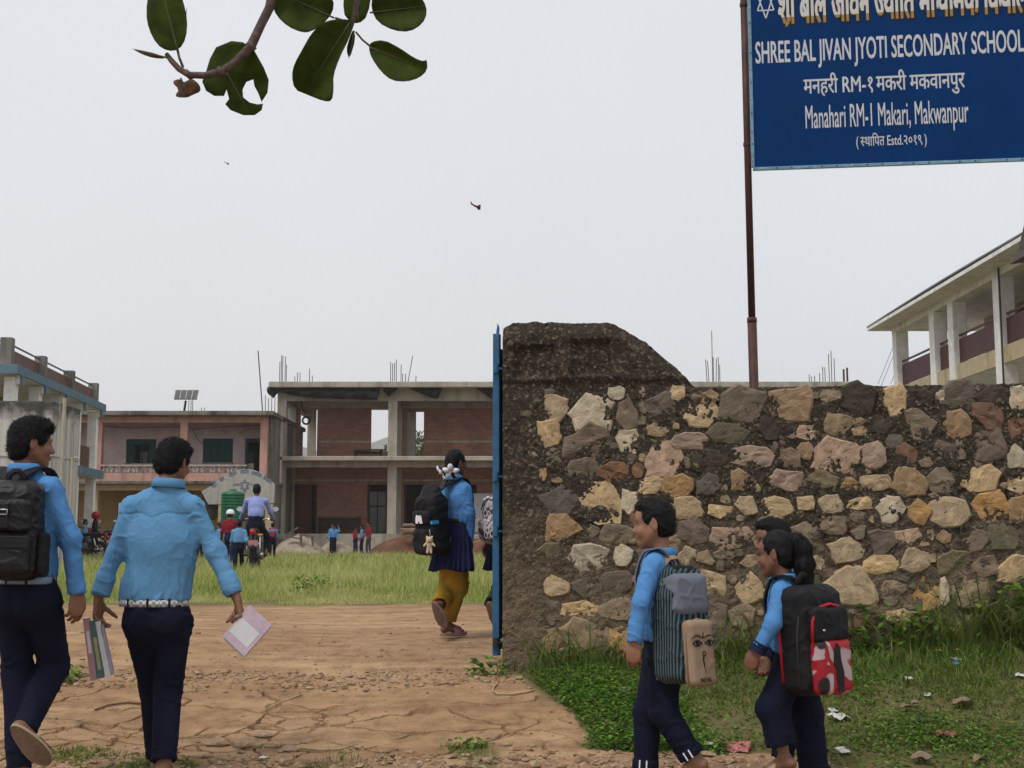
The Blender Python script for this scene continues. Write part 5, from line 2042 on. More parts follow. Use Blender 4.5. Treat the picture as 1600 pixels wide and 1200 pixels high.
def patch(r, c, u, v, n, x0, x1, y0, y1, off, mat, name):
 m = MB(); m.add([c + u * a + v * b_ + n * (off + e) for e in (0, .0012) for a, b_ in ((x0, y0), (x1, y0), (x1, y1), (x0, y1))], [(3, 2, 1, 0), (4, 5, 6, 7), (1, 5, 4, 0), (2, 6, 5, 1), (3, 7, 6, 2), (0, 4, 7, 3)])
 m.build(name, mat, r)


M['cover_pink'] = plain('cover_pink', (.52, .40, .48), .55, .12, 18)
M['cover_white'] = plain('cover_white', (.62, .62, .64), .5, .08)
M['cover_green'] = plain('cover_green', (.07, .15, .15), .55, .15)
M['cover_rose'] = plain('cover_rose', (.40, .22, .24), .55, .1)
def cov(r, c, u, v, n, w, h, t):
 for s in (-1, 1):
  patch(r, c, u * 1, v, n, -w * .46, w * .38, -h * .30, h * .16, (t / 2 + .0026) if s > 0 else -(t / 2 + .0040), M['cover_white'], 'cover_panel')
hR = Vector(CJ['wrR']) + Vector((.045, -.02, -.08))
book('floppy pink and white school book dangling from the right hand', P(387, 986, 6.47), (.72, -.12, -.62), (.66, .0, .70), (0, -1, 0), .15, .20, .014, M['cover_pink'], .03, cov)
# the stack held spine towards the road
bu, bv_ = Vector((-.30, 1, 0)), Vector((-.17, .02, 1))
c0 = P(156, 1010, 6.50)
def spine_label(mat, y0, y1):
 return lambda r, c, u, v, n, w, h, t: patch(r, c, n, v, -u, -t * .28, t * .28, y0, y1, w / 2 + .003, mat, 'spine_label')
sx = Vector((1, .30, .17)).normalized()
for k, (lab, t_, mt, ex_) in enumerate((('rose school book with a white spine label in the held stack', .026, M['cover_rose'], spine_label(M['cover_white'], -.02, .09)), ('dark green school book between the pale ones in the held stack', .028, M['cover_green'], spine_label(plain('label_yellow', (.35, .33, .15), .6), -.10, .06)),
          ('white covered school book held right of the green one', .020, M['cover_white'], None), ('thin grey-lilac exercise book on the outside of the held stack', .012, plain('cover_lilac', (.33, .31, .40), .6), None))):
 off = (-.046, -.014, .016, .036)[k]
 book(lab, c0 + sx * off + Vector((0, 0, -.006 * k)), bu, bv_ + Vector((-.03 * k, 0, 0)), sx, .15, (.305, .285, .28, .25)[k], t_, mt, .0, ex_)
# ------------------------------------------------------------------ school sign on steel poles
M['sign_blue'] = plain('sign_blue', (0.0004, 0.032, 0.135), .6, .12, 3.0, 0, 80, .08)
M['sign_white'] = plain('sign_white', (.56, .58, .62), .6, .06)
M['sign_black'] = plain('sign_black', (.006, .008, .014), .6, .1)
M['frame_blue'] = plain('frame_blue', (.16, .30, .40), .55, .3, 20)
t = NT('pole_rust')
n_ = t.noise(9.0, 6, .65, t.map((3, 3, .8)))
M['pole_rust'] = t.done(t.ramp(n_, [(.3, (.035, .014, .011)), (.55, (.075, .026, .019)), (.75, (.13, .05, .03))]), .6, t.bump(t.noise(90, 4), .3, .004), .35)

SD = 9.12
SA = Vector((P(1170, 400, SD).x, SD, 0))
SU = Vector((1, -.125, 0)).normalized()
SN = Vector((-.125, -1, 0)).normalized()


def S(px, py, out=0.0):
 a, c = P(px, py, 1.0), Vector((0, 0, CAMZ))
 d = a - c
 q = c + d * ((SA + SN * .045 - c).dot(SN) / d.dot(SN))
 return q + SN * out


def build_sign():
 a, b_ = S(1179, 262), S(1177, -60)
 x0 = (a - SA).dot(SU)
 z0, z1 = a.z, S(1300, -75).z
 wid = 2.16
 org = SA + SN * .045 + SU * x0
 root = thing('school_sign', 'blue painted school name board on brown steel poles behind the wall', 'sign', (SA.x, SA.y, gzf(SA.x, SA.y)))
 at = lambda x, z, n=0.0: org + SU * x + SN * n + Vector((0, 0, z))
 m = MB()
 m.add([at(0, z0, 0), at(wid, z0, 0), at(wid, z1, 0), at(0, z1, 0), at(0, z0, .004), at(wid, z0, .004), at(wid, z1, .004), at(0, z1, .004)], [(3, 2, 1, 0), (4, 5, 6, 7), (0, 1, 5, 4), (1, 2, 6, 5), (2, 3, 7, 6), (3, 0, 4, 7)])
 panel = m.build('board', M['sign_blue'], root)
 e = .024
 for (p, q) in ((at(-e / 2, z0 - e / 2, .004), at(wid + e / 2, z0 - e / 2, .004)), (at(-e / 2, z1 + e / 2, .004), at(wid + e / 2, z1 + e / 2, .004)), (at(-e / 2, z0, .004), at(-e / 2, z1, .004)), (at(wid + e / 2, z0, .004), at(wid + e / 2, z1, .004))):
  m = MB()
  m.bar(p, q, e if abs(p.z - q.z) > .1 else .022, .022 if abs(p.z - q.z) > .1 else e, up=SN if abs(p.z - q.z) > .1 else Vector((0, 0, 1)))
  bevel(m.build('frame_bar', M['frame_blue'], root), .003)
 rs = random.Random(4)
 for k in range(20):
  p = at(.05 + k * .107, z0 - e / 2, .017)
  m = MB(); m.box(p + Vector((-.004, -.004, -.004)), p + Vector((.004, .004, .004))); m.build('rivet', M['sign_black'] if k % 3 else M['metal'], root)
 for k in range(12):
  p = at(-e / 2, z0 + .06 + k * .115, .017)
  m = MB(); m.box(p + Vector((-.004, -.004, -.004)), p + Vector((.004, .004, .004))); m.build('rivet', M['sign_black'] if k % 2 else M['metal'], root)
 up = Vector((0, 0, 1))
 off = .006
 def line(s, xa, xb, yb, ytop, mat, bold=.0, out=off, dx=0, dz=0, nm='lettering'):
  o = S(xa, yb) ; r = S(xb, yb)
  L = (r - o).dot(SU)
  xx, zz = (o - org).dot(SU), o.z
  hgt = S(xa, ytop).z - zz
  return letter_mesh(nm, s, mat, panel, at(xx + dx, zz + dz, out), SU, up, SN, L, hgt, bold, 0, 0.0)
 line('SHREE BAL JIVAN JYOTI SECONDARY SCHOOL', 1181, 1601, 99.5, 65, M['sign_white'], .022)
 nep = 'म|न|ह|र|ी| |RM|-|१| |म|क|र|ी| |म|क|व|ा|न|प|ु|र'.replace('|ी', 'ी').replace('|ु', 'ु').replace('|ा', 'ा')
 line('मनहरी| |RM-१| |मकरी| |मकवानपुर', 1256, 1508, 147, 122, M['sign_white'], .018)
 line('Manahari RM-1 Makari, Makwanpur', 1259, 1514, 201, 164, M['sign_white'], .008)
 line('(| |स~|था|िपत| |Estd.२०१९| |)', 1338, 1448, 229, 213, M['sign_white'], .012)
 z_g = S(1400, 19).z
 t = NT('sign_letters_gold')
 sp = t.new('ShaderNodeSeparateXYZ')
 t.l.new(t.co.outputs['Object'], sp.inputs[0])
 zrel = z_g - root.location.z
 M['sign_gold'] = t.done(t.mix(t.math('GREATER_THAN', sp.outputs['Z'], zrel), (.36, .215, .055), (.60, .585, .56)), .6)
 big = 'श|{|ी| |बाल| |जीवन| |ज~|योिति| |माध~|यिमक| |ि|वद~|यालय'
 big = 'श|{|ी| |बाल| |जीवन| |ज~|यो|ित| |माध~|य|िमक| |िवद~|यालय'
 line(big, 1217, 1626, 38, -18, M['sign_black'], .035, off, .012, -.014, 'letter_shadow')
 line(big, 1217, 1626, 38, -18, M['sign_gold'], .035, off + .002)
 # six-pointed star
 c = S(1196, 4)
 cx, cz = (c - org).dot(SU), c.z
 R_ = .125
 for r0 in (0, 1):
  pts = [(cx + .55 * R_ * math.sin(k * 2.0944 + r0 * math.pi), cz + R_ * math.cos(k * 2.0944 + r0 * math.pi)) for k in range(3)]
  for k in range(3):
   p, q = pts[k], pts[(k + 1) % 3]
   m = MB(); m.bar(at(p[0], p[1], off + .0015 * r0), at(q[0], q[1], off + .0015 * r0), .009, .002, up=SN); m.build('star_line', M['sign_white'], panel)
 # poles
 for k, (dx, lean) in enumerate(((0, .0), (2.32, .0))):
  g0 = gzf(SA.x + SU.x * dx, SA.y + SU.y * dx)
  b0 = SA + SU * (dx + .028) + Vector((0, 0, g0 - .05))
  mid = SA + SU * (dx + .012 + lean * .3) + Vector((0, 0, P(1170, 500, SD).z))
  topp = SA + SU * (dx + .004 + lean) + Vector((0, 0, z1 + .15))
  if k == 1:
   b0, mid, topp = b0 + SU * .1, mid + SU * .1, topp + SU * .1
  m = MB(); m.tube([b0, mid], .034, 16); m.tube([mid - Vector((0, 0, .02)), mid + Vector((0, 0, .015))], .036, 16); m.tube([mid, topp], .026, 16)
  pole = m.build('pole', M['pole_rust'], root, False)
  for o_ in pole.data.polygons:
   o_.use_smooth = len(o_.vertices) == 4
  for zz in ((P(1170, 226, SD).z, P(1170, 8, SD).z)):
   tt = (zz - mid.z) / (topp.z - mid.z)
   c_ = mid.lerp(topp, tt)
   m = MB(); m.tube([c_ - Vector((0, 0, .012)), c_ + Vector((0, 0, .012))], .031, 16); m.bar(c_ + SN * .02, c_ + SN * .035 + SU * (.07 if k == 0 else -.12), .02, .008)
   m.build('clamp', M['pole_rust'], pole)


build_sign()

# ------------------------------------------------------------------ blue gate leaf swung open behind the wall
t = NT('gate_blue')
n_ = t.noise(6.0, 6, .7)
rst = t.ramp(t.noise(18.0, 6, .75), [(.60, 0.0), (.68, .8)])
M['gate_blue'] = t.done(t.mix(rst, t.ramp(n_, [(.3, (.012, .075, .17)), (.7, (.03, .14, .28))]), (.08, .035, .02)), .5, t.bump(t.noise(60, 4), .2, .004), .35)


def build_gate():
 hx, hy = P(776, 800, 8.70).x, 8.70
 root = thing('gate_leaf', 'blue steel gate leaf swung open, seen edge-on at the gate post', 'gate', (hx, hy, gzf(hx, hy)))
 z0, z1 = P(776, 1024, hy).z, P(776, 522, hy).z
 dv = Vector((math.sin(math.radians(13)), math.cos(math.radians(13)), 0))
 Lf = 1.75
 up = Vector((0, 0, 1))
 for k, s in enumerate((0, Lf)):
  p = Vector((hx, hy, 0)) + dv * s
  m = MB(); m.bar(p + up * z0, p + up * z1, .046, .05, up=dv); bevel(m.build('stile', M['gate_blue'], root), .004)
 for z in (z0 + .06, (z0 + z1) / 2, z1 - .12):
  p = Vector((hx, hy, z))
  m = MB(); m.bar(p + dv * .025, p + dv * (Lf - .025), .04, .045); m.build('rail', M['gate_blue'], root)
 m = MB(); m.bar(Vector((hx, hy, (z0 + z1) / 2)) + dv * .02, Vector((hx, hy, (z0 + z1) / 2)) + dv * (Lf - .02), .003, z1 - z0 - .2); m.build('sheet', M['gate_blue'], root)
 for k in range(7):
  p = Vector((hx, hy, z1)) + dv * (.02 + k * (Lf - .04) / 6)
  m = MB(); m.tube([p, p + up * .05 + Vector((.004, 0, 0)), p + up * .075], [.012, .010, .002], 6); m.build('spike', M['gate_blue'], root)
 M['gate_rust'] = plain('hinge_rust', (.035, .022, .018), .7, .4, 30)
 for py in (577, 745, 830, 1003):
  z = P(776, py, hy).z
  m = MB(); m.tube([Vector((hx - .005, hy - .035, z - .03)), Vector((hx - .005, hy - .035, z + .03))], .020, 10); m.bar(Vector((hx, hy - .03, z)), Vector((hx + .10, hy - .02, z)), .035, .012)
  m.build('hinge', M['gate_rust'] if py > 900 else M['gate_blue'], root, False)


build_gate()

# ------------------------------------------------------------------ tree whose twig hangs into the view
t = NT('leaf_dark')
n_ = t.noise(24, 4, .6)
c_ = t.ramp(n_, [(.3, (.030, .048, .009)), (.7, (.070, .100, .016))])
M['leaf_dark'] = t.done(c_, .6, t.bump(t.noise(60, 4), .2, .004), .08)
tr = t.new('ShaderNodeBsdfTranslucent')
t.l.new(t.mix(1.0, c_, (1.8, 2.2, .45), 'MULTIPLY'), tr.inputs['Color'])
ms = t.new('ShaderNodeMixShader')
ms.inputs[0].default_value = .35
t.l.new(t.b.outputs[0], ms.inputs[1]); t.l.new(tr.outputs[0], ms.inputs[2])
t.l.new(ms.outputs[0], t.n['Material Output'].inputs['Surface'])
M['leaf_brown'] = plain('leaf_brown', (.09, .05, .025), .7, .35, 50)
M['bark'] = plain('bark', (.115, .085, .075), .9, .35, 40, .6, 90)
TD = 2.6
tree = thing('overhanging_tree', 'tree with big leathery leaves, one twig hanging into the sky', 'tree', (-2.6, 1.7, gzf(-2.6, 1.7)))


from mathutils.geometry import delaunay_2d_cdt


def leaf_piece(poly, mid, curve=.02, mat=None, d=TD):
 """outline in photo pixels; mid: stalk pixel, tip pixel"""
 a, b2 = Vector((mid[0][0], mid[0][1])), Vector((mid[1][0], mid[1][1]))
 ax = (b2 - a).normalized()
 bm = bmesh.new()
 pts = [Vector(p) for p in poly]
 n = len(pts)
 if n < 20:                                            # round the outline
  pts = [q for i in range(n) for q in (pts[i].lerp(pts[(i + 1) % n], .25), pts[i].lerp(pts[(i + 1) % n], .75))]
  n = len(pts)
 def inside(p):
  c = False
  for i in range(n):
   u_, v_ = pts[i], pts[i - 1]
   if (u_.y > p.y) != (v_.y > p.y) and p.x < (v_.x - u_.x) * (p.y - u_.y) / (v_.y - u_.y) + u_.x: c = not c
  return c
 xs_, ys_ = [p.x for p in pts], [p.y for p in pts]
 inner = [Vector((x_, y_)) for x_ in np.arange(min(xs_), max(xs_), 7.0) for y_ in np.arange(min(ys_), max(ys_), 7.0)]
 inner = [p for p in inner if inside(p) and min((p - q).length for q in pts) > 3]
 vv, _, ff, *_r = delaunay_2d_cdt(pts + inner, [], [list(range(n))], 1, 1e-4)
 bv = []
 for p in vv:
  s = (p - a).dot(ax)
  o_ = (p - a).dot(Vector((-ax.y, ax.x)))
  dd = curve * (abs(o_) / 30) - .015 * (s / 100) ** 2 + .003 * math.sin(s * .12) * (abs(o_) / 30)
  bv.append(bm.verts.new(P(p.x, p.y, d - dd) - tree.location))
 for q in ff:
  bm.faces.new([bv[i] for i in q])
 bmesh.ops.recalc_face_normals(bm, faces=bm.faces[:])
 me = bpy.data.meshes.new('leaf')
 bm.to_mesh(me)
 bm.free()
 me.materials.append(mat or M['leaf_dark'])
 me.polygons.foreach_set('use_smooth', [True] * len(me.polygons))
 o = bpy.data.objects.new('leaf', me)
 link(o, tree)
 so = o.modifiers.new('thickness', 'SOLIDIFY')
 so.thickness = .0012
 m = MB()
 k = 8
 m.tube([P(*(a.lerp(b2, i / k)), d - .004 + .015 * ((b2 - a).length * i / k / 100) ** 2) for i in range(k + 1)], [.0022 - .0018 * i / k for i in range(k + 1)], 5)
 m.build('midrib', M['leaf_mid'], o, True)
 return o


M['leaf_mid'] = plain('leaf_midrib', (.10, .095, .04), .6, .2)
m = MB(); m.tube([(-2.6, 1.7, -.05), (-2.62, 1.72, 1.2), (-2.5, 1.75, 2.4), (-2.2, 1.85, 3.2)], [.17, .14, .115, .09], 14); m.build('trunk', M['bark'], tree, True)
j0 = P(500, -260, TD)
limb = MB(); limb.tube([(-2.3, 1.8, 2.95), (-1.8, 2.0, 3.35), (-1.1, 2.3, 3.25), j0, P(600, -200, TD)], [.08, .06, .04, .020, .010], 10)
tw = limb.build('limb', M['bark'], tree, True)
m = MB()
tp = [j0, P(455, -120, TD), P(428, -20, TD), P(421, 12, TD), P(408, 38, TD), P(392, 72, TD), P(370, 96, TD), P(345, 112, TD), P(320, 118, TD), P(295, 117, TD), P(280, 108, TD), P(268, 95, TD), P(260, 84, TD)]
m.tube(tp, [.013, .0115, .0105, .010, .0095, .0105, .0088, .0085, .0075, .0072, .0065, .0060, .0045], 9)
for q in ((392, 72), (345, 112), (295, 117)):
 c_ = P(q[0], q[1], TD)
 m.tube([c_ + Vector((-.004, 0, -.004)), c_ + Vector((.004, 0, .004))], [.0118, .0118], 9)
m.build('twig', M['bark'], tree, True)
m = MB(); m.tube([P(600, -200, TD), P(575, -80, TD), P(560, -10, TD), P(555, 20, TD), P(548, 45, TD)], [.010, .009, .0075, .006, .004], 8); m.build('twig', M['bark'], tree, True)
leaf_piece([(232, -12), (228, 20), (232, 45), (245, 70), (262, 80), (280, 78), (291, 60), (293, 30), (286, 0), (275, -25), (250, -30)], ((278, 80), (250, -28)))
leaf_piece([(286, 40), (292, 12), (291, 30), (288, 52)], ((287, 52), (292, 12)), .0, M['leaf_brown'])
leaf_piece([(206, 76), (222, 79), (245, 84), (260, 92), (240, 91), (222, 85)], ((260, 90), (206, 76)), .0, M['leaf_brown'])
leaf_piece([(362, 64), (380, 66), (398, 80), (412, 105), (420, 125), (418, 145), (409, 159), (404, 146), (398, 135), (396, 124), (385, 128), (379, 140), (380, 152), (390, 160), (402, 163), (411, 162), (409, 172), (398, 180), (380, 180), (360, 172), (352, 163), (358, 155), (354, 140), (350, 150), (335, 150), (322, 142), (316, 128), (322, 112), (328, 92), (338, 74)], ((352, 110), (390, 178)), .01, d=TD + .03)
leaf_piece([(428, -8), (424, 5), (432, 25), (450, 42), (472, 51), (485, 50), (505, 38), (520, 20), (522, 0), (505, -25), (460, -35)], ((522, 28), (440, -10)), d=TD + .02)
leaf_piece([(546, 30), (520, 30), (500, 38), (485, 55), (474, 75), (460, 100), (456, 118), (460, 140), (480, 148), (505, 158), (518, 158), (521, 140), (520, 118), (530, 90), (545, 60), (552, 40)], ((546, 36), (482, 138)), .03)
leaf_piece([(580, 65), (600, 62), (625, 75), (648, 91), (662, 96), (667, 92), (668, 110), (655, 122), (635, 128), (612, 126), (595, 112), (580, 90), (576, 75)], ((577, 74), (666, 108)), .03)
leaf_piece([(582, -10), (580, 15), (590, 35), (615, 48), (640, 50), (660, 38), (668, 20), (662, 0), (640, -25)], ((578, 20), (662, 10)), d=TD + .02)
leaf_piece([(538, -25), (536, 20), (545, 32), (560, 38), (575, 25), (582, -20)], ((560, 34), (560, -20)), .01, d=TD + .04)
leaf_piece([(546, 60), (552, 45), (556, 60), (546, 94), (541, 78)], ((553, 48), (545, 93)), .0, d=TD + .01)
leaf_piece([(268, 128), (280, 123), (286, 130), (300, 122), (312, 132), (314, 143), (302, 148), (292, 153), (276, 152), (274, 148), (280, 140)], ((282, 122), (296, 150)), .03, M['leaf_brown'])
m = MB(); m.tube([P(286, 105, TD), P(280, 90, TD), P(277, 76, TD)], .003, 6); m.build('leaf_stalk', M['bark'], tree, True)
m = MB(); m.tube([P(556, 50, TD), P(566, 62, TD), P(578, 72, TD)], .0022, 6); m.build('leaf_stalk', M['bark'], tree, True)
m = MB(); m.tube([P(524, 28, TD + .02), P(540, 33, TD + .01), P(550, 30, TD)], .0022, 6); m.build('leaf_stalk', M['bark'], tree, True)
rs_ = random.Random(8)
for k in range(16):                                   # foliage above the frame
 cx, cy = rs_.uniform(250, 720), rs_.uniform(-260, -110)
 a = rs_.uniform(0, 6.28)
 L_, w_ = rs_.uniform(90, 120), rs_.uniform(30, 42)
 pts = []
 for i in range(14):
  t_ = 2 * math.pi * i / 14
  u_, v_ = L_ / 2 * math.cos(t_), w_ * math.sin(t_)
  pts.append((cx + u_ * math.cos(a) - v_ * math.sin(a), cy + u_ * math.sin(a) + v_ * math.cos(a)))
 leaf_piece(pts, ((cx - L_ / 2 * math.cos(a), cy - L_ / 2 * math.sin(a)), (cx + L_ / 2 * math.cos(a), cy + L_ / 2 * math.sin(a))), .03, d=TD + rs_.uniform(-.1, .15))

# two insects on the wing
M['insect_red'] = plain('insect_red', (.12, .015, .035), .5, .4, 200)
M['insect_grey'] = plain('insect_grey', (.10, .10, .11), .5, .3, 200)
for (px, py, d_, s_, mt, lab, dz) in ((743, 322, 3.6, 1.0, M['insect_red'], 'dark red butterfly with raised wings in the open sky', 1), (354, 255, 3.6, .42, M['insect_grey'], 'tiny grey insect flying against the pale sky', 1)):
 c = P(px, py, d_)
 r = thing('flying_insect', lab, 'insect', c)
 m = MB(); m.tube([c + Vector((-.012, 0, .006)) * s_, c, c + Vector((.012, 0, -.008)) * s_], [.0015 * s_, .003 * s_, .0015 * s_], 6); m.build('insect_body', mt, r, True)
 for s2 in (-1, 1):
  m = MB()
  m.prism([c + Vector(q) * s_ for q in ((-.006, 0, .003), (-.015, s2 * .004, .016), (-.013, s2 * .006, .006), (-.002, 0, -.002))], (0, 0, 0), (0, .0006, 0))
  m.prism([c + Vector(q) * s_ for q in ((.004, 0, -.002), (.006, s2 * .004, .001), (.015, s2 * .006, .003), (.014, s2 * .003, -.010), (.006, 0, -.011))], (0, 0, 0), (0, .0006, 0))
  m.build('wing', mt, r)
# ------------------------------------------------------------------ materials of the buildings
def weathered(name, c, dirt, lo=.45, hi=.62, sc=1.2, rough=.9, streak=True, amt=.8):
 t = NT(name)
 n1 = t.noise(sc * 4, 6, .65)
 v = t.map((2.2, 2.2, .35)) if streak else None
 n2 = t.noise(sc, 6, .65, v)
 col = t.ramp(n1, [(.3, tuple(x * .82 for x in c)), (.7, tuple(min(1, x * 1.1) for x in c))])
 col = t.mix(t.ramp(n2, [(lo, 0.0), (hi, amt)]), col, dirt)
 return t.done(col, rough, t.bump(t.noise(25, 4), .15, .02), .15)


def brick_mat():
 t = NT('brick_wall')
 b_ = t.new('ShaderNodeTexBrick')
 b_.inputs['Scale'].default_value = 1.0
 b_.inputs['Brick Width'].default_value = .24
 b_.inputs['Row Height'].default_value = .078
 b_.inputs['Mortar Size'].default_value = .012
 b_.inputs['Color1'].default_value = (.37, .135, .085, 1)
 b_.inputs['Color2'].default_value = (.51, .215, .14, 1)
 b_.inputs['Mortar'].default_value = (.24, .19, .15, 1)
 rot = t.map((1, 1, 1), (math.pi / 2, 0, 0))
 t.l.new(rot, b_.inputs['Vector'])
 n = t.noise(1.0, 6, .7)
 col = t.mix(t.ramp(n, [(.42, 0.0), (.70, .75)]), b_.outputs['Color'], (.16, .115, .09))
 return t.done(col, .95, t.bump(b_.outputs['Fac'], -.4, .01), .1)


M['brick'] = brick_mat()
M['concrete'] = weathered('concrete_grey', (.43, .39, .32), (.19, .16, .125), .48, .70, .8)
M['concrete_mould'] = weathered('concrete_mouldy', (.215, .20, .175), (.035, .033, .030), .46, .62, .55, .95, True, .85)
M['lattice'] = weathered('lattice_whitewash', (.52, .44, .38), (.20, .16, .13), .5, .66, 1.5)
M['pink_paint'] = weathered('pink_paint', (.56, .33, .265), (.22, .13, .105), .50, .72, 1.0)
M['mauve_wall'] = weathered('mauve_wall', (.62, .485, .475), (.42, .32, .31), .52, .75, .7)
M['cream_paint'] = weathered('cream_paint', (.52, .43, .27), (.26, .205, .13), .52, .75, 1.0)
M['yellow_wall'] = weathered('yellow_wall', (.42, .30, .13), (.26, .18, .09), .55, .75, .7)
M['white_paint'] = weathered('white_paint', (.86, .84, .80), (.50, .46, .40), .55, .78, .9)
M['blue_paint'] = weathered('blue_trim', (.14, .215, .275), (.10, .125, .15), .52, .72, 1.2)
M['white_wall'] = weathered('white_arch', (.47, .445, .40), (.22, .19, .16), .52, .70, 1.4)
M['teal_paint'] = weathered('teal_paint', (.018, .068, .065), (.010, .03, .03), .5, .7, 2.0, .6)
M['brown_sheet'] = plain('brown_sheet', (.115, .058, .040), .6, .2, 2.0)
M['maroon_rail'] = plain('maroon_rail', (.085, .022, .025), .5, .2, 3.0)
M['shade_paint'] = plain('painted_shade', (.045, .04, .036), .95, .2)  # near-black colour puts the shade of unlit spaces on the surface
M['dark_glass'] = plain('dark_glass', (.012, .014, .016), .15, .2, 3.0, 0, 80, .5)
M['rebar'] = plain('rebar_rust', (.085, .06, .052), .8, .3)
M['tarp'] = plain('tarpaulin_black', (.014, .016, .019), .45, .4, 3.0, .4, 8, .35)
M['wood'] = plain('weathered_wood', (.15, .105, .075), .9, .3, 5.0, .3, 40)
M['wood_dark'] = plain('dark_wood', (.045, .028, .020), .8, .3, 5.0)
M['tank_green'] = plain('tank_green', (.008, .115, .052), .4, .15, 2.0, 0, 80, .4)
M['roof_grey'] = weathered('roof_sheet', (.20, .205, .21), (.09, .09, .09), .5, .7, .6, .6)
M['letter_blue'] = plain('letter_blue', (.05, .10, .25), .8, .3)
M['rubber'] = plain('rubber', (.012, .012, .012), .8, .2)


def bxp(root, name, x0, x1, y0, y1, z0, z1, mat, par=None, bv=0.0):
 m = MB(); m.box((min(x0, x1), min(y0, y1), min(z0, z1)), (max(x0, x1), max(y0, y1), max(z0, z1)))
 o = m.build(name, mat, par or root)
 if bv: bevel(o, bv)
 return o


def X(px, y): return P(px, 700, y).x
def Z(py, y): return P(800, py, y).z


def wall_with_holes(root, name, x0, x1, z0, z1, y, th, holes, mat, par=None):
 """one wall slab in the plane y..y+th with rectangular openings [(x0,x1,z0,z1)]"""
 xs = sorted(set([x0, x1] + [v for h_ in holes for v in h_[:2]]))
 zs = sorted(set([z0, z1] + [v for h_ in holes for v in h_[2:]]))
 m = MB()
 def solid(i, j):
  if i < 0 or j < 0 or i >= len(xs) - 1 or j >= len(zs) - 1: return False
  cx, cz = (xs[i] + xs[i + 1]) / 2, (zs[j] + zs[j + 1]) / 2
  return not any(h_[0] < cx < h_[1] and h_[2] < cz < h_[3] for h_ in holes)
 for i in range(len(xs) - 1):
  for j in range(len(zs) - 1):
   if not solid(i, j): continue
   a, b_, c, d = xs[i], xs[i + 1], zs[j], zs[j + 1]
   m.add([(a, y, c), (b_, y, c), (b_, y, d), (a, y, d)], [(0, 1, 2, 3)])
   m.add([(a, y + th, c), (b_, y + th, c), (b_, y + th, d), (a, y + th, d)], [(3, 2, 1, 0)])
   if not solid(i - 1, j): m.add([(a, y, c), (a, y + th, c), (a, y + th, d), (a, y, d)], [(3, 2, 1, 0)])
   if not solid(i + 1, j): m.add([(b_, y, c), (b_, y + th, c), (b_, y + th, d), (b_, y, d)], [(0, 1, 2, 3)])
   if not solid(i, j - 1): m.add([(a, y, c), (b_, y, c), (b_, y + th, c), (a, y + th, c)], [(3, 2, 1, 0)])
   if not solid(i, j + 1): m.add([(a, y, d), (b_, y, d), (b_, y + th, d), (a, y + th, d)], [(0, 1, 2, 3)])
 return m.build(name, mat, par or root)


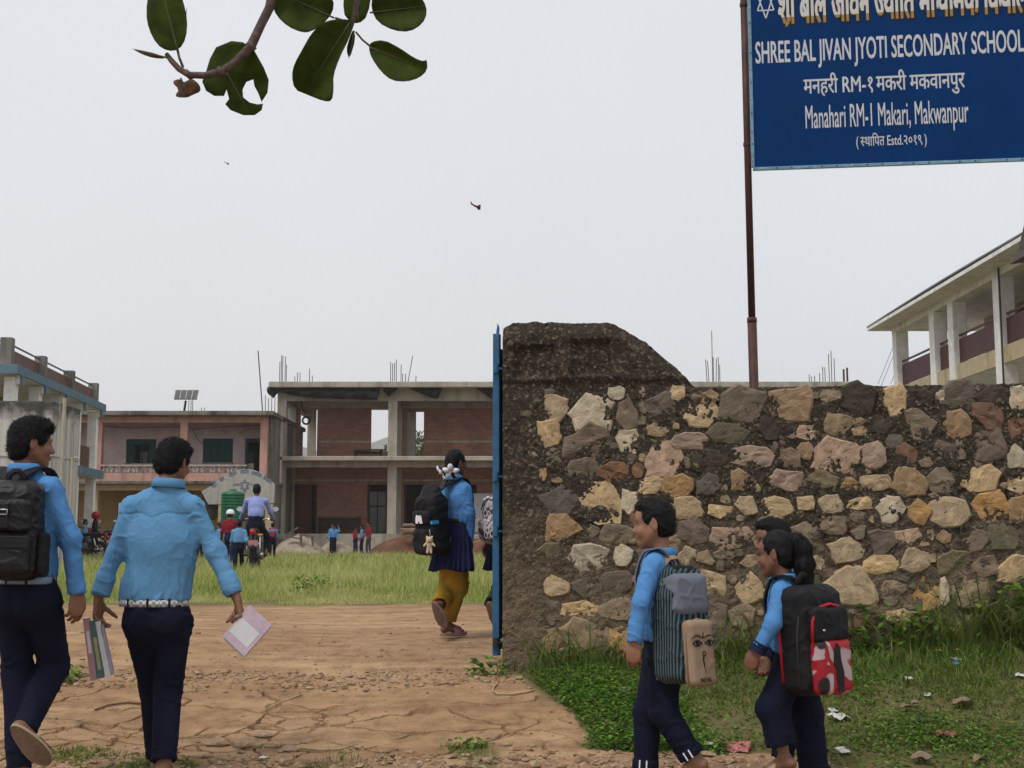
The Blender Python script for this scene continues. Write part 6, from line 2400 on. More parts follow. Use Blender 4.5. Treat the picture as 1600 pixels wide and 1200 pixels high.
# ------------------------------------------------------------------ unfinished brick block
def brick_block():
 Y = 57.0
 r = thing('brick_building', 'unfinished two-storey brick building with concrete frame and rebar on the roof', 'building', (X(600, Y), Y, gzf(X(600, Y), Y)))
 xl, xr = X(432, Y), X(1310, Y)
 zf, z1b, z1t, zr0, zr1 = Z(834, Y), Z(730, Y), Z(714, Y), Z(605, Y - .8), Z(596, Y - .8)
 bxp(r, 'plinth', xl - .3, xr + .3, Y - .4, Y + 9, gzf(X(600, Y), Y) - .3, zf, M['concrete'])
 bxp(r, 'roof_slab', X(417, Y - .8), xr + .5, Y - .8, Y + 9.2, zr0, zr1, M['concrete'], None, .03)
 bxp(r, 'floor_slab', X(418, Y - .6), xr + .3, Y - .6, Y + 9, Z(721, Y), z1t, M['concrete'], None, .03)
 bxp(r, 'floor_beam', xl + .05, xr, Y + .03, Y + .3, z1b, Z(721, Y) - .004, M['concrete'])
 zc = zr0 - .004
 bxp(r, 'roof_beam', xl + .05, xr, Y + .03, Y + .3, Z(626, Y), zc, M['concrete'])
 cols = [432, 606, 780, 954, 1128, 1298]
 for k, px in enumerate(cols):
  for yy in (Y, Y + 2.6, Y + 8.5):
   for (a, b_) in ((zf, z1b if yy == Y else Z(721, Y)), (z1t, zc)):
    bxp(r, 'column', X(px, Y), X(px, Y) + .40, yy, yy + .38, a, b_ - (.002 if yy != Y else 0), M['concrete'])
  bxp(r, 'cross_beam', X(px, Y) + .06, X(px, Y) + .34, Y + .4, Y + 8.4, Z(628, Y), zc - .002, M['concrete'])
 W2 = Y + 2.75
 c = lambda px: X(px, W2)
 zt = Z(641, W2)
 z_w = z1t + .002
 up = wall_with_holes(r, 'upper_wall', c(446), xr, z_w, zt, W2, .24, [(c(468), c(495), z_w + .001, zt + .1), (c(579), c(606), Z(705, W2), zt + .1), (c(634), c(662), Z(712, W2), Z(643, W2)), (c(800), c(830), z_w + .001, zt - .2), (c(900), c(940), Z(705, W2), zt - .2)], M['brick'])
 bxp(r, 'lintel_band', c(446), c(606), W2 - .02, W2 + .26, zt + .10, zt + .36, M['concrete'])
 bxp(r, 'lintel_band', c(606), xr, W2 - .02, W2 + .26, zt + .10, zt + .36, M['concrete'])
 for a, b_ in ((497, 578), (663, 778)):
  bxp(r, 'cement_band', c(a), c(b_), W2 - .012, W2 + .05, Z(691.5, W2), Z(688.5, W2), M['concrete'])
 bxp(r, 'opening_post', c(634), c(648), W2 + .3, W2 + .7, z_w, zt, M['concrete'])
 bxp(r, 'opening_post', c(477), c(488), W2 + 5.4, W2 + 5.8, z_w, zt + .3, M['concrete'])
 bxp(r, 'rear_parapet', c(446), xr, Y + 8.6, Y + 8.8, z_w, z_w + .55, M['brick'])
 # ground floor; room shade painted as a near-black back wall
 zl = Z(728, W2)
 wall_with_holes(r, 'lower_wall', c(446), xr, zf + .002, zl, W2, .24, [(c(463), c(495), zf + .003, Z(757, W2)), (c(577), c(605), zf + .003, Z(757, W2)), (c(634), c(662), zf + .003, Z(757, W2)), (c(720), c(745), zf + .5, Z(757, W2))], M['brick'])
 bxp(r, 'room_back', xl, xr, W2 + 3.2, W2 + 3.4, zf, Z(721, Y) - .01, M['shade_paint'])
 bxp(r, 'lower_band', c(446), xr, W2 - .010, W2 + .1, Z(752, W2), Z(749, W2), M['concrete'])  # thin concrete strip across the wall above the openings
 bxp(r, 'door_leaf', c(463), c(488), W2 + .06, W2 + .12, zf + .01, Z(758, W2), plain('door_maroon', (.085, .024, .02), .6, .2, 3.0))
 for a, b_ in ((463, 495), (577, 605), (634, 662)):
  for q in (a, b_):
   bxp(r, 'door_post', c(q) - .05, c(q) + .05, W2 - .03, W2 + .1, zf + .004, Z(757, W2), M['wood_dark'])
 for a, b_ in ((578.5, 590), (591.5, 603.5)):
  f_ = bxp(r, 'shutter', c(a), c(b_), W2 + .04, W2 + .09, Z(790, W2), Z(768, W2), plain('shutter_grey', (.17, .165, .15), .7, .2))
  bxp(r, 'shutter_lower', c(a), c(b_), W2 + .04, W2 + .09, zf + .02, Z(792, W2), M['dark_glass'])
 # reinforcement bars
 rs = random.Random(2)
 def bar(px, top, y=Y + .2, lean=0.0):
  p = Vector((X(px, y), y, zr1 - .01))
  q = Vector((X(px + lean, y), y, Z(top, y)))
  m = MB(); m.tube([p, q], .018, 5); m.build('rebar', M['rebar'], r)
 for px, tp in ((434.5, 565), (437, 555), (439, 556), (443, 557), (445, 570), (458.5, 588), (462.5, 582), (466.5, 582), (481.5, 576), (486, 587), (609, 566), (612, 568), (615, 567), (618, 562), (625.5, 570), (628, 584), (632.5, 584), (649, 587)):
  bar(px, tp, Y + rs.uniform(.1, .4))
 bar(636, 556, Y + .3, 7.5)
 for px, tp, ln in ((1107, 562, -2), (1110, 564, -2), (1115.5, 517, 0), (1117, 558, 0), (1121, 560, 1), (1125, 558, 0), (1127, 570, 0), (1267.5, 585, 0), (1271, 588, 0), (1276, 587, 0), (1284, 583, 0), (1289, 573, 0), (1292.5, 574, 0), (1299, 553, 0), (1303, 548, 0), (1307.5, 560, 0)):
  bar(px, tp, Y + rs.uniform(.1, .4), ln)
 for px in (1322, 1327.5):
  p = Vector((X(px, Y + .2), Y + .2, gzf(10, Y)))
  m = MB(); m.tube([p, Vector((p.x, p.y, Z(577 if px < 1325 else 574.5, Y + .2)))], .045, 8); m.build('steel_post', M['pole_rust'], r)
 # sagging black sheet under the roof edge
 def sheet(px0, px1, tops, bots, label):
  n = 40
  rt = thing('tarpaulin', label, 'tarpaulin', (X(px0, Y), Y - .5, Z(615, Y)))
  V, F = [], []
  rows = 8
  for i in range(n + 1):
   t_ = i / n
   px = px0 + (px1 - px0) * t_
   zt_ = Z(np.interp(t_, *tops), Y - .45)
   zb = Z(np.interp(t_, *bots), Y - .45)
   for j in range(rows + 1):
    s_ = j / rows
    V.append((X(px, Y - .45), Y - .42 - .14 * math.sin(s_ * 3.1) - .10 * math.sin(t_ * 31 + s_ * 4) * s_ - .05 * math.sin(t_ * 77 + 3 * s_), zt_ + (zb - zt_) * s_))
  for i in range(n):
   for j in range(rows):
    a = i * (rows + 1) + j
    F.append((a, a + 1, a + rows + 2, a + rows + 1))
  o = mesh_np('sheet', np.array(V), F, M['tarp'], rt, True)
  so = o.modifiers.new('thickness', 'SOLIDIFY'); so.thickness = .01
 sheet(416, 593, ([0, 1], [604, 604]), ([0, .05, .1, .3, .45, .8, .98, 1], [615, 622, 613, 620, 622, 624, 625, 608]), 'long torn black tarpaulin sagging under the roof edge of the brick building')
 sheet(597, 624, ([0, 1], [604, 604]), ([0, .35, 1], [610, 620, 605]), 'small black tarpaulin flap beside the middle concrete column')
 sheet(636, 691, ([0, 1], [604, 604]), ([0, .3, .75, .88, 1], [606, 613, 623, 622, 605]), 'wedge of black tarpaulin hanging between concrete columns')
 sheet(742, 790, ([0, 1], [604, 604]), ([0, .5, .7, 1], [606, 622, 628, 622]), 'black tarpaulin strip hanging beside the gate side column')
 return r


brick_block()


# ------------------------------------------------------------------ pink house with balcony
def pink_house():
 Y = 54.5
 r = thing('pink_building', 'faded pink two-storey school block with teal windows and pierced balcony', 'building', (X(285, Y), Y, gzf(X(285, Y), Y)))
 g0 = gzf(X(285, Y), Y)
 x0, x1 = X(40, Y), X(417, Y)
 zf = Z(842, Y)
 zs0, zs1 = Z(757, Y), Z(752, Y)
 zr0, zr1 = Z(649, Y - .5), Z(642, Y - .5)
 bxp(r, 'plinth', x0, x1 + .4, Y - .3, Y + 8, g0 - .2, zf, M['concrete_mould'])
 bxp(r, 'roof_slab', x0 - .2, X(430, Y), Y - .6, Y + 8, zr0, zr1, M['concrete_mould'], None, .03)
 bxp(r, 'roof_beam', x0, x1, Y + .02, Y + .28, Z(660, Y), zr0 - .003, M['pink_paint'])
 bxp(r, 'floor_slab', x0 - .2, x1 + .3, Y - .35, Y + 8, zs0, zs1, M['concrete_mould'], None, .02)
 bxp(r, 'lower_beam', x0, x1, Y + .02, Y + .26, Z(766, Y), zs0 - .003, M['cream_paint'])
 for a, b_ in ((148, 158.5), (281, 292), (406, 417)):
  bxp(r, 'column', X(a, Y), X(b_, Y), Y, Y + .3, zs1, Z(660, Y) - .002, M['pink_paint'])
  bxp(r, 'lower_column', X(a - 1, Y), X(b_ - 3, Y), Y, Y + .3, zf, Z(766, Y) - .002, M['cream_paint'])
 W2 = Y + 1.9
 c = lambda px: X(px, W2)
 wins = [(197, 244, 724, 686), (317, 364, 723, 685)]
 holes = [(c(a), c(b_), Z(z0, W2), Z(z1, W2)) for a, b_, z0, z1 in wins] + [(c(383), c(406), zs1 + .003, Z(685, W2))]
 wall_with_holes(r, 'upper_wall', x0, x1 + .3, zs1 + .002, zr0 - .002, W2, .2, holes, M['mauve_wall'])
 bxp(r, 'room_back', x0, x1, W2 + 2.6, W2 + 2.8, zs1, zr0 - .01, M['shade_paint'])  # shade of the rooms put into this wall's colour
 bxp(r, 'side_wall', x1 + .02, x1 + .22, Y + .3, Y + 8, g0, zr0 - .004, M['concrete_mould'])
 for k, (a, b_, z0, z1) in enumerate(wins):
  w = bxp(r, 'window', c(a), c(b_), W2 + .05, W2 + .10, Z(z1 + 8, W2), Z(z1, W2), M['teal_paint'])
  n = 4
  for i in range(n):
   p0, p1 = a + (b_ - a) * i / n, a + (b_ - a) * (i + 1) / n
   if k == 0 and i in (1, 2):
    bxp(r, 'frame', c(p0), c(p0) + .05, W2 + .04, W2 + .11, Z(z0, W2), Z(z1 + 8, W2), M['teal_paint'], w)
    continue
   bxp(r, 'shutter', c(p0) + .01, c(p1) - .01, W2 + .06, W2 + .10, Z(z0, W2), Z(z1 + 8.2, W2), M['teal_paint'], w)
  bxp(r, 'frame', c(a), c(b_), W2 + .03, W2 + .12, Z(z1 + 8.5, W2) , Z(z1 + 7.2, W2), M['teal_paint'], w)
  bxp(r, 'sill', c(a) - .05, c(b_) + .05, W2 - .06, W2 + .05, Z(z0 + 1.6, W2), Z(z0, W2) - .002, M['concrete'], w)
 # pale panels on the back wall: daylight of far windows painted as colour
 for a, b_, z0, z1 in ((220, 231, 724, 706), (388, 397, 733, 706)):
  q = W2 + 2.58
  g = bxp(r, 'rear_daylight_panel', X(a, q), X(b_, q), q, q + .02, Z(z0, q), Z(z1, q), plain('painted_daylight', (.62, .68, .72), .4, .05))
 d_ = bxp(r, 'door_frame', c(383), c(406), W2 + .03, W2 + .12, Z(691, W2), Z(685, W2), M['teal_paint'])
 bxp(r, 'door_leaf', c(383), c(388), W2 + .04, W2 + .1, zs1 + .004, Z(691.2, W2), M['teal_paint'], d_)
 # balcony parapet with zigzag openwork
 pa, pb = X(158.5, Y), X(386, Y)
 bal = bxp(r, 'balcony', pa, pb, Y + .02, Y + .16, zs1 + .002, Z(739, Y), M['pink_paint'])
 bxp(r, 'handrail', pa, pb, Y - .02, Y + .20, Z(728.5, Y), Z(726, Y), M['lattice'], bal)
 n = 34
 for i in range(n):
  xa, xb = pa + (pb - pa) * i / n, pa + (pb - pa) * (i + 1) / n
  m = MB()
  if i % 2: xa, xb = xb, xa
  m.bar(Vector((xa, Y + .09, Z(739, Y))), Vector((xb, Y + .09, Z(728.5, Y))), .10, .07, up=(0, 1, 0))
  m.build('zigzag_block', M['lattice'], bal)
 m = MB(); m.box((pb, Y - .02, zs1), (pb + .28, Y + .22, Z(724, Y))); m.build('end_post', M['concrete_mould'], r)
 # lower hall
 wall_with_holes(r, 'lower_wall', x0, x1, zf, zs0 - .01, W2 + .6, .2, [(X(180, W2), X(200, W2), zf, Z(785, W2))], M['yellow_wall'])
 # cables and a lamp ring on the wall
 for pts in (((160, 666), (200, 669), (281, 667)), ((292, 666), (300, 671), (355, 667), (406, 665)), ((300, 672), (308, 685), (317, 695)), ((372, 677), (388, 671), (406, 669))):
  m = MB(); m.tube([Vector((c(px), W2 - .02, Z(py, W2))) for px, py in pts], .012, 4); m.build('cable', M['rubber'], r)
 m = MB(); m.tube([Vector((c(353) + .10 * math.cos(a), W2 - .04, Z(675, W2) + .10 * math.sin(a))) for a in np.linspace(0, 6.28, 15)], .035, 6); m.build('wall_lamp', M['mauve_wall'], r)
 # rods on the roof and a leaning bamboo
 for px, tp in ((293, 620), (296.5, 626), (299, 624), (313, 637), (318, 637), (413, 618), (418, 622), (423, 612), (428, 616)):
  m = MB(); p = Vector((X(px, Y + 1), Y + 1, zr1 - .01)); m.tube([p, Vector((p.x, p.y, Z(tp, Y + 1)))], .016, 5); m.build('rebar', M['rebar'], r)
 m = MB(); m.tube([Vector((X(409, Y), Y, zr1 - .01)), Vector((X(399.5, Y), Y, Z(548, Y)))], .028, 6); m.build('bamboo_pole', M['wood'], r)
 # solar panel
 s = thing('solar_panel', 'tilted solar panel on a pole on the pink roof', 'solar panel', (X(287, Y + 2), Y + 2, zr1))
 yy = Y + 2
 m = MB(); m.tube([Vector((X(285, yy), yy, zr1)), Vector((X(288, yy), yy, Z(626, yy)))], .05, 8); m.build('mast', M['wood_dark'], s)
 a, b_, c2, d2 = [Vector((X(px, yy), yy + o_, Z(py, yy))) for px, py, o_ in ((272, 625.5, -.25), (308, 625.5, -.25), (306.5, 609.5, .25), (269.5, 609.5, .25))]
 nn = (b_ - a).cross(d2 - a).normalized()
 m = MB(); m.add([a, b_, c2, d2, a + nn * .04, b_ + nn * .04, c2 + nn * .04, d2 + nn * .04], [(3, 2, 1, 0), (4, 5, 6, 7), (0, 1, 5, 4), (1, 2, 6, 5), (2, 3, 7, 6), (3, 0, 4, 7)]); pn = m.build('panel', plain('solar_grey', (.10, .095, .095), .35, .1, 3), s)
 for k in range(5):
  t_ = k / 4
  m = MB(); m.bar(a.lerp(b_, t_) + nn * .05, d2.lerp(c2, t_) + nn * .05, .03, .012, up=nn); m.build('panel_bar', M['metal'], pn)


pink_house()


# ------------------------------------------------------------------ white arched name wall, tank
def arch_wall():
 Y = 50.0
 r = thing('arched_wall', 'whitewashed arched wall with blue painted lettering and star, below the balcony', 'wall', (X(378, Y), Y, gzf(X(378, Y), Y)))
 out = [(316.5, 768), (325, 763), (335, 757), (343, 749), (352, 743), (362, 737.5), (374, 734), (389, 732.5), (398, 734.5), (406, 738.5), (414, 743), (421.6, 749.5), (430, 757), (429.5, 786), (328, 788)]
 poly = [Vector((X(a, Y), Y, Z(b_, Y))) for a, b_ in out][::-1]
 m = MB(); m.prism(poly, (0, 0, 0), (0, .22, 0)); pn = m.build('arch_panel', M['white_wall'], r)
 for v in pn.data.polygons: v.use_smooth = False
 g0 = gzf(X(378, Y), Y)
 for a, b_ in ((343.5, 351), (396, 428)):
  bxp(r, 'support', X(a, Y), X(b_, Y), Y + .02, Y + .2, g0 - .1, Z(787.5, Y), M['cream_paint'])
 bxp(r, 'doorway_shade_panel', X(402, Y), X(416, Y), Y + .012, Y + .03, g0, Z(796, Y), M['shade_paint'])  # thin dark panel stands for the doorway's shade, no opening cut
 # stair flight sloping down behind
 m = MB(); m.prism([Vector((X(a, Y + .3), Y + .3, Z(b_, Y + .3))) for a, b_ in ((318, 770), (345, 788), (345, 792), (328, 812), (322, 812), (316, 800))][::-1], (0, 0, 0), (0, 1.2, 0)); m.build('stair_side', M['shade_paint'], r)
 # letters along the arch
 word = ['श|{|ी', 'बाल', 'जीवन', 'ज~|यो|ित', 'माध~|य|िमक', 'िवद~|यालय']
 cxy = [(338.5, 760.5), (350, 751.5), (366, 744.0), (383, 740.5), (401, 744.0), (418, 752.5)]
 wd = [8, 8, 13, 14, 17, 17]
 an = [43, 36, 20, 2, -18, -32]
 for s_, (px, py), w_, a in zip(word, cxy, wd, an):
  u = Vector((math.cos(math.radians(a)), 0, math.sin(math.radians(a))))
  v = Vector((-math.sin(math.radians(a)), 0, math.cos(math.radians(a))))
  L_ = w_ / (FPX / Y)
  c = Vector((X(px, Y), Y, Z(py, Y)))
  letter_mesh('lettering', s_, M['letter_blue'], pn, c - u * L_ / 2, u, v, Vector((0, -1, 0)), L_, .17, .02, 0, .004)
 for px, py, w_, s_ in ((372, 759.5, 11, 'स~|था|िपत'), (396, 759.0, 9, '२०१९'), (399.5, 779.5, 7, 'पुर')):
  L_ = w_ / (FPX / Y)
  letter_mesh('lettering', s_, M['letter_blue'], pn, Vector((X(px, Y) - L_ / 2, Y, Z(py, Y))), (1, 0, 0), (0, 0, 1), Vector((0, -1, 0)), L_, .10, .02, 0, .004)
 cx, cz = X(384, Y), Z(759, Y)
 for r0 in (0, 1):
  pts = [(cx + .19 * math.sin(k * 2.0944 + r0 * math.pi), cz + .25 * math.cos(k * 2.0944 + r0 * math.pi)) for k in range(3)]
  for k in range(3):
   p, q = pts[k], pts[(k + 1) % 3]
   m = MB(); m.bar(Vector((p[0], Y - .006 - .002 * r0, p[1])), Vector((q[0], Y - .006 - .002 * r0, q[1])), .022, .003, up=(0, 1, 0)); m.build('star_line', M['letter_blue'], pn)


arch_wall()
Yt = 46.5
tk = thing('water_tank', 'ribbed green plastic water tank on a low stand by the arch', 'tank', (X(366, Yt), Yt, gzf(X(366, Yt), Yt)))
zb, zt_ = Z(814, Yt), Z(771, Yt)
rr = (X(384, Yt) - X(348, Yt)) / 2
prof = [(rr * .97, 0)]
nr = 9
for k in range(nr):
 a, b_ = (zt_ - zb) * k / nr, (zt_ - zb) * (k + 1) / nr
 prof += [(rr * .97, a + .012), (rr, a + .035), (rr, b_ - .03), (rr * .97, b_ - .01)]
prof += [(rr * .93, zt_ - zb + .03), (rr * .45, zt_ - zb + .09), (rr * .32, zt_ - zb + .10), (rr * .32, zt_ - zb + .15), (rr * .1, zt_ - zb + .16)]
m = MB(); m.lathe(prof, (X(366, Yt), Yt, zb), 28); m.build('barrel', M['tank_green'], tk, True)
m = MB(); m.box((X(349, Yt), Yt - rr, gzf(X(366, Yt), Yt) - .05), (X(383, Yt), Yt + rr, zb)); m.build('stand', M['concrete_mould'], tk)

# ------------------------------------------------------------------ white and blue house on the left, concrete tank block
def left_house():
 yn, yf = 37.2, 48.0
 fx = lambda y: -11.28 + .0 - .0855 * (y - 48.0) - .0855 * 48.0        # facade line x(y)
 r = thing('white_blue_building', 'white two-storey house with blue roof edge and brown roof railing', 'building', (fx(yn), yn, gzf(fx(yn), yn)))
 d = Vector((-.0855, 1, 0)).normalized()
 nrm = Vector((1, .0855, 0)).normalized()
 B0 = Vector((fx(yn), yn, 0))
 L_ = (Vector((fx(yf), yf, 0)) - B0).length
 zr0, zr1 = 5.95, 6.25
 zf0, zf1 = 3.45, 3.75
 g0 = gzf(fx(yn), yn)
 def blk(name, s0, s1, n0, n1, z0, z1, mat, par=None):
  m = MB()
  V = [B0 + d * s + nrm * n_ + Vector((0, 0, z)) for z in (z0, z1) for s, n_ in ((s0, n0), (s1, n0), (s1, n1), (s0, n1))]
  m.add(V, [(0, 1, 2, 3), (7, 6, 5, 4), (0, 4, 5, 1), (1, 5, 6, 2), (2, 6, 7, 3), (3, 7, 4, 0)])
  o = m.build(name, mat, par or r)
  bm = bmesh.new(); bm.from_mesh(o.data); bmesh.ops.recalc_face_normals(bm, faces=bm.faces[:]); bm.to_mesh(o.data); bm.free()
  return o
 blk('roof_slab', -.3, L_ + .1, -9, .0, zr0 + .10, zr1, M['white_paint'])
 blk('blue_fascia', -.32, L_ + .12, 0.0, .06, zr0 + .06, zr1 + .03, M['blue_paint'])
 blk('blue_fascia', -.36, -.30, -9, .06, zr0 + .06, zr1 + .03, M['blue_paint'])
 blk('floor_slab', 0, L_ + .1, -9, 0, zf0 + .02, zf1, M['white_paint'])
 blk('blue_fascia', -.02, L_ + .12, 0, .06, zf0 + .05, zf1 + .03, M['blue_paint'])
 blk('wall_back', .2, L_, -2.6, -2.4, g0, zr0 + .08, M['yellow_wall'])
 for k, s in enumerate(np.linspace(.35, L_ - .35, 5)):
  for z0, z1 in ((g0, zf0), (zf1, zr0)):
   blk('column', s - .16, s + .16, -.46, -.14, z0, z1 + .02, M['white_paint'])
  blk('blue_base', s - .165, s + .165, -.465, -.135, g0, g0 + 1.1, M['blue_paint'])
  blk('bracket', s - .11, s + .11, -.13, -.02, zr0 - .18, zr0 + .098, M['white_paint'])
  blk('bracket_end', s - .12, s + .12, -.02, .05, zr0 - .2, zr0 + .055, M['blue_paint'])
  blk('balcony_panel', s + .17, s + 2.1, -.32, -.28, zf1 + .03, zf1 + .85, M['brown_sheet']) if k < 4 else None
 # parapet: posts with brown sheets and a rail
 ps = np.linspace(.1, L_ - .1, 4)
 for k, s in enumerate(ps):
  blk('parapet_post', s - .16, s + .16, -.55, -.22, zr1, zr1 + .82 if k else zr1 + .86, M['concrete_mould'])
  if k < 3:
   blk('parapet_sheet', s + .17, ps[k + 1] - .17, -.42, -.39, zr1 + .03, zr1 + .58, M['brown_sheet'])
   blk('parapet_rail', s + .16, ps[k + 1] - .16, -.43, -.38, zr1 + .70, zr1 + .74, M['rebar'])
 # railing along the near roof edge
 for k in range(14):
  blk('baluster', -.02, .01, -.75 - .16 * k, -.735 - .16 * k, zr1 + .06, zr1 + .70, M['rebar'])
 for z in (.04, .60, .74):
  blk('roof_rail', -.03, .02, -3.2, -.55, zr1 + z, zr1 + z + .03, M['rebar'])
 # near front wall below
 blk('front_wall', .18, .38, -9, -1.0, g0, zr0 + .08, M['yellow_wall'])
 blk('front_window', .15, .2, -2.6, -1.6, zf1 + .6, zr0 - .3, M['dark_glass'])


left_house()


def tank_block():
 r = thing('concrete_block', 'streaked grey concrete water tank block with a black mouldy rim', 'tank', (-13.2, 33, gzf(-13.2, 33)))
 x0, x1, y0, y1 = -15.5, -11.88, 33.0, 35.1
 z1 = Z(626, 33.0)
 g0 = gzf(-13, 33)
 t = NT('concrete_streaked')
 st = t.noise(1.0, 6, .6, t.map((5.5, 5.5, .28)))
 sp = t.new('ShaderNodeSeparateXYZ'); t.l.new(t.co.outputs['Object'], sp.inputs[0])
 n1 = t.noise(1.4, 6, .65)
 col = t.ramp(st, [(.28, (.26, .235, .205)), (.42, (.42, .39, .35)), (.56, (.58, .55, .51)), (.72, (.74, .71, .67))])
 hz = t.math('ADD', sp.outputs['Z'], t.math('MULTIPLY', t.math('SUBTRACT', n1, .5), 1.6))
 top = z1 - g0
 col = t.mix(t.ramp(t.math('DIVIDE', hz, top), [(.86, 0.0), (.97, .9)]), col, (.03, .028, .026))
 mat = t.done(col, .95, t.bump(t.noise(20, 5), .25, .02), .1)
 bxp(r, 'block', x0, x1, y0, y1, g0 - .1, z1, mat, None, .05)
 bxp(r, 'ledge', x0, x1 + .03, y0 - .03, y1 + .03, Z(713, 33), Z(710, 33), mat)
 for px, tp, w in ((98, 622, .05),):
  m = MB(); m.tube([Vector((X(px, 32.9), 32.9, g0)), Vector((X(px, 32.9), 32.9, Z(tp, 32.9)))], w, 8); m.build('pipe', plain('pipe_cream', (.42, .36, .28), .6), r)
 m = MB(); m.tube([Vector((X(114, 32.9), 32.9, g0)), Vector((X(114, 32.9), 32.9, Z(716, 32.9))), Vector((X(122, 32.9), 32.9, Z(715, 32.9)))], .04, 8); m.build('pipe', plain('pipe_cream', (.42, .36, .28), .6), r)


tank_block()


# ------------------------------------------------------------------ white hall with maroon balcony rails on the right
def right_house():
 x = 14.2
 r = thing('white_balcony_building', 'white school block with maroon balcony railings and sloping grey roof beyond the wall', 'building', (x, 42, gzf(x, 42)))
 g0 = gzf(x, 42)
 Yp = lambda px, xx=x: xx * FPX / (px - 800.0)
 zf = 6.62
 rows = [1406, 1465, 1495, 1569, 1640, 1720]
 ya, yb = Yp(1405), 26.0
 bxp(r, 'floor_slab', x + .02, x + 9, yb, ya, 6.28, zf, M['white_paint'])
 bxp(r, 'slab_face', x - .06, x + .016, yb, ya + .05, 6.24, zf + .12, M['cream_paint'])
 bxp(r, 'lower_block', x + 2.6, x + 9, yb, ya, g0 - .1, 6.27, M['white_paint'])
 for px in rows:
  y = Yp(px)
  w = .50 if px > 1440 else .46
  bxp(r, 'column', x - .12, x + .34, y - w, y, g0, 8.798, M['white_paint'], None, .02)
 bxp(r, 'back_wall', x + 2.6, x + 9, yb, ya - 2.0, zf, 9.1, M['cream_paint'])
 for k in range(6):
  y = 28.0 + k * 2.6
  w = bxp(r, 'window', x + 2.54, x + 2.59, y, y + 1.1, zf + .9, zf + 2.1, M['dark_glass'])
  bxp(r, 'frame', x + 2.52, x + 2.60, y - .08, y, zf + .85, zf + 2.15, M['wood_dark'], w)
  bxp(r, 'panel', x + 2.55, x + 2.595, y + 1.15, y + 2.2, zf + .85, zf + 2.1, M['yellow_wall'])
 # railings: slats and a hand rail between the columns
 for i in range(len(rows) - 1):
  y1, y0 = Yp(rows[i]) - (.50), Yp(rows[i + 1]) + .02
  rail = bxp(r, 'handrail', x + .06, x + .12, y0, y1, 7.66, 7.72, M['maroon_rail'])
  bxp(r, 'rail_bar', x + .07, x + .11, y0, y1, 7.50, 7.53, M['maroon_rail'], rail)
  bxp(r, 'rail_bar', x + .07, x + .11, y0, y1, 6.84, 6.87, M['maroon_rail'], rail)
  n = max(3, int((y1 - y0) / .15))
  for k in range(n):
   yy = y0 + (y1 - y0) * (k + .5) / n
   bxp(r, 'slat', x + .06, x + .075, yy - .068, yy + .068, 6.80, 7.56, M['maroon_rail'], rail)
 # beams and soffit
 bxp(r, 'roof_beam', x - .10, x + .32, yb, ya, 8.80, 9.018, M['white_paint'])
 # sloping roof: rises away from the balcony, gently cambered along its length
 n = 24
 V, F = [], []
 for i in range(n + 1):
  t_ = i / n
  y = ya + .45 - (ya + .45 - yb) * t_
  zc = 9.10 + .06 * math.sin(math.pi * min(1, t_ * 1.3))
  for (dx, dz) in ((-.90, 0), (-.90, .05), (4.5, 1.55), (4.5, 1.45)):
   V.append((x + dx, y, zc + dz))
 for i in range(n):
  for k in range(4):
   k2 = (k + 1) % 4
   F.append((i * 4 + k, (i + 1) * 4 + k, (i + 1) * 4 + k2, i * 4 + k2))
 F += [(0, 1, 2, 3), (n * 4 + 3, n * 4 + 2, n * 4 + 1, n * 4)]
 o = mesh_np('roof', np.array(V), F, M['roof_grey'], r, False)
 m = MB()
 m.box((x - .84, yb, 9.02), (x + 4.4, ya + .40, 9.09)); o2 = m.build('soffit', M['white_paint'], r)
 m = MB(); m.box((x - .89, yb, 8.98), (x - .845, ya + .41, 9.095)); m.box((x - .845, ya + .401, 8.98), (x + 4.4, ya + .44, 9.095)); m.build('fascia', M['white_paint'], r)
 m = MB(); m.tube([Vector((x - .18, Yp(1582) - .1, g0)), Vector((x - .18, Yp(1582) - .1, 9.0))], .03, 6); m.build('drain_pipe', M['zip_grey'], r)
 for a in ((1404, 520, 1372, 600), (1406, 530, 1376, 605), (1406, 560, 1392, 600)):
  m = MB(); m.tube([P(a[0], a[1], 47.2), P(a[2], a[3], 47.2)], .010, 4); m.build('stay_wire', M['zip_grey'], r)


right_house()
nb = thing('dark_roofed_building', 'dark sheet roof corner of another building by the white block', 'building', (14.5, 28, gzf(14.5, 28)))
e0 = P(1577, 413, 30.0)
m = MB(); m.prism([e0, e0 + Vector((.22, 0, .30)), Vector((e0.x + .42, 30, e0.z + 1.05)), Vector((e0.x + 1.5, 30, e0.z + 2.6)), Vector((e0.x + 4.5, 30, e0.z + 2.6)), Vector((e0.x + 4.5, 30, e0.z + 2.45)), Vector((e0.x + 1.6, 30, e0.z + 2.4)), Vector((e0.x + .55, 30, e0.z + .9)), Vector((e0.x + .42, 30, e0.z + .05))], (0, 0, 0), (0, -5, 0)); m.build('roof', plain('sheet_dark', (.05, .035, .028), .7, .3, 2.0), nb)
m = MB(); m.box((e0.x + .75, 25.2, gzf(14, 28) - .1), (e0.x + 4.4, 29.6, e0.z + .9)); m.build('wall', M['white_paint'], nb)

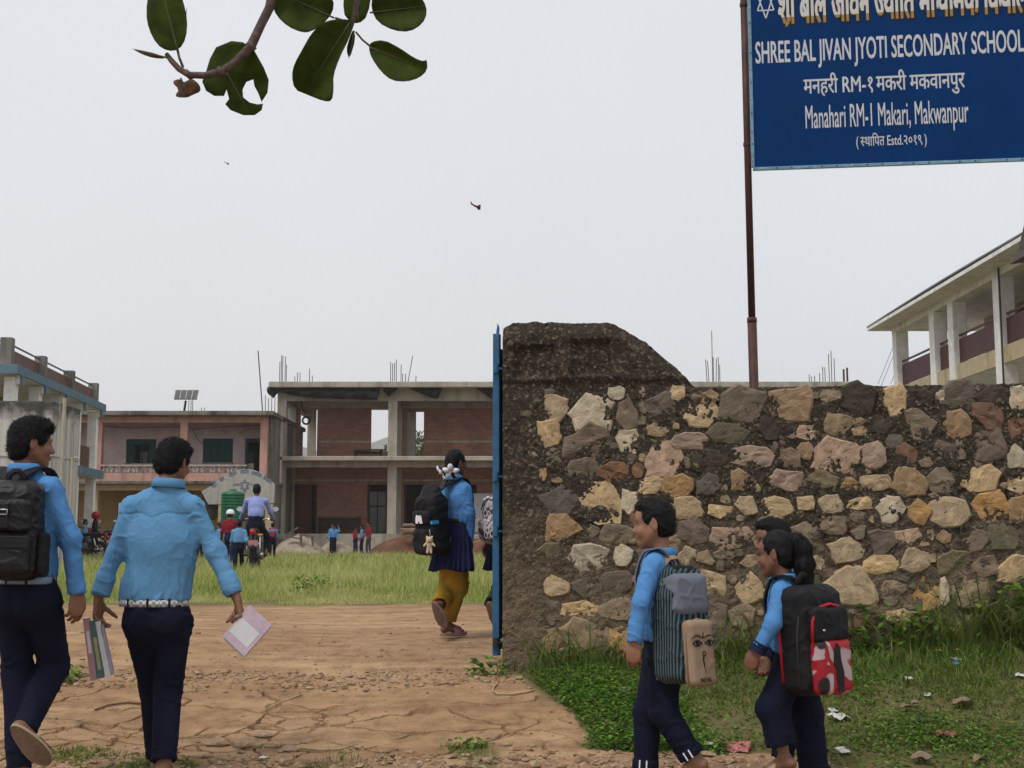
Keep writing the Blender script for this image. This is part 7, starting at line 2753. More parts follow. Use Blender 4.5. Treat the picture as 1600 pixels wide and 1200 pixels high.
# ------------------------------------------------------------------ hills and a tree seen through the openings
def hills():
 n = 160
 V, F = [], []
 for i in range(n + 1):
  x = -2200 + 4400 * i / n
  h_ = 112 + 20 * math.sin(x * .0041 + 1) + 13 * math.sin(x * .0123) + 6 * math.sin(x * .034)
  for j, (dy, k) in enumerate(((0, 0.0), (120, .45), (230, .8), (340, 1.0), (620, .6))):
   V.append((x, 1050 + dy + 40 * math.sin(x * .008 + j), .3 + h_ * k * (1 + .06 * math.sin(x * .04 + j * 2))))
 for i in range(n):
  for j in range(4):
   F.append((i * 5 + j, (i + 1) * 5 + j, (i + 1) * 5 + j + 1, i * 5 + j + 1))
 t = NT('forest_hill')
 o = mesh_np('hills', np.array(V), F, t.done(t.ramp(t.noise(.01, 6, .7), [(.3, (.035, .055, .03)), (.7, (.07, .10, .05))]), .95), None, True)
 tag(o, kind='structure')


hills()


def leafy_crown(rs, c, rx, ry, rz, n, s):
 """leaf quads clumped through an uneven crown"""
 cl = [(np.array(c) + np.array([rs.gauss(0, .45) * rx, rs.gauss(0, .45) * ry, rs.gauss(0, .45) * rz]), rs.uniform(.25, .5)) for _ in range(26)]
 V, F = [], []
 for k in range(n):
  p, w = rs.choice(cl)
  d = np.array([rs.gauss(0, 1), rs.gauss(0, 1), rs.gauss(0, 1)])
  d = d / np.linalg.norm(d) * rs.uniform(.5, 1) ** .5 * w
  q = p + d * np.array([rx, ry, rz])
  a = Vector((rs.gauss(0, 1), rs.gauss(0, 1), rs.gauss(0, 1))).normalized()
  b_ = a.orthogonal().normalized()
  L = s * rs.uniform(.6, 1.3)
  b0 = len(V)
  V += [q - np.array(b_) * L * .35, q + np.array(a) * L * .5, q + np.array(b_) * L * .35, q - np.array(a) * L * .5]
  F.append((b0, b0 + 1, b0 + 2, b0 + 3))
 return np.array(V), np.array(F)


t = NT('foliage_tree')
oi = t.noise(.8, 3)
M['foliage'] = t.done(t.ramp(oi, [(.3, (.035, .06, .015)), (.7, (.10, .12, .03))]), .7)
rs_ = random.Random(21)
for px, Yb in ((655, 76), (668, 79)):
 tb = thing('leafy_tree', 'bushy tree behind the brick building, seen through its upper doorway' if px < 660 else 'second bushy tree further behind the brick building', 'tree', (X(px, Yb), Yb, gzf(X(px, Yb), Yb)))
 gx = X(px, Yb)
 m = MB(); m.tube([(gx, Yb, .4), (gx + .1, Yb, 2.5), (gx - .1, Yb, 4.5)], [.22, .16, .06], 8)
 for k in range(5):
  a = k * 1.26
  m.tube([(gx, Yb, 2.4 + .3 * k), (gx + math.cos(a) * 1.2, Yb + math.sin(a) * 1.2, 4.2 + .3 * k)], [.08, .03], 6)
 m.build('trunk', M['bark'], tb, True)
 V_, F_ = leafy_crown(rs_, (gx, Yb, 5.0), 1.5, 1.5, 2.0, 2600, .28)
 mesh_np('crown', V_, F_, M['foliage'], tb, False)


# ------------------------------------------------------------------ heaps, timber and loose things by the brick block
def heap(name, label, px0, px1, py_top, Y, mat, seed, dep=2.2):
 x0, x1 = X(px0, Y), X(px1, Y)
 g = gzf((x0 + x1) / 2, Y)
 hgt = Z(py_top, Y) - g
 n = 36
 V, F = [], []
 for j in range(n + 1):
  for i in range(n + 1):
   u, v = i / n, j / n
   b_ = max(0, 1 - (2 * u - 1) ** 2) ** .7 * max(0, 1 - (2 * v - 1) ** 2) ** .7
   V.append((x0 + (x1 - x0) * u, Y - dep / 2 + dep * v, g - .05 + b_ * hgt))
 V = np.array(V, np.float32)
 V[:, 2] += (fbm(V * 1.6 + seed, 4) * .16 + noise3(V * 6 + seed) * .05) * np.clip((V[:, 2] - g + .05) / max(hgt, .1), 0, 1)
 for j in range(n):
  for i in range(n):
   a = j * (n + 1) + i
   F.append((a, a + 1, a + n + 2, a + n + 1))
 r = mesh_np(name, V, F, mat, None, True, loc=((x0 + x1) / 2, Y, g))
 tag(r, label, 'heap')


M['sand'] = plain('pale_sand', (.34, .28, .215), .95, .25, 3.0, .5, 15)
M['red_earth'] = plain('red_earth', (.155, .075, .048), .95, .35, 2.0, .6, 12)
heap('sand_heap', 'pale grey sand heap in front of the brick building left pillar', 428, 512, 838, 54.8, M['sand'], 1)
heap('rubble_heap', 'low pale rubble heap behind the two boys in blue', 498, 560, 846, 55.4, M['sand'], 5, 1.6)
heap('earth_heap', 'dark red earth bank in front of the middle pillar', 578, 700, 836, 55.6, M['red_earth'], 9, 2.4)
heap('earth_heap', 'dark red earth bank running on behind the gate', 690, 860, 838, 55.4, M['red_earth'], 14, 2.4)
rs_ = random.Random(5)
for k in range(9):
 Yq = 54.2 + rs_.uniform(-.3, .3)
 px = 632 + rs_.uniform(-6, 12)
 py = 838 - k * 2.4
 z = Z(py, Yq)
 m = MB(); m.bar(Vector((X(px, Yq), Yq + .2, z)), Vector((X(px + rs_.uniform(38, 54), Yq), Yq + rs_.uniform(-.2, .2), z + rs_.uniform(-.02, .05))), .14, .055)
 o = m.build('plank', plain('plank_%d' % (k % 3), ((.30, .20, .13), (.24, .165, .11), (.36, .26, .17))[k % 3], .9, .3, 3.0), None, False, loc=(X(px, Yq), Yq, z))
 tag(o, 'sawn plank in the timber stack on the earth bank', 'plank', 'sawn planks stacked on the earth bank')
for k, (a, b_) in enumerate((((738, 842), (775, 826)), ((735, 848), (772, 838)), ((742, 826), (775, 818)), ((735, 818), (760, 806)))):
 m = MB(); m.bar(P(a[0], a[1], 54.0), P(b_[0], b_[1], 54.3), .14, .05)
 o = m.build('plank', plain('plank_2', (.36, .26, .17), .9, .3, 3.0), None, False, loc=P(a[0], a[1], 54.0))
 tag(o, 'loose plank leaning on the earth bank beside the gate', 'plank', 'loose planks beside the gate')
Yq = 58.9
o = bxp(None, 'white_board', X(733, Yq), X(772, Yq), Yq, Yq + .04, Z(832, Yq), Z(771, Yq), plain('board_white', (.50, .50, .53), .6, .08)); tag(o, 'large white board leaning against the brick wall near the gate', 'board')


def table(label, px0, px1, py_top, py_bot, Y, cat='bench', shelf=True):
 x0, x1 = X(px0, Y), X(px1, Y)
 zt_, zb_ = Z(py_top, Y), Z(py_bot, Y)
 r = thing('school_bench', label, cat, ((x0 + x1) / 2, Y, zb_))
 bxp(r, 'top', x0, x1, Y - .2, Y + .25, zt_ - .06, zt_, M['wood'])
 for xx in (x0 + .04, x1 - .12):
  for yy in (Y - .18, Y + .16):
   bxp(r, 'leg', xx, xx + .07, yy, yy + .07, zb_, zt_ - .061, M['wood_dark'])
 if shelf:
  bxp(r, 'modesty_panel', x0 + .12, x1 - .13, Y - .02, Y + .01, zb_ + (zt_ - zb_) * .35, zt_ - .09, M['wood_dark'])


table('long wooden school bench against the lower brick wall', 498, 566, 806, 833.5, 59.0)
table('wooden desk on the upper floor of the brick building', 553, 598, 702, 713.5, 58.9)
o = thing('hanging_tyre', 'old tyre hanging in the upper left opening of the brick building', 'tyre', P(478.5, 668, 58.0))
c = P(478.5, 657, 58.0)
m = MB(); m.tube([c + Vector((.165 * math.cos(a), 0, .165 * math.sin(a))) for a in np.linspace(0, 6.283, 21)], .045, 8); m.build('tyre', M['rubber'], o, True)
m = MB(); m.tube([c + Vector((0, 0, .17)), P(473, 640, 58.0), P(471, 627, 58.0)], .02, 6); m.build('rope', M['rubber'], o)
o = thing('trestle', 'broken wooden trestle lying by the sand heap', 'trestle', (X(470, 54.0), 54.0, gzf(X(470, 54), 54)))
for a, b_ in (((448, 836), (466, 824)), ((468, 836), (492, 838)), ((470, 838), (471, 852)), ((488, 840), (489, 852)), ((446, 838), (470, 842))):
 m = MB(); m.bar(P(a[0], a[1], 54.0), P(b_[0], b_[1], 53.9), .09, .06); m.build('beam', M['wood'], o)
# ------------------------------------------------------------------ people in the yard
def yard_person(label, px, Y, hgt, yaw, shirt, trousers, hair='crew', stride=.15, group=None, arms=(.12, .12), skin_='skin_dark', lift=0.0, extra=None):
 """standing or walking figure on the ground at photo column px and distance Y"""
 x = X(px, Y)
 g = gzf(x, Y) + lift
 a = math.radians(yaw)
 f = Vector((-math.sin(a), math.cos(a), 0))
 s = Vector((math.cos(a), math.sin(a), 0))
 u = Vector((0, 0, 1))
 o = Vector((x, Y, g))
 H = hgt
 hd = .150 * H if H < 1.4 else .140 * H
 J = dict(pel=o + u * .52 * H, waist=o + u * .60 * H, neck=o + u * (H - hd * 1.02), head=o + u * (H - hd * .5) + f * .01 * H)
 for k, S_ in (('L', -1), ('R', 1)):
  st = stride * S_
  J['sh' + k] = o + s * (S_ * .105 * H) + u * (.79 * H)
  J['hip' + k] = o + s * (S_ * .045 * H) + u * (.51 * H)
  J['kn' + k] = o + s * (S_ * .05 * H) + f * (st * .5 * H + .02 * H) + u * (.275 * H)
  J['an' + k] = o + s * (S_ * .05 * H) + f * (st * .62 * H) + u * (.055 * H)
  ar = arms[0 if S_ < 0 else 1]
  J['el' + k] = J['sh' + k] + s * (S_ * .035 * H) + f * (-st * .3 * H) - u * (.165 * H)
  J['wr' + k] = J['el' + k] + s * (S_ * .012 * H) + f * (ar * H) - u * (math.sqrt(max(.002, .022 - ar * ar)) * H)
 if extra: extra(J, o, f, s, u, H)
 k_ = H / 1.72
 r, A, D = build_person(label, group, Y, J, dict(head=hd, look=(yaw, 0, 0), skin=M[skin_], hair=hair, shirt=shirt, trousers=trousers, chest=.088 * H, waist=.082 * H, flat=.66, bs=k_ * .98, hs=k_, fs=k_, h=.014,
      legs=[.048 * H, .038 * H, .034 * H], hem=(0, 0), fold=.006, tfold=.006, hipw=.088 * H, ease=.010, cuff=.03))
 return r, A, D


def far_bag(label, A, D, mat, Hs=1.0):
 out = -D['fwd']
 b = Bag('backpack', label, (A['neck'] + A['waist']) / 2 + np.array(out) * .075 * Hs, tuple(out), 0.0, .014, (-.2, -.04, -.25), (.2, .22, .25))
 b.f.box((0, .07, 0), (.125 * Hs, .07, .17 * Hs), r=.05, k=0)
 b.f.box((0, .13, -.05), (.10 * Hs, .04, .09 * Hs), r=.03, k=.01)
 b.field('main_body', mat, None, .003, 12, 3)
 b.flip = 1
 straps(b, A, D, M['black_nylon'], .05, 'LR', .75 * Hs, (.06, .02, .14 * Hs), (.10, .02, -.14 * Hs), .12)


YG = 'children in the school yard'
yard_person('girl in blue shirt with a long braid walking behind the motorcycle', 377, 24.4, 1.06, 6, M['shirt_pale'], M['navy'], 'tied', .16)
pa = bpy.data.objects[-1] if False else None
_, RA, RD = yard_person('boy in maroon sports shirt and white cap beside the motorcycle', 362.5, 30.5, 1.32, 6, M['maroon'], M['navy_blue'], 'crew', -.10, None, (.10, .02))
capm = MB()
hc = Vector(RA['head'])
capm.lathe([(.098, .0), (.100, .03), (.085, .085), (.045, .112), (.01, .118)], hc + Vector((0, 0, .015)), 16)
capm.prism([hc + Vector(q) for q in ((-.07, .07, .02), (.07, .07, .02), (.055, .16, .012), (-.055, .16, .012))], (0, 0, 0), (0, 0, .01))
cp = capm.build('cap', M['white_ribbon'], None, True, loc=hc); tag(cp, 'white cap worn by the boy in the maroon shirt', 'cap')
_, KA2, KD2 = yard_person('boy carrying a red backpack, a friend beside him reaching over', 429, 41, 1.16, 6, M['shirt_pale'], M['navy'], 'crew', .14)
far_bag('red backpack on the boy walking beside the motorcycle', KA2, KD2, plain('bag_red', (.30, .03, .05), .6, .2), .95)
def reach(J, o, f, s, u, H):
 J['elR'] = J['shR'] + s * .14 * H + u * .0
 J['wrR'] = J['elR'] + s * .14 * H + u * .01 * H
yard_person('boy in blue shirt holding his arm out to the boy with the red backpack', 414.5, 39.5, 1.14, 6, M['shirt_pale'], M['navy'], 'crew', .1, None, (.05, .05), extra=reach)
yard_person('child in blue shirt near the water tank', 345.5, 37.0, 1.12, 120, M['shirt_pale'], M['navy'], 'crew', .05)
yard_person('child in maroon shirt and dark trousers standing beyond the tall pupil', 306, 38.5, 1.25, 60, M['maroon'], M['navy'], 'crew', .05)
yard_person('child in dark trousers and maroon top beside another beyond the tall pupil', 316, 39.5, 1.20, -30, M['maroon'], M['navy'], 'crew', .05)
yard_person('boy in blue shirt facing the road with hands at his sides by the rubble heap', 524, 54.0, 1.22, 178, M['shirt'], M['navy'], 'crew', .03)
def elbow(J, o, f, s, u, H):
 J['elL'] = J['shL'] - s * .13 * H - u * .05 * H
 J['wrL'] = J['shL'] - s * .10 * H + u * .09 * H
yard_person('boy in pale blue shirt with one arm raised behind another boy', 522, 54.6, 1.30, 165, M['shirt_pale'], M['navy'], 'crew', .03, extra=elbow)
yard_person('boy in maroon shirt standing sideways facing a friend in blue', 557, 53.5, 1.20, -60, M['maroon'], M['navy_blue'], 'crew', .04, None, (.10, .10))
yard_person('boy in blue shirt between two boys in maroon', 567.5, 53.7, 1.24, 100, M['shirt_pale'], M['navy_blue'], 'crew', .04)
yard_person('taller boy in maroon shirt with folded arms by the earth bank', 578, 53.4, 1.36, 130, M['maroon'], plain('trouser_grey', (.05, .045, .05), .85), 'crew', .04, None, (.11, .11))
yard_person('girl in blue shirt and grey trousers beside the parked motorcycle', 138, 44.0, 1.32, -80, M['shirt_pale'], plain('trouser_grey', (.05, .045, .05), .85), 'tied', .05)
_, HA, HD = yard_person('rider in black jacket and red helmet standing at a parked motorcycle', 153, 44.6, 1.55, -60, M['black_nylon'], M['navy'], 'crew', .05, None, (.12, .12))
m = MB(); hc = Vector(HA['head']); m.lathe([(.09, -.12), (.13, -.08), (.145, 0), (.135, .07), (.09, .125), (.02, .145)], hc + Vector((0, 0, .02)), 16)
hp = m.build('helmet', M['red_trim'], None, True, loc=hc); tag(hp, 'red motorcycle helmet worn by the rider in black', 'helmet')


# ------------------------------------------------------------------ motorcycles
M['chrome'] = plain('chrome', (.55, .55, .56), .25, .05, metal=1.0)
M['bike_black'] = plain('bike_black', (.012, .012, .014), .35, .2, 8)
M['lamp_orange'] = plain('lamp_orange', (.60, .16, .02), .3, .1)
M['lamp_red'] = plain('lamp_red', (.50, .02, .02), .3, .1)
M['plate'] = plain('number_plate', (.48, .20, .20), .5, .1)


def motorbike(label, px, Y, yaw, tank_mat):
 x = X(px, Y)
 o = Vector((x, Y, gzf(x, Y)))
 a = math.radians(yaw)
 f, s, u = Vector((-math.sin(a), math.cos(a), 0)), Vector((math.cos(a), math.sin(a), 0)), Vector((0, 0, 1))
 T = lambda sx, fy, uz: o + s * sx + f * fy + u * uz
 r = thing('motorcycle', label, 'motorcycle', o)
 for fy, wd in ((-.64, .065), (.66, .052)):
  m = MB(); m.tube([T(0, fy + .255 * math.cos(t_), .30 + .255 * math.sin(t_)) for t_ in np.linspace(0, 6.283, 29)], wd * .85, 10); w = m.build('wheel', M['rubber'], r, True)
  m = MB(); m.tube([T(0, fy + .205 * math.cos(t_), .30 + .205 * math.sin(t_)) for t_ in np.linspace(0, 6.283, 25)], .022, 6); m.build('rim', M['chrome'], w, True)
  for k in range(6):
   t_ = k * 1.047
   m = MB(); m.tube([T(0, fy, .30), T(0, fy + .2 * math.cos(t_), .30 + .2 * math.sin(t_))], .010, 5); m.build('spoke', M['chrome'], w)
  m = MB(); m.tube([T(-.07, fy, .30), T(.07, fy, .30)], .04, 10); m.build('hub', M['bike_black'], w, True)
 f_ = Field((-.5, -1.2, 0), (.5, 1.2, 1.3), .02)
 f_.box((0, .02, .42), (.13, .19, .15), r=.05, k=0); V, F = f_.mesh(); R_ = np.array([s, f, u], np.float32).T
 def piece(name, mat, build):
  g = Field((-.5, -1.2, 0), (.5, 1.2, 1.3), .018); build(g); V, F = g.mesh()
  return mesh_np(name, np.array(o) + V @ R_.T, F, mat, r, True)
 piece('engine', plain('engine_grey', (.08, .08, .085), .45, .2), lambda g: (g.box((0, .02, .40), (.13, .17, .13), r=.05, k=0), g.cap((0, .08, .45), (0, .14, .64), .075, .065, .03)))
 piece('fuel_tank', tank_mat, lambda g: (g.cap((0, -.02, .80), (0, .32, .86), .10, .145, 0), g.ell((0, .20, .88), (.145, .22, .10), k=.04)))
 piece('seat', M['bike_black'], lambda g: (g.cap((0, -.66, .84), (0, .02, .80), .085, .115, 0, ax=(0, 0, 1), fl=.55),))
 piece('tail', tank_mat, lambda g: (g.cap((0, -.82, .82), (0, -.40, .74), .05, .09, 0),))
 piece('rear_mudguard', M['bike_black'], lambda g: (g.cap((0, -.70, .74), (0, -.98, .50), .07, .06, 0, ax=(0, 1, 0), fl=.4),))
 piece('front_mudguard', M['bike_black'], lambda g: (g.cap((0, .50, .60), (0, .80, .60), .06, .055, 0, ax=(0, 0, 1), fl=.4),))
 piece('headlamp', M['bike_black'], lambda g: (g.ell((0, .58, .95), (.11, .10, .11), k=0),))
 for S_ in (-1, 1):
  m = MB(); m.tube([T(S_ * .09, .66, .30), T(S_ * .085, .44, .98)], .024, 8); m.build('fork', M['chrome'], r, True)
  m = MB(); m.tube([T(S_ * .11, -.50, .70), T(S_ * .12, -.60, .36)], .03, 8); m.build('shock', M['chrome'], r, True)
  m = MB(); m.tube([T(0, .42, 1.02), T(S_ * .18, .40, 1.08), T(S_ * .36, .28, 1.05)], .015, 8); hb = m.build('handlebar', M['chrome'], r, True)
  m = MB(); m.tube([T(S_ * .27, .33, 1.06), T(S_ * .36, .28, 1.05)], .022, 8); m.build('grip', M['rubber'], hb, True)
  m = MB(); m.tube([T(S_ * .25, .34, 1.07), T(S_ * .36, .34, 1.24)], .007, 5); mi_ = m.build('mirror', M['bike_black'], r, True)
  m = MB(); m.add([T(S_ * .36 + .07 * math.cos(t_), .33, 1.28 + .05 * math.sin(t_)) for t_ in np.linspace(0, 6.283, 13)[:-1]] + [T(S_ * .36 + .07 * math.cos(t_), .36, 1.28 + .05 * math.sin(t_)) for t_ in np.linspace(0, 6.283, 13)[:-1]], [tuple(range(12)), tuple(range(23, 11, -1))] + [((k + 1) % 12, k, 12 + k, 12 + (k + 1) % 12) for k in range(12)]); m.build('mirror_glass', M['chrome'], mi_)
  m = MB(); c = T(S_ * .15, -.84, .74); m.tube([c - s * .05, c + s * .05], .028, 8); m.build('indicator', M['lamp_orange'], r, True)
  m = MB(); m.tube([T(S_ * .13, -.1, .33), T(S_ * .24, -.1, .33)], .018, 6); m.build('footrest', M['rubber'], r)
 m = MB(); m.tube([T(.0, -.89, .80), T(0, -.86, .80)], .06, 10); m.build('tail_lamp', M['lamp_red'], r, True)
 m = MB(); c = T(0, -.965, .58); m.add([c + s * a_ + u * b_ + f * e for e in (-.004, .004) for a_, b_ in ((-.11, -.06), (.11, -.06), (.11, .06), (-.11, .06))], [(3, 2, 1, 0)[::-1], (4, 5, 6, 7)[::-1], (0, 1, 5, 4), (1, 2, 6, 5), (2, 3, 7, 6), (3, 0, 4, 7)]); m.build('number_plate', M['plate'], r)
 m = MB(); m.tube([T(.12, .1, .30), T(.15, -.2, .28), T(.17, -.75, .36)], [.025, .035, .045], 10); m.build('exhaust', M['chrome'], r, True)
 m = MB(); m.bar(T(0, -.64, .30), T(0, -.05, .36), .16, .04); m.build('swing_arm', M['bike_black'], r)
 m = MB(); m.tube([T(-.14, .0, .3), T(-.22, -.12, .02)], .014, 6); m.build('side_stand', M['bike_black'], r)
 return r, T


mbike, MT = motorbike('motorcycle with a rider in lilac shirt crossing the grassy yard', 403, 26.3, 7, M['bike_black'])
def ride(J, o, f, s, u, H):
 base = MT(0, -.15, .86)
 J['pel'] = base + u * .10; J['waist'] = base + u * .26; J['neck'] = base + u * .66 + f * .12; J['head'] = base + u * .80 + f * .14
 for k, S_ in (('L', -1), ('R', 1)):
  J['sh' + k] = base + u * .58 + f * .10 + s * (S_ * .20)
  J['hip' + k] = base + u * .06 + s * (S_ * .10)
  J['kn' + k] = MT(S_ * .24, .28, .66); J['an' + k] = MT(S_ * .22, -.06, .40)
  J['el' + k] = base + u * .36 + f * .20 + s * (S_ * .27); J['wr' + k] = MT(S_ * .33, .26, 1.08)
yard_person('man in lilac shirt riding the motorcycle away across the yard', 400, 26.3, 1.70, 7, M['lilac'], M['navy'], 'short', .1, skin_='skin_teen', extra=ride)
motorbike('red motorcycle parked in front of the yellow hall', 158, 45.4, 60, plain('bike_red', (.30, .012, .02), .35, .1))
motorbike('black motorcycle parked at the edge of the yard by the white house', 134, 41.5, 75, M['bike_black'])
motorbike('dark motorcycle parked beside the yellow hall column', 168, 46.8, -70, M['bike_black'])


# ------------------------------------------------------------------ grass, weeds, pebbles, litter
def blades(rng, x, y, hgt, wid, bend, seg=2):
 """grass blades from roots (x, y): returns V, F"""
 n = len(x)
 z = gz(x, y) - .01
 a = rng.uniform(0, 2 * np.pi, n)
 fx, fy = np.cos(a), np.sin(a)
 b_ = bend * rng.uniform(.2, 1.2, n)
 tw = rng.uniform(0, np.pi, n)
 sx, sy = np.cos(tw), np.sin(tw)
 P_ = []
 for k in range(seg + 1):
  t_ = k / seg
  cx = x + fx * b_ * hgt * t_ ** 2
  cy = y + fy * b_ * hgt * t_ ** 2
  cz = z + hgt * (t_ - .28 * b_ * t_ ** 2)
  w = wid * (1 - t_) ** .7 * .5
  if k < seg:
   P_.append(np.stack([cx - sx * w, cy - sy * w, cz], 1))
   P_.append(np.stack([cx + sx * w, cy + sy * w, cz], 1))
  else:
   P_.append(np.stack([cx, cy, cz], 1))
 m_ = len(P_)
 V = np.stack(P_, 1).reshape(-1, 3)
 base = np.arange(n)[:, None] * m_
 F = []
 for k in range(seg - 1):
  q = 2 * k
  F.append(base + np.array([[q, q + 1, q + 3]]))
  F.append(base + np.array([[q, q + 3, q + 2]]))
 q = 2 * (seg - 1)
 F.append(base + np.array([[q, q + 1, q + 2]]))
 return V, np.concatenate(F)


def with_rnd(o, per, seed=1):
 n = len(o.data.vertices)
 r = np.repeat(np.random.RandomState(seed).uniform(0, 1, n // per + 1), per)[:n].astype(np.float32)
 a = o.data.attributes.new('rnd', 'FLOAT', 'POINT')
 a.data.foreach_set('value', r)
 return o


def grass_mat(name, a, b_, dry, dryamt=.35, sc=1.2):
 t = NT(name)
 n1 = t.noise(sc, 4, .6)
 rn = t.attr('rnd').outputs['Fac']
 col = t.ramp(rn, [(.0, tuple(x * .45 for x in a)), (.35, a), (.78, b_), (.92, tuple(min(1, x * 1.35) for x in b_)), (.96, dry)])
 col = t.mix(t.ramp(n1, [(.45, 0.0), (.70, dryamt)]), col, dry)
 mt = t.done(col, .6, None, .25)
 tr = t.new('ShaderNodeBsdfTranslucent')
 t.l.new(t.mix(1.0, col, (1.3, 1.4, .8), 'MULTIPLY'), tr.inputs['Color'])
 ms = t.new('ShaderNodeMixShader'); ms.inputs[0].default_value = .35
 t.l.new(t.b.outputs[0], ms.inputs[1]); t.l.new(tr.outputs[0], ms.inputs[2]); t.l.new(ms.outputs[0], t.n['Material Output'].inputs['Surface'])
 return mt


M['grass_yard'] = grass_mat('grass_yard', (.23, .285, .065), (.40, .43, .14), (.64, .56, .31), .85, .9)
M['grass_verge'] = grass_mat('grass_verge', (.075, .14, .018), (.17, .25, .05), (.28, .24, .11), .45, 1.8)
M['weed'] = grass_mat('weed_leaf', (.06, .15, .015), (.15, .28, .04), (.22, .26, .07), .35, 2.5)
rng = np.random.RandomState(5)


def yard_grass():
 Vs, Fs, b_ = [], [], 0
 for (y0, y1, n, h0, w) in ((13.3, 17, 52000, .19, .008), (17, 24, 46000, .22, .012), (24, 34, 32000, .24, .018), (34, 51, 26000, .24, .030)):
  y = rng.uniform(y0, y1, n)
  x = rng.uniform(-.46, .06, n) * y
  e = noise3(np.stack([x * .9, y * .9, x * 0], 1)) * .5
  cl = noise3(np.stack([x * 1.6, y * 1.6, x * 0 + 5], 1))
  bare = noise3(np.stack([x * .35, y * .35, x * 0 + 9], 1))
  keep = (y > 13.75 + e) & (rng.uniform(0, 1, n) < np.clip(.55 + 1.1 * cl, .12, 1)) & ~((bare < -.28) & (y < 16))
  x, y, cl = x[keep], y[keep], cl[keep]
  edge = np.clip((y - 13.4) / 3.0, .25, 1)
  hh = h0 * rng.uniform(.45, 1.25, len(x)) * (.75 + .5 * np.clip(cl + .4, 0, 1)) * edge
  V, F = blades(rng, x.astype(np.float32), y.astype(np.float32), hh, w * rng.uniform(.6, 1.3, len(x)), .55)
  Vs.append(V); Fs.append(F + b_); b_ += len(V)
 o = with_rnd(mesh_np('yard_grass', np.concatenate(Vs), np.concatenate(Fs), M['grass_yard'], None, False), 5)
 tag(o, 'tall pale green grass covering the school yard', 'grass', kind='stuff')


yard_grass()


def leaf_quads(rng, x, y, z, s, flat=.5):
 n = len(x)
 a = rng.uniform(0, 2 * np.pi, n)
 tilt = rng.uniform(-flat, flat, n)
 d = np.stack([np.cos(a), np.sin(a), tilt], 1)
 q = np.stack([-np.sin(a), np.cos(a), rng.uniform(-.4, .4, n)], 1)
 c = np.stack([x, y, z], 1)
 s = s[:, None]
 V = np.stack([c, c + d * s * .5 + q * s * .32, c + d * s + np.array([0, 0, -.15]) * s, c + d * s * .5 - q * s * .32], 1).reshape(-1, 3)
 F = np.arange(n)[:, None] * 4 + np.array([[0, 1, 2, 3]])
 return V, F


def verge():
 n = 78000
 y = rng.uniform(6.3, 8.66, n)
 x = rng.uniform(-.05, 4.3, n)
 w = .14 * noise3(np.stack([x * 2.1, y * 2.1, x * 0], 1))
 e = verge_edge(y + w)
 den = np.clip(.45 + .9 * noise3(np.stack([x * 1.7, y * 1.7, x * 0 + 2], 1)), .05, 1) * np.clip((x - e) * 5, .25, 1)
 inside = (x > e + w * .4) & (y < 8.62 - .1 * x - .02)
 keep = inside & (rng.uniform(0, 1, n) < den)
 x, y = x[keep], y[keep]
 dist = np.clip((8.45 - .1 * x - y) / 1.2, 0, 1)
 hh = (.032 + .075 * (1 - dist) ** 3) * rng.lognormal(0, .38, len(x))
 V, F = blades(rng, x.astype(np.float32), y.astype(np.float32), hh, .0085 * rng.uniform(.5, 1.5, len(x)), .9)
 o = with_rnd(mesh_np('verge_grass', V, F, M['grass_verge'], None, False), 5)
 tag(o, 'short trodden grass on the verge before the wall', 'grass', kind='stuff')
 # leafy ground cover
 n = 150000
 y = rng.uniform(6.3, 8.6, n)
 x = rng.uniform(.0, 4.3, n)
 w = .14 * noise3(np.stack([x * 2.1, y * 2.1, x * 0], 1))
 e = verge_edge(y + w)
 patchn = noise3(np.stack([x * 1.1 + 4, y * 1.1, x * 0 + 6], 1)) + .8 * np.exp(-((x - .75) / .5) ** 2 - ((y - 7.5) / .6) ** 2) - .05
 keep = (x > e + .02 + w * .4) & (rng.uniform(0, 1, n) < np.clip(.10 + patchn * 1.3, .10, .95)) & (y < 8.55 - .1 * x)
 x, y, p = x[keep], y[keep], patchn[keep]
 z = gz(x, y) + rng.uniform(.0, 1, len(x)) ** 1.2 * np.clip(.03 + .08 * p, .025, .11)
 V, F = leaf_quads(rng, x, y, z, rng.uniform(.014, .034, len(x)))
 o = with_rnd(mesh_np('weed_cover', V, F, M['weed'], None, False), 4)
 tag(o, 'bright leafy weeds creeping over the verge by the gate post', 'weeds', kind='stuff')
 # thin growth on the left roadside and in the yard edge
 n = 26000
 y = rng.uniform(6.4, 7.1, n); x = rng.uniform(-2.9, .6, n)
 t_ = noise3(np.stack([x * 2.3, y * 2.3, x * 0 + 3], 1))
 t_ = t_ - .12 + .75 * np.exp(-((x + 2.35) / .45) ** 2 - ((y - 6.95) / .14) ** 2) + .3 * np.exp(-((x + 1.4) / .25) ** 2 - ((y - 6.85) / .08) ** 2)
 keep = (t_ > .16) & (rng.uniform(0, 1, n) < (t_ - .1) * 2.2)
 x, y = x[keep], y[keep]
 V, F = blades(rng, x.astype(np.float32), y.astype(np.float32), .04 * rng.uniform(.5, 1.4, len(x)), .007 * np.ones(len(x)), .9)
 o = with_rnd(mesh_np('roadside_grass', V, F, M['grass_verge'], None, False), 5)
 tag(o, 'thin grass patches on the near roadside', 'grass', kind='stuff')


verge()


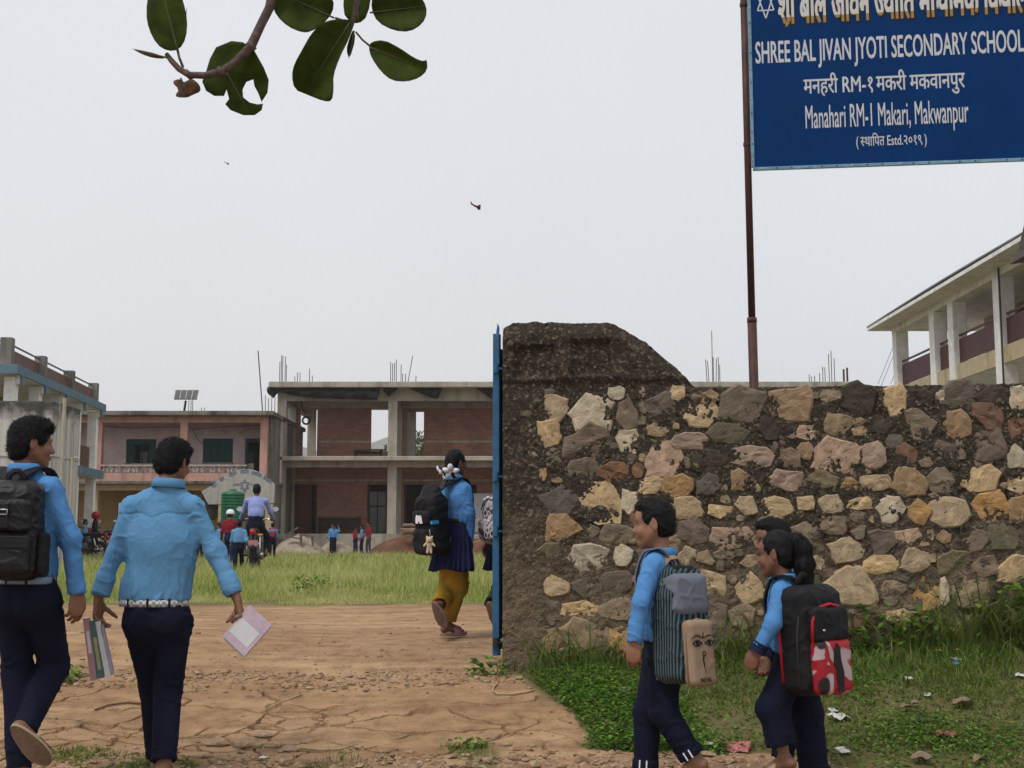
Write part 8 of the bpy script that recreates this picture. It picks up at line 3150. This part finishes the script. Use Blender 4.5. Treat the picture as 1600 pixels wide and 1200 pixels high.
def tuft(label, px, py, n, hgt, spread, mat, group=None, seed=0, bend=.8, w=.007, leafy=0):
 """single clump rooted where the photo pixel meets the ground"""
 d_ = 8.2
 for _ in range(30):
  p = P(px, py, d_)
  d_ += (p.z - gzf(p.x, p.y)) * 2.2
  d_ = min(max(d_, 5.8), 30)
 p = P(px, py, d_)
 rg = np.random.RandomState(seed + 100)
 x = p.x + rg.normal(0, spread * .35, n); y = p.y + rg.normal(0, spread * .25, n)
 y = np.minimum(y, 8.56 - .1 * x) if px > 790 and py > 930 else y
 n0 = n
 V, F = blades(rg, x.astype(np.float32), y.astype(np.float32), hgt * rg.uniform(.45, 1.15, n), w * rg.uniform(.7, 1.3, n), bend, 5)
 r = thing('grass_tuft' if not leafy else 'leafy_weed', label, 'plant', (p.x, p.y, gzf(p.x, p.y)), 0, group)
 tag(with_rnd(mesh_np('blades', V, F, mat, r, False), 11, seed), kind='stuff')
 if leafy:
  k = leafy
  zz = rg.uniform(.05, 1, k)
  i = rg.randint(0, n, k)
  lx = x[i] + rg.normal(0, .04, k); ly = y[i] + rg.normal(0, .04, k)
  V, F = leaf_quads(rg, lx, ly, gz(lx.astype(np.float32), ly.astype(np.float32)) + zz * hgt * .9, rg.uniform(.03, .075, k), .8)
  tag(with_rnd(mesh_np('leaves', V, F, M['weed'], r, False), 4, seed), kind='stuff')


TG = 'grass tufts along the foot of the wall'
for k, (px, py, n, h_, s_, lf) in enumerate(((860, 1048, 34, .40, .20, 0), (905, 1046, 40, .36, .22, 0), (945, 1040, 34, .34, .2, 0), (975, 1035, 26, .30, .16, 0), (1110, 1022, 40, .42, .22, 0), (1150, 1018, 44, .44, .24, 0), (1185, 1012, 26, .34, .2, 0),
            (1345, 1008, 22, .34, .24, 70), (1385, 1004, 24, .30, .24, 110), (1420, 1002, 26, .36, .26, 50), (1455, 1000, 50, .50, .30, 0), (1490, 1000, 54, .56, .30, 0), (1525, 998, 54, .52, .30, 30), (1560, 996, 44, .48, .30, 130), (1592, 995, 44, .56, .28, 110), (1630, 995, 40, .44, .24, 30),
            (1310, 1010, 16, .22, .2, 50), (1060, 1030, 20, .24, .2, 10), (1250, 1016, 20, .28, .2, 20), (1015, 1034, 18, .22, .2, 20))):
 tuft('arching grass tuft at the foot of the stone wall' if not lf else 'mixed grass and broad leaves at the foot of the stone wall', px, py, n, h_, s_, M['grass_verge'], TG if not lf else 'leafy weeds along the foot of the wall', k, 1.1, .016, lf)
tuft('leafy green shrublet at the yard edge beside the track', 483, 932, 60, .30, .35, M['grass_yard'], None, 60, .5, .02, 160)
tuft('small green sprig in the cracked clay below the pupils', 107, 1062, 20, .08, .12, M['weed'], None, 61, .8, .006, 40)
tuft('small weeds growing under the hinge post of the gate', 762, 1052, 26, .10, .18, M['weed'], None, 62, .8, .006, 60)
tuft('sparse tall grass at the road edge below the ramp', 545, 1195, 60, .12, .3, M['grass_verge'], None, 63, .5, .004)
tuft('tiny sprig on the cracked clay near the verge', 735, 1168, 14, .05, .10, M['weed'], None, 64, .8, .005, 24)


def pebbles():
 t_ = (1 + 5 ** .5) / 2
 ico = np.array([(-1, t_, 0), (1, t_, 0), (-1, -t_, 0), (1, -t_, 0), (0, -1, t_), (0, 1, t_), (0, -1, -t_), (0, 1, -t_), (t_, 0, -1), (t_, 0, 1), (-t_, 0, -1), (-t_, 0, 1)]) / 1.9
 fc = np.array([(0, 11, 5), (0, 5, 1), (0, 1, 7), (0, 7, 10), (0, 10, 11), (1, 5, 9), (5, 11, 4), (11, 10, 2), (10, 7, 6), (7, 1, 8), (3, 9, 4), (3, 4, 2), (3, 2, 6), (3, 6, 8), (3, 8, 9), (4, 9, 5), (2, 4, 11), (6, 2, 10), (8, 6, 7), (9, 8, 1)])
 rg = np.random.RandomState(9)
 xs, ys, ss = [], [], []
 for (n, x0, x1, yc, sy, s0) in ((1300, -3.5, .3, 8.36, .10, .008), (1800, -2.9, 1.8, 6.74, .13, .010), (400, -3.6, .1, 9.0, .5, .005), (250, -4, .2, 10.5, 1.2, .006), (350, -2.8, 1.0, 7.5, .4, .004)):
  xs.append(rg.uniform(x0, x1, n)); ys.append(rg.normal(yc, sy, n)); ss.append(s0 * rg.lognormal(0, .45, n))
 x, y, s = np.concatenate(xs), np.concatenate(ys), np.concatenate(ss)
 ok = (x < verge_edge(y)) | (y > 8.7)
 x, y, s = x[ok], y[ok], s[ok]
 n = len(x)
 z = gz(x.astype(np.float32), y.astype(np.float32)) + s * .25
 jit = rg.uniform(.7, 1.3, (n, 12, 1))
 sc = np.stack([s * rg.uniform(.8, 1.5, n), s * rg.uniform(.8, 1.3, n), s * rg.uniform(.45, .8, n)], 1)
 V = np.stack([x, y, z], 1)[:, None, :] + ico[None] * jit * sc[:, None, :]
 F = (np.arange(n)[:, None, None] * 12 + fc[None]).reshape(-1, 3)
 t = NT('pebble')
 o = mesh_np('gravel', V.reshape(-1, 3), F, t.done(t.ramp(t.noise(23.0, 2), [(.3, (.17, .105, .065)), (.5, (.31, .205, .125)), (.7, (.42, .31, .21))]), .95), None, False)
 tag(o, 'loose pale gravel and clods scattered over the dirt track', 'gravel', kind='stuff')
 # larger single stones
 mt = plain('field_stone', (.33, .225, .14), .95, .3, 20, .5, 90)
 for k, (px, py, w) in enumerate(((338, 1163, 36), (385, 1165, 44), (428, 1166, 30), (325, 1182, 18), (452, 1172, 26), (350, 1187, 20), (412, 1150, 26), (480, 1160, 20), (165, 1170, 14), (180, 1178, 12), (212, 1176, 14), (790, 1164, 18), (830, 1166, 14), (640, 1176, 14), (560, 1168, 14), (610, 935, 22), (648, 932, 20), (560, 930, 18), (690, 936, 18))):
  d_ = 7.0 if py > 1000 else 14
  for _ in range(30):
   p = P(px, py, d_); d_ = min(max(d_ + (p.z - gzf(p.x, p.y)) * 2.2, 5.8), 20)
  p = P(px, py, d_)
  sz = w * d_ / FPX * .55
  rg2 = np.random.RandomState(k)
  bm = bmesh.new(); bmesh.ops.create_icosphere(bm, subdivisions=2, radius=1)
  co = np.array([v.co[:] for v in bm.verts]); nn = 1 + .30 * noise3(co * 1.4 + k * 7) + .1 * noise3(co * 4 + k)
  co = co * nn[:, None] * np.array([sz, sz * .8, sz * .42])
  F = [tuple(v.index for v in f.verts) for f in bm.faces]; bm.free()
  ob = mesh_np('loose_stone', co + np.array([p.x, p.y, gzf(p.x, p.y) + sz * .08]), F, mt, None, False, loc=(p.x, p.y, gzf(p.x, p.y)))
  tag(ob, ('flat tan stone half sunk in the cracked clay' if py > 1000 else 'pale stone at the edge of the yard grass'), 'stone', 'stones on the cracked clay' if py > 1000 else 'stones at the yard edge')


pebbles()


def litter():
 M['paper_white'] = plain('litter_white', (.55, .53, .50), .7, .15, 60)
 M['wrapper_red'] = plain('litter_red_print', (.36, .12, .11), .5, .8, 90)
 M['dry_leaf'] = plain('dry_leaf', (.23, .165, .115), .9, .25, 60)
 M['plastic_clear'] = plain('litter_plastic', (.42, .47, .47), .35, .15, 40)
 M['leaf_yellow'] = plain('leaf_yellow', (.52, .33, .04), .8, .2)
 M['bit_blue'] = plain('bit_blue', (.05, .22, .45), .5, .2)
 items = [(1505, 1107, 34, 'dry_leaf', 'large curled brown leaf lying in the verge grass', 'leaf'), (1478, 1152, 30, 'wrapper_red', 'white and red snack wrapper on the grass', 'wrapper'), (976, 1083, 22, 'plastic_clear', 'crumpled clear plastic scrap in the weeds', 'scrap'),
    (1417, 1000, 18, 'paper_white', 'thin white paper strip at the wall foot', 'paper'), (1310, 1125, 30, 'paper_white', 'torn white paper beside the red and black backpack', 'paper'), (1300, 1115, 14, 'plastic_clear', 'small pale plastic bit beside the torn paper', 'scrap'),
    (1315, 1178, 20, 'paper_white', 'small white paper flake near the road edge on the grass', 'paper'), (1155, 1172, 34, 'wrapper_red', 'pink printed paper lying on the dirt between the children', 'wrapper'), (1125, 1165, 22, 'dry_leaf', 'dry brown leaf on the dirt between the children', 'leaf'), (1108, 1168, 14, 'paper_white', 'white paper crumb behind the boy heel', 'paper'),
    (950, 1140, 26, 'dry_leaf', 'dry brown leaf at the verge edge', 'leaf'), (970, 1150, 24, 'dry_leaf', 'flat tan leaf below another at the verge edge', 'leaf'), (1415, 1112, 20, 'dry_leaf', 'folded dead leaf standing in the grass', 'leaf'), (1428, 1105, 16, 'dry_leaf', 'small dead leaf next to a folded one', 'leaf'), (1420, 1065, 12, 'paper_white', 'white speck of paper in the middle of the verge', 'paper'),
    (1450, 1090, 10, 'paper_white', 'tiny white scrap above the large curled leaf', 'paper'), (1493, 1035, 14, 'plastic_clear', 'blue-grey plastic bit in the tall grass', 'scrap'), (1595, 1060, 16, 'paper_white', 'white paper scrap in the tall grass by the wall', 'paper'), (1440, 1193, 34, 'dry_leaf', 'long brown leaf at the road edge', 'leaf'), (1530, 1195, 26, 'dry_leaf', 'pinkish dry leaf at the road edge', 'leaf'),
    (1070, 1150, 14, 'paper_white', 'pale scrap on the dirt below the weeds', 'paper'), (1507, 1004, 12, 'leaf_yellow', 'yellow leaf caught upright in the tall wall grass', 'leaf'), (1499, 1022, 10, 'leaf_yellow', 'small yellow leaf below another in the wall grass', 'leaf'), (1466, 1024, 14, 'leaf_yellow', 'wilted yellow leaf at the foot of the wall grass', 'leaf'), (1494, 1041, 12, 'bit_blue', 'bright blue plastic bit at the foot of the wall grass', 'scrap'),
    (15, 1160, 14, 'paper_white', 'white scrap on the roadside near the lifted slipper', 'paper'), (412, 1190, 12, 'paper_white', 'white crumb among the clods below the tall pupil', 'paper')]
 for k, (px, py, w, mt, lab, cat) in enumerate(items):
  d_ = 7.0
  for _ in range(30):
   p = P(px, py, d_); d_ = min(max(d_ + (p.z - gzf(p.x, p.y)) * 2.2, 5.8), 9)
  p = P(px, py, d_)
  s = w * d_ / FPX
  n = 8
  rg = np.random.RandomState(k + 40)
  V, F = [], []
  leaf = cat == 'leaf'
  for j in range(n + 1):
   for i in range(n + 1):
    u, v = i / n * 2 - 1, j / n * 2 - 1
    wv = (1 - abs(u) ** 2.2) ** .6 if leaf else 1.0
    V.append((u * s * .5, v * wv * s * (.30 if leaf else .38), 0))
  V = np.array(V, np.float32)
  V[:, 2] = .035 + (np.abs(V[:, 1]) * .8 if leaf else 0) + noise3(V * (3.0 / s) + k * 5) * s * .16
  a = rg.uniform(-.5, .5)
  til = rg.uniform(.15, .5)
  V = V @ np.array(Matrix.Rotation(a, 3, 'Z') @ Matrix.Rotation(til, 3, 'X'), np.float32).T
  for j in range(n):
   for i in range(n):
    q = j * (n + 1) + i
    F.append((q, q + 1, q + n + 2, q + n + 1))
  ob = mesh_np({'leaf': 'dry_leaf', 'paper': 'paper_scrap', 'wrapper': 'snack_wrapper', 'scrap': 'plastic_scrap'}[cat], V + np.array([p.x, p.y, gzf(p.x, p.y) - .01]), F, M[mt], None, True, loc=(p.x, p.y, gzf(p.x, p.y)))
  so = ob.modifiers.new('thickness', 'SOLIDIFY'); so.thickness = .0012
  tag(ob, lab, cat)
 def ground_line(pts, r, mat, name, label, cat):
  q = []
  for px, py in pts:
   d_ = 7.0
   for _ in range(30):
    p = P(px, py, d_); d_ = min(max(d_ + (p.z - gzf(p.x, p.y)) * 2.2, 5.8), 12)
   p = P(px, py, d_); q.append(Vector((p.x, p.y, gzf(p.x, p.y) + r + .004)))
  m = MB(); m.tube(q, r, 6); o = m.build(name, mat, None, True, loc=q[0]); tag(o, label, cat)
 straw = plain('straw', (.45, .33, .20), .8, .2)
 ground_line([(778, 1070), (771, 1076), (770, 1082), (778, 1087), (800, 1087), (820, 1084), (834, 1081)], .006, straw, 'curved_straw', 'pale hooked straw lying at the gate post foot', 'straw')
 root_ = plain('root_brown', (.16, .085, .05), .9, .3)
 ground_line([(148, 1112), (170, 1104), (200, 1100), (228, 1103)], .006, root_, 'exposed_root', 'thin brown root exposed in the clay between the pupils', 'root')
 ground_line([(468, 1171), (500, 1174), (530, 1173), (558, 1165)], .005, straw, 'dry_stalk', 'dry stalk lying on the cracked clay below the ramp', 'stalk')
 ground_line([(412, 1112), (440, 1098), (472, 1087)], .004, straw, 'dry_stalk', 'thin straight dry stalk on the clay beside the tall pupil', 'stalk')


litter()
# ------------------------------------------------------------------ damp air
m = MB(); m.box((-2900, -90, -4), (2900, 2900, 175))
hz = m.build('haze', None, None)
hz.data.materials.clear()
hm = bpy.data.materials.new('haze_air')
hm.use_nodes = True
hm.node_tree.nodes.clear()
ho = hm.node_tree.nodes.new('ShaderNodeOutputMaterial')
hv = hm.node_tree.nodes.new('ShaderNodeVolumePrincipled')
hv.inputs['Color'].default_value = (.94, .965, 1.0, 1)
hv.inputs['Density'].default_value = 0.0004
hm.node_tree.links.new(hv.outputs[0], ho.inputs['Volume'])
hz.data.materials.append(hm)
tag(hz, 'thin grey damp air between the buildings and the far hills', 'haze', kind='stuff')
scn.cycles.volume_bounces = 2
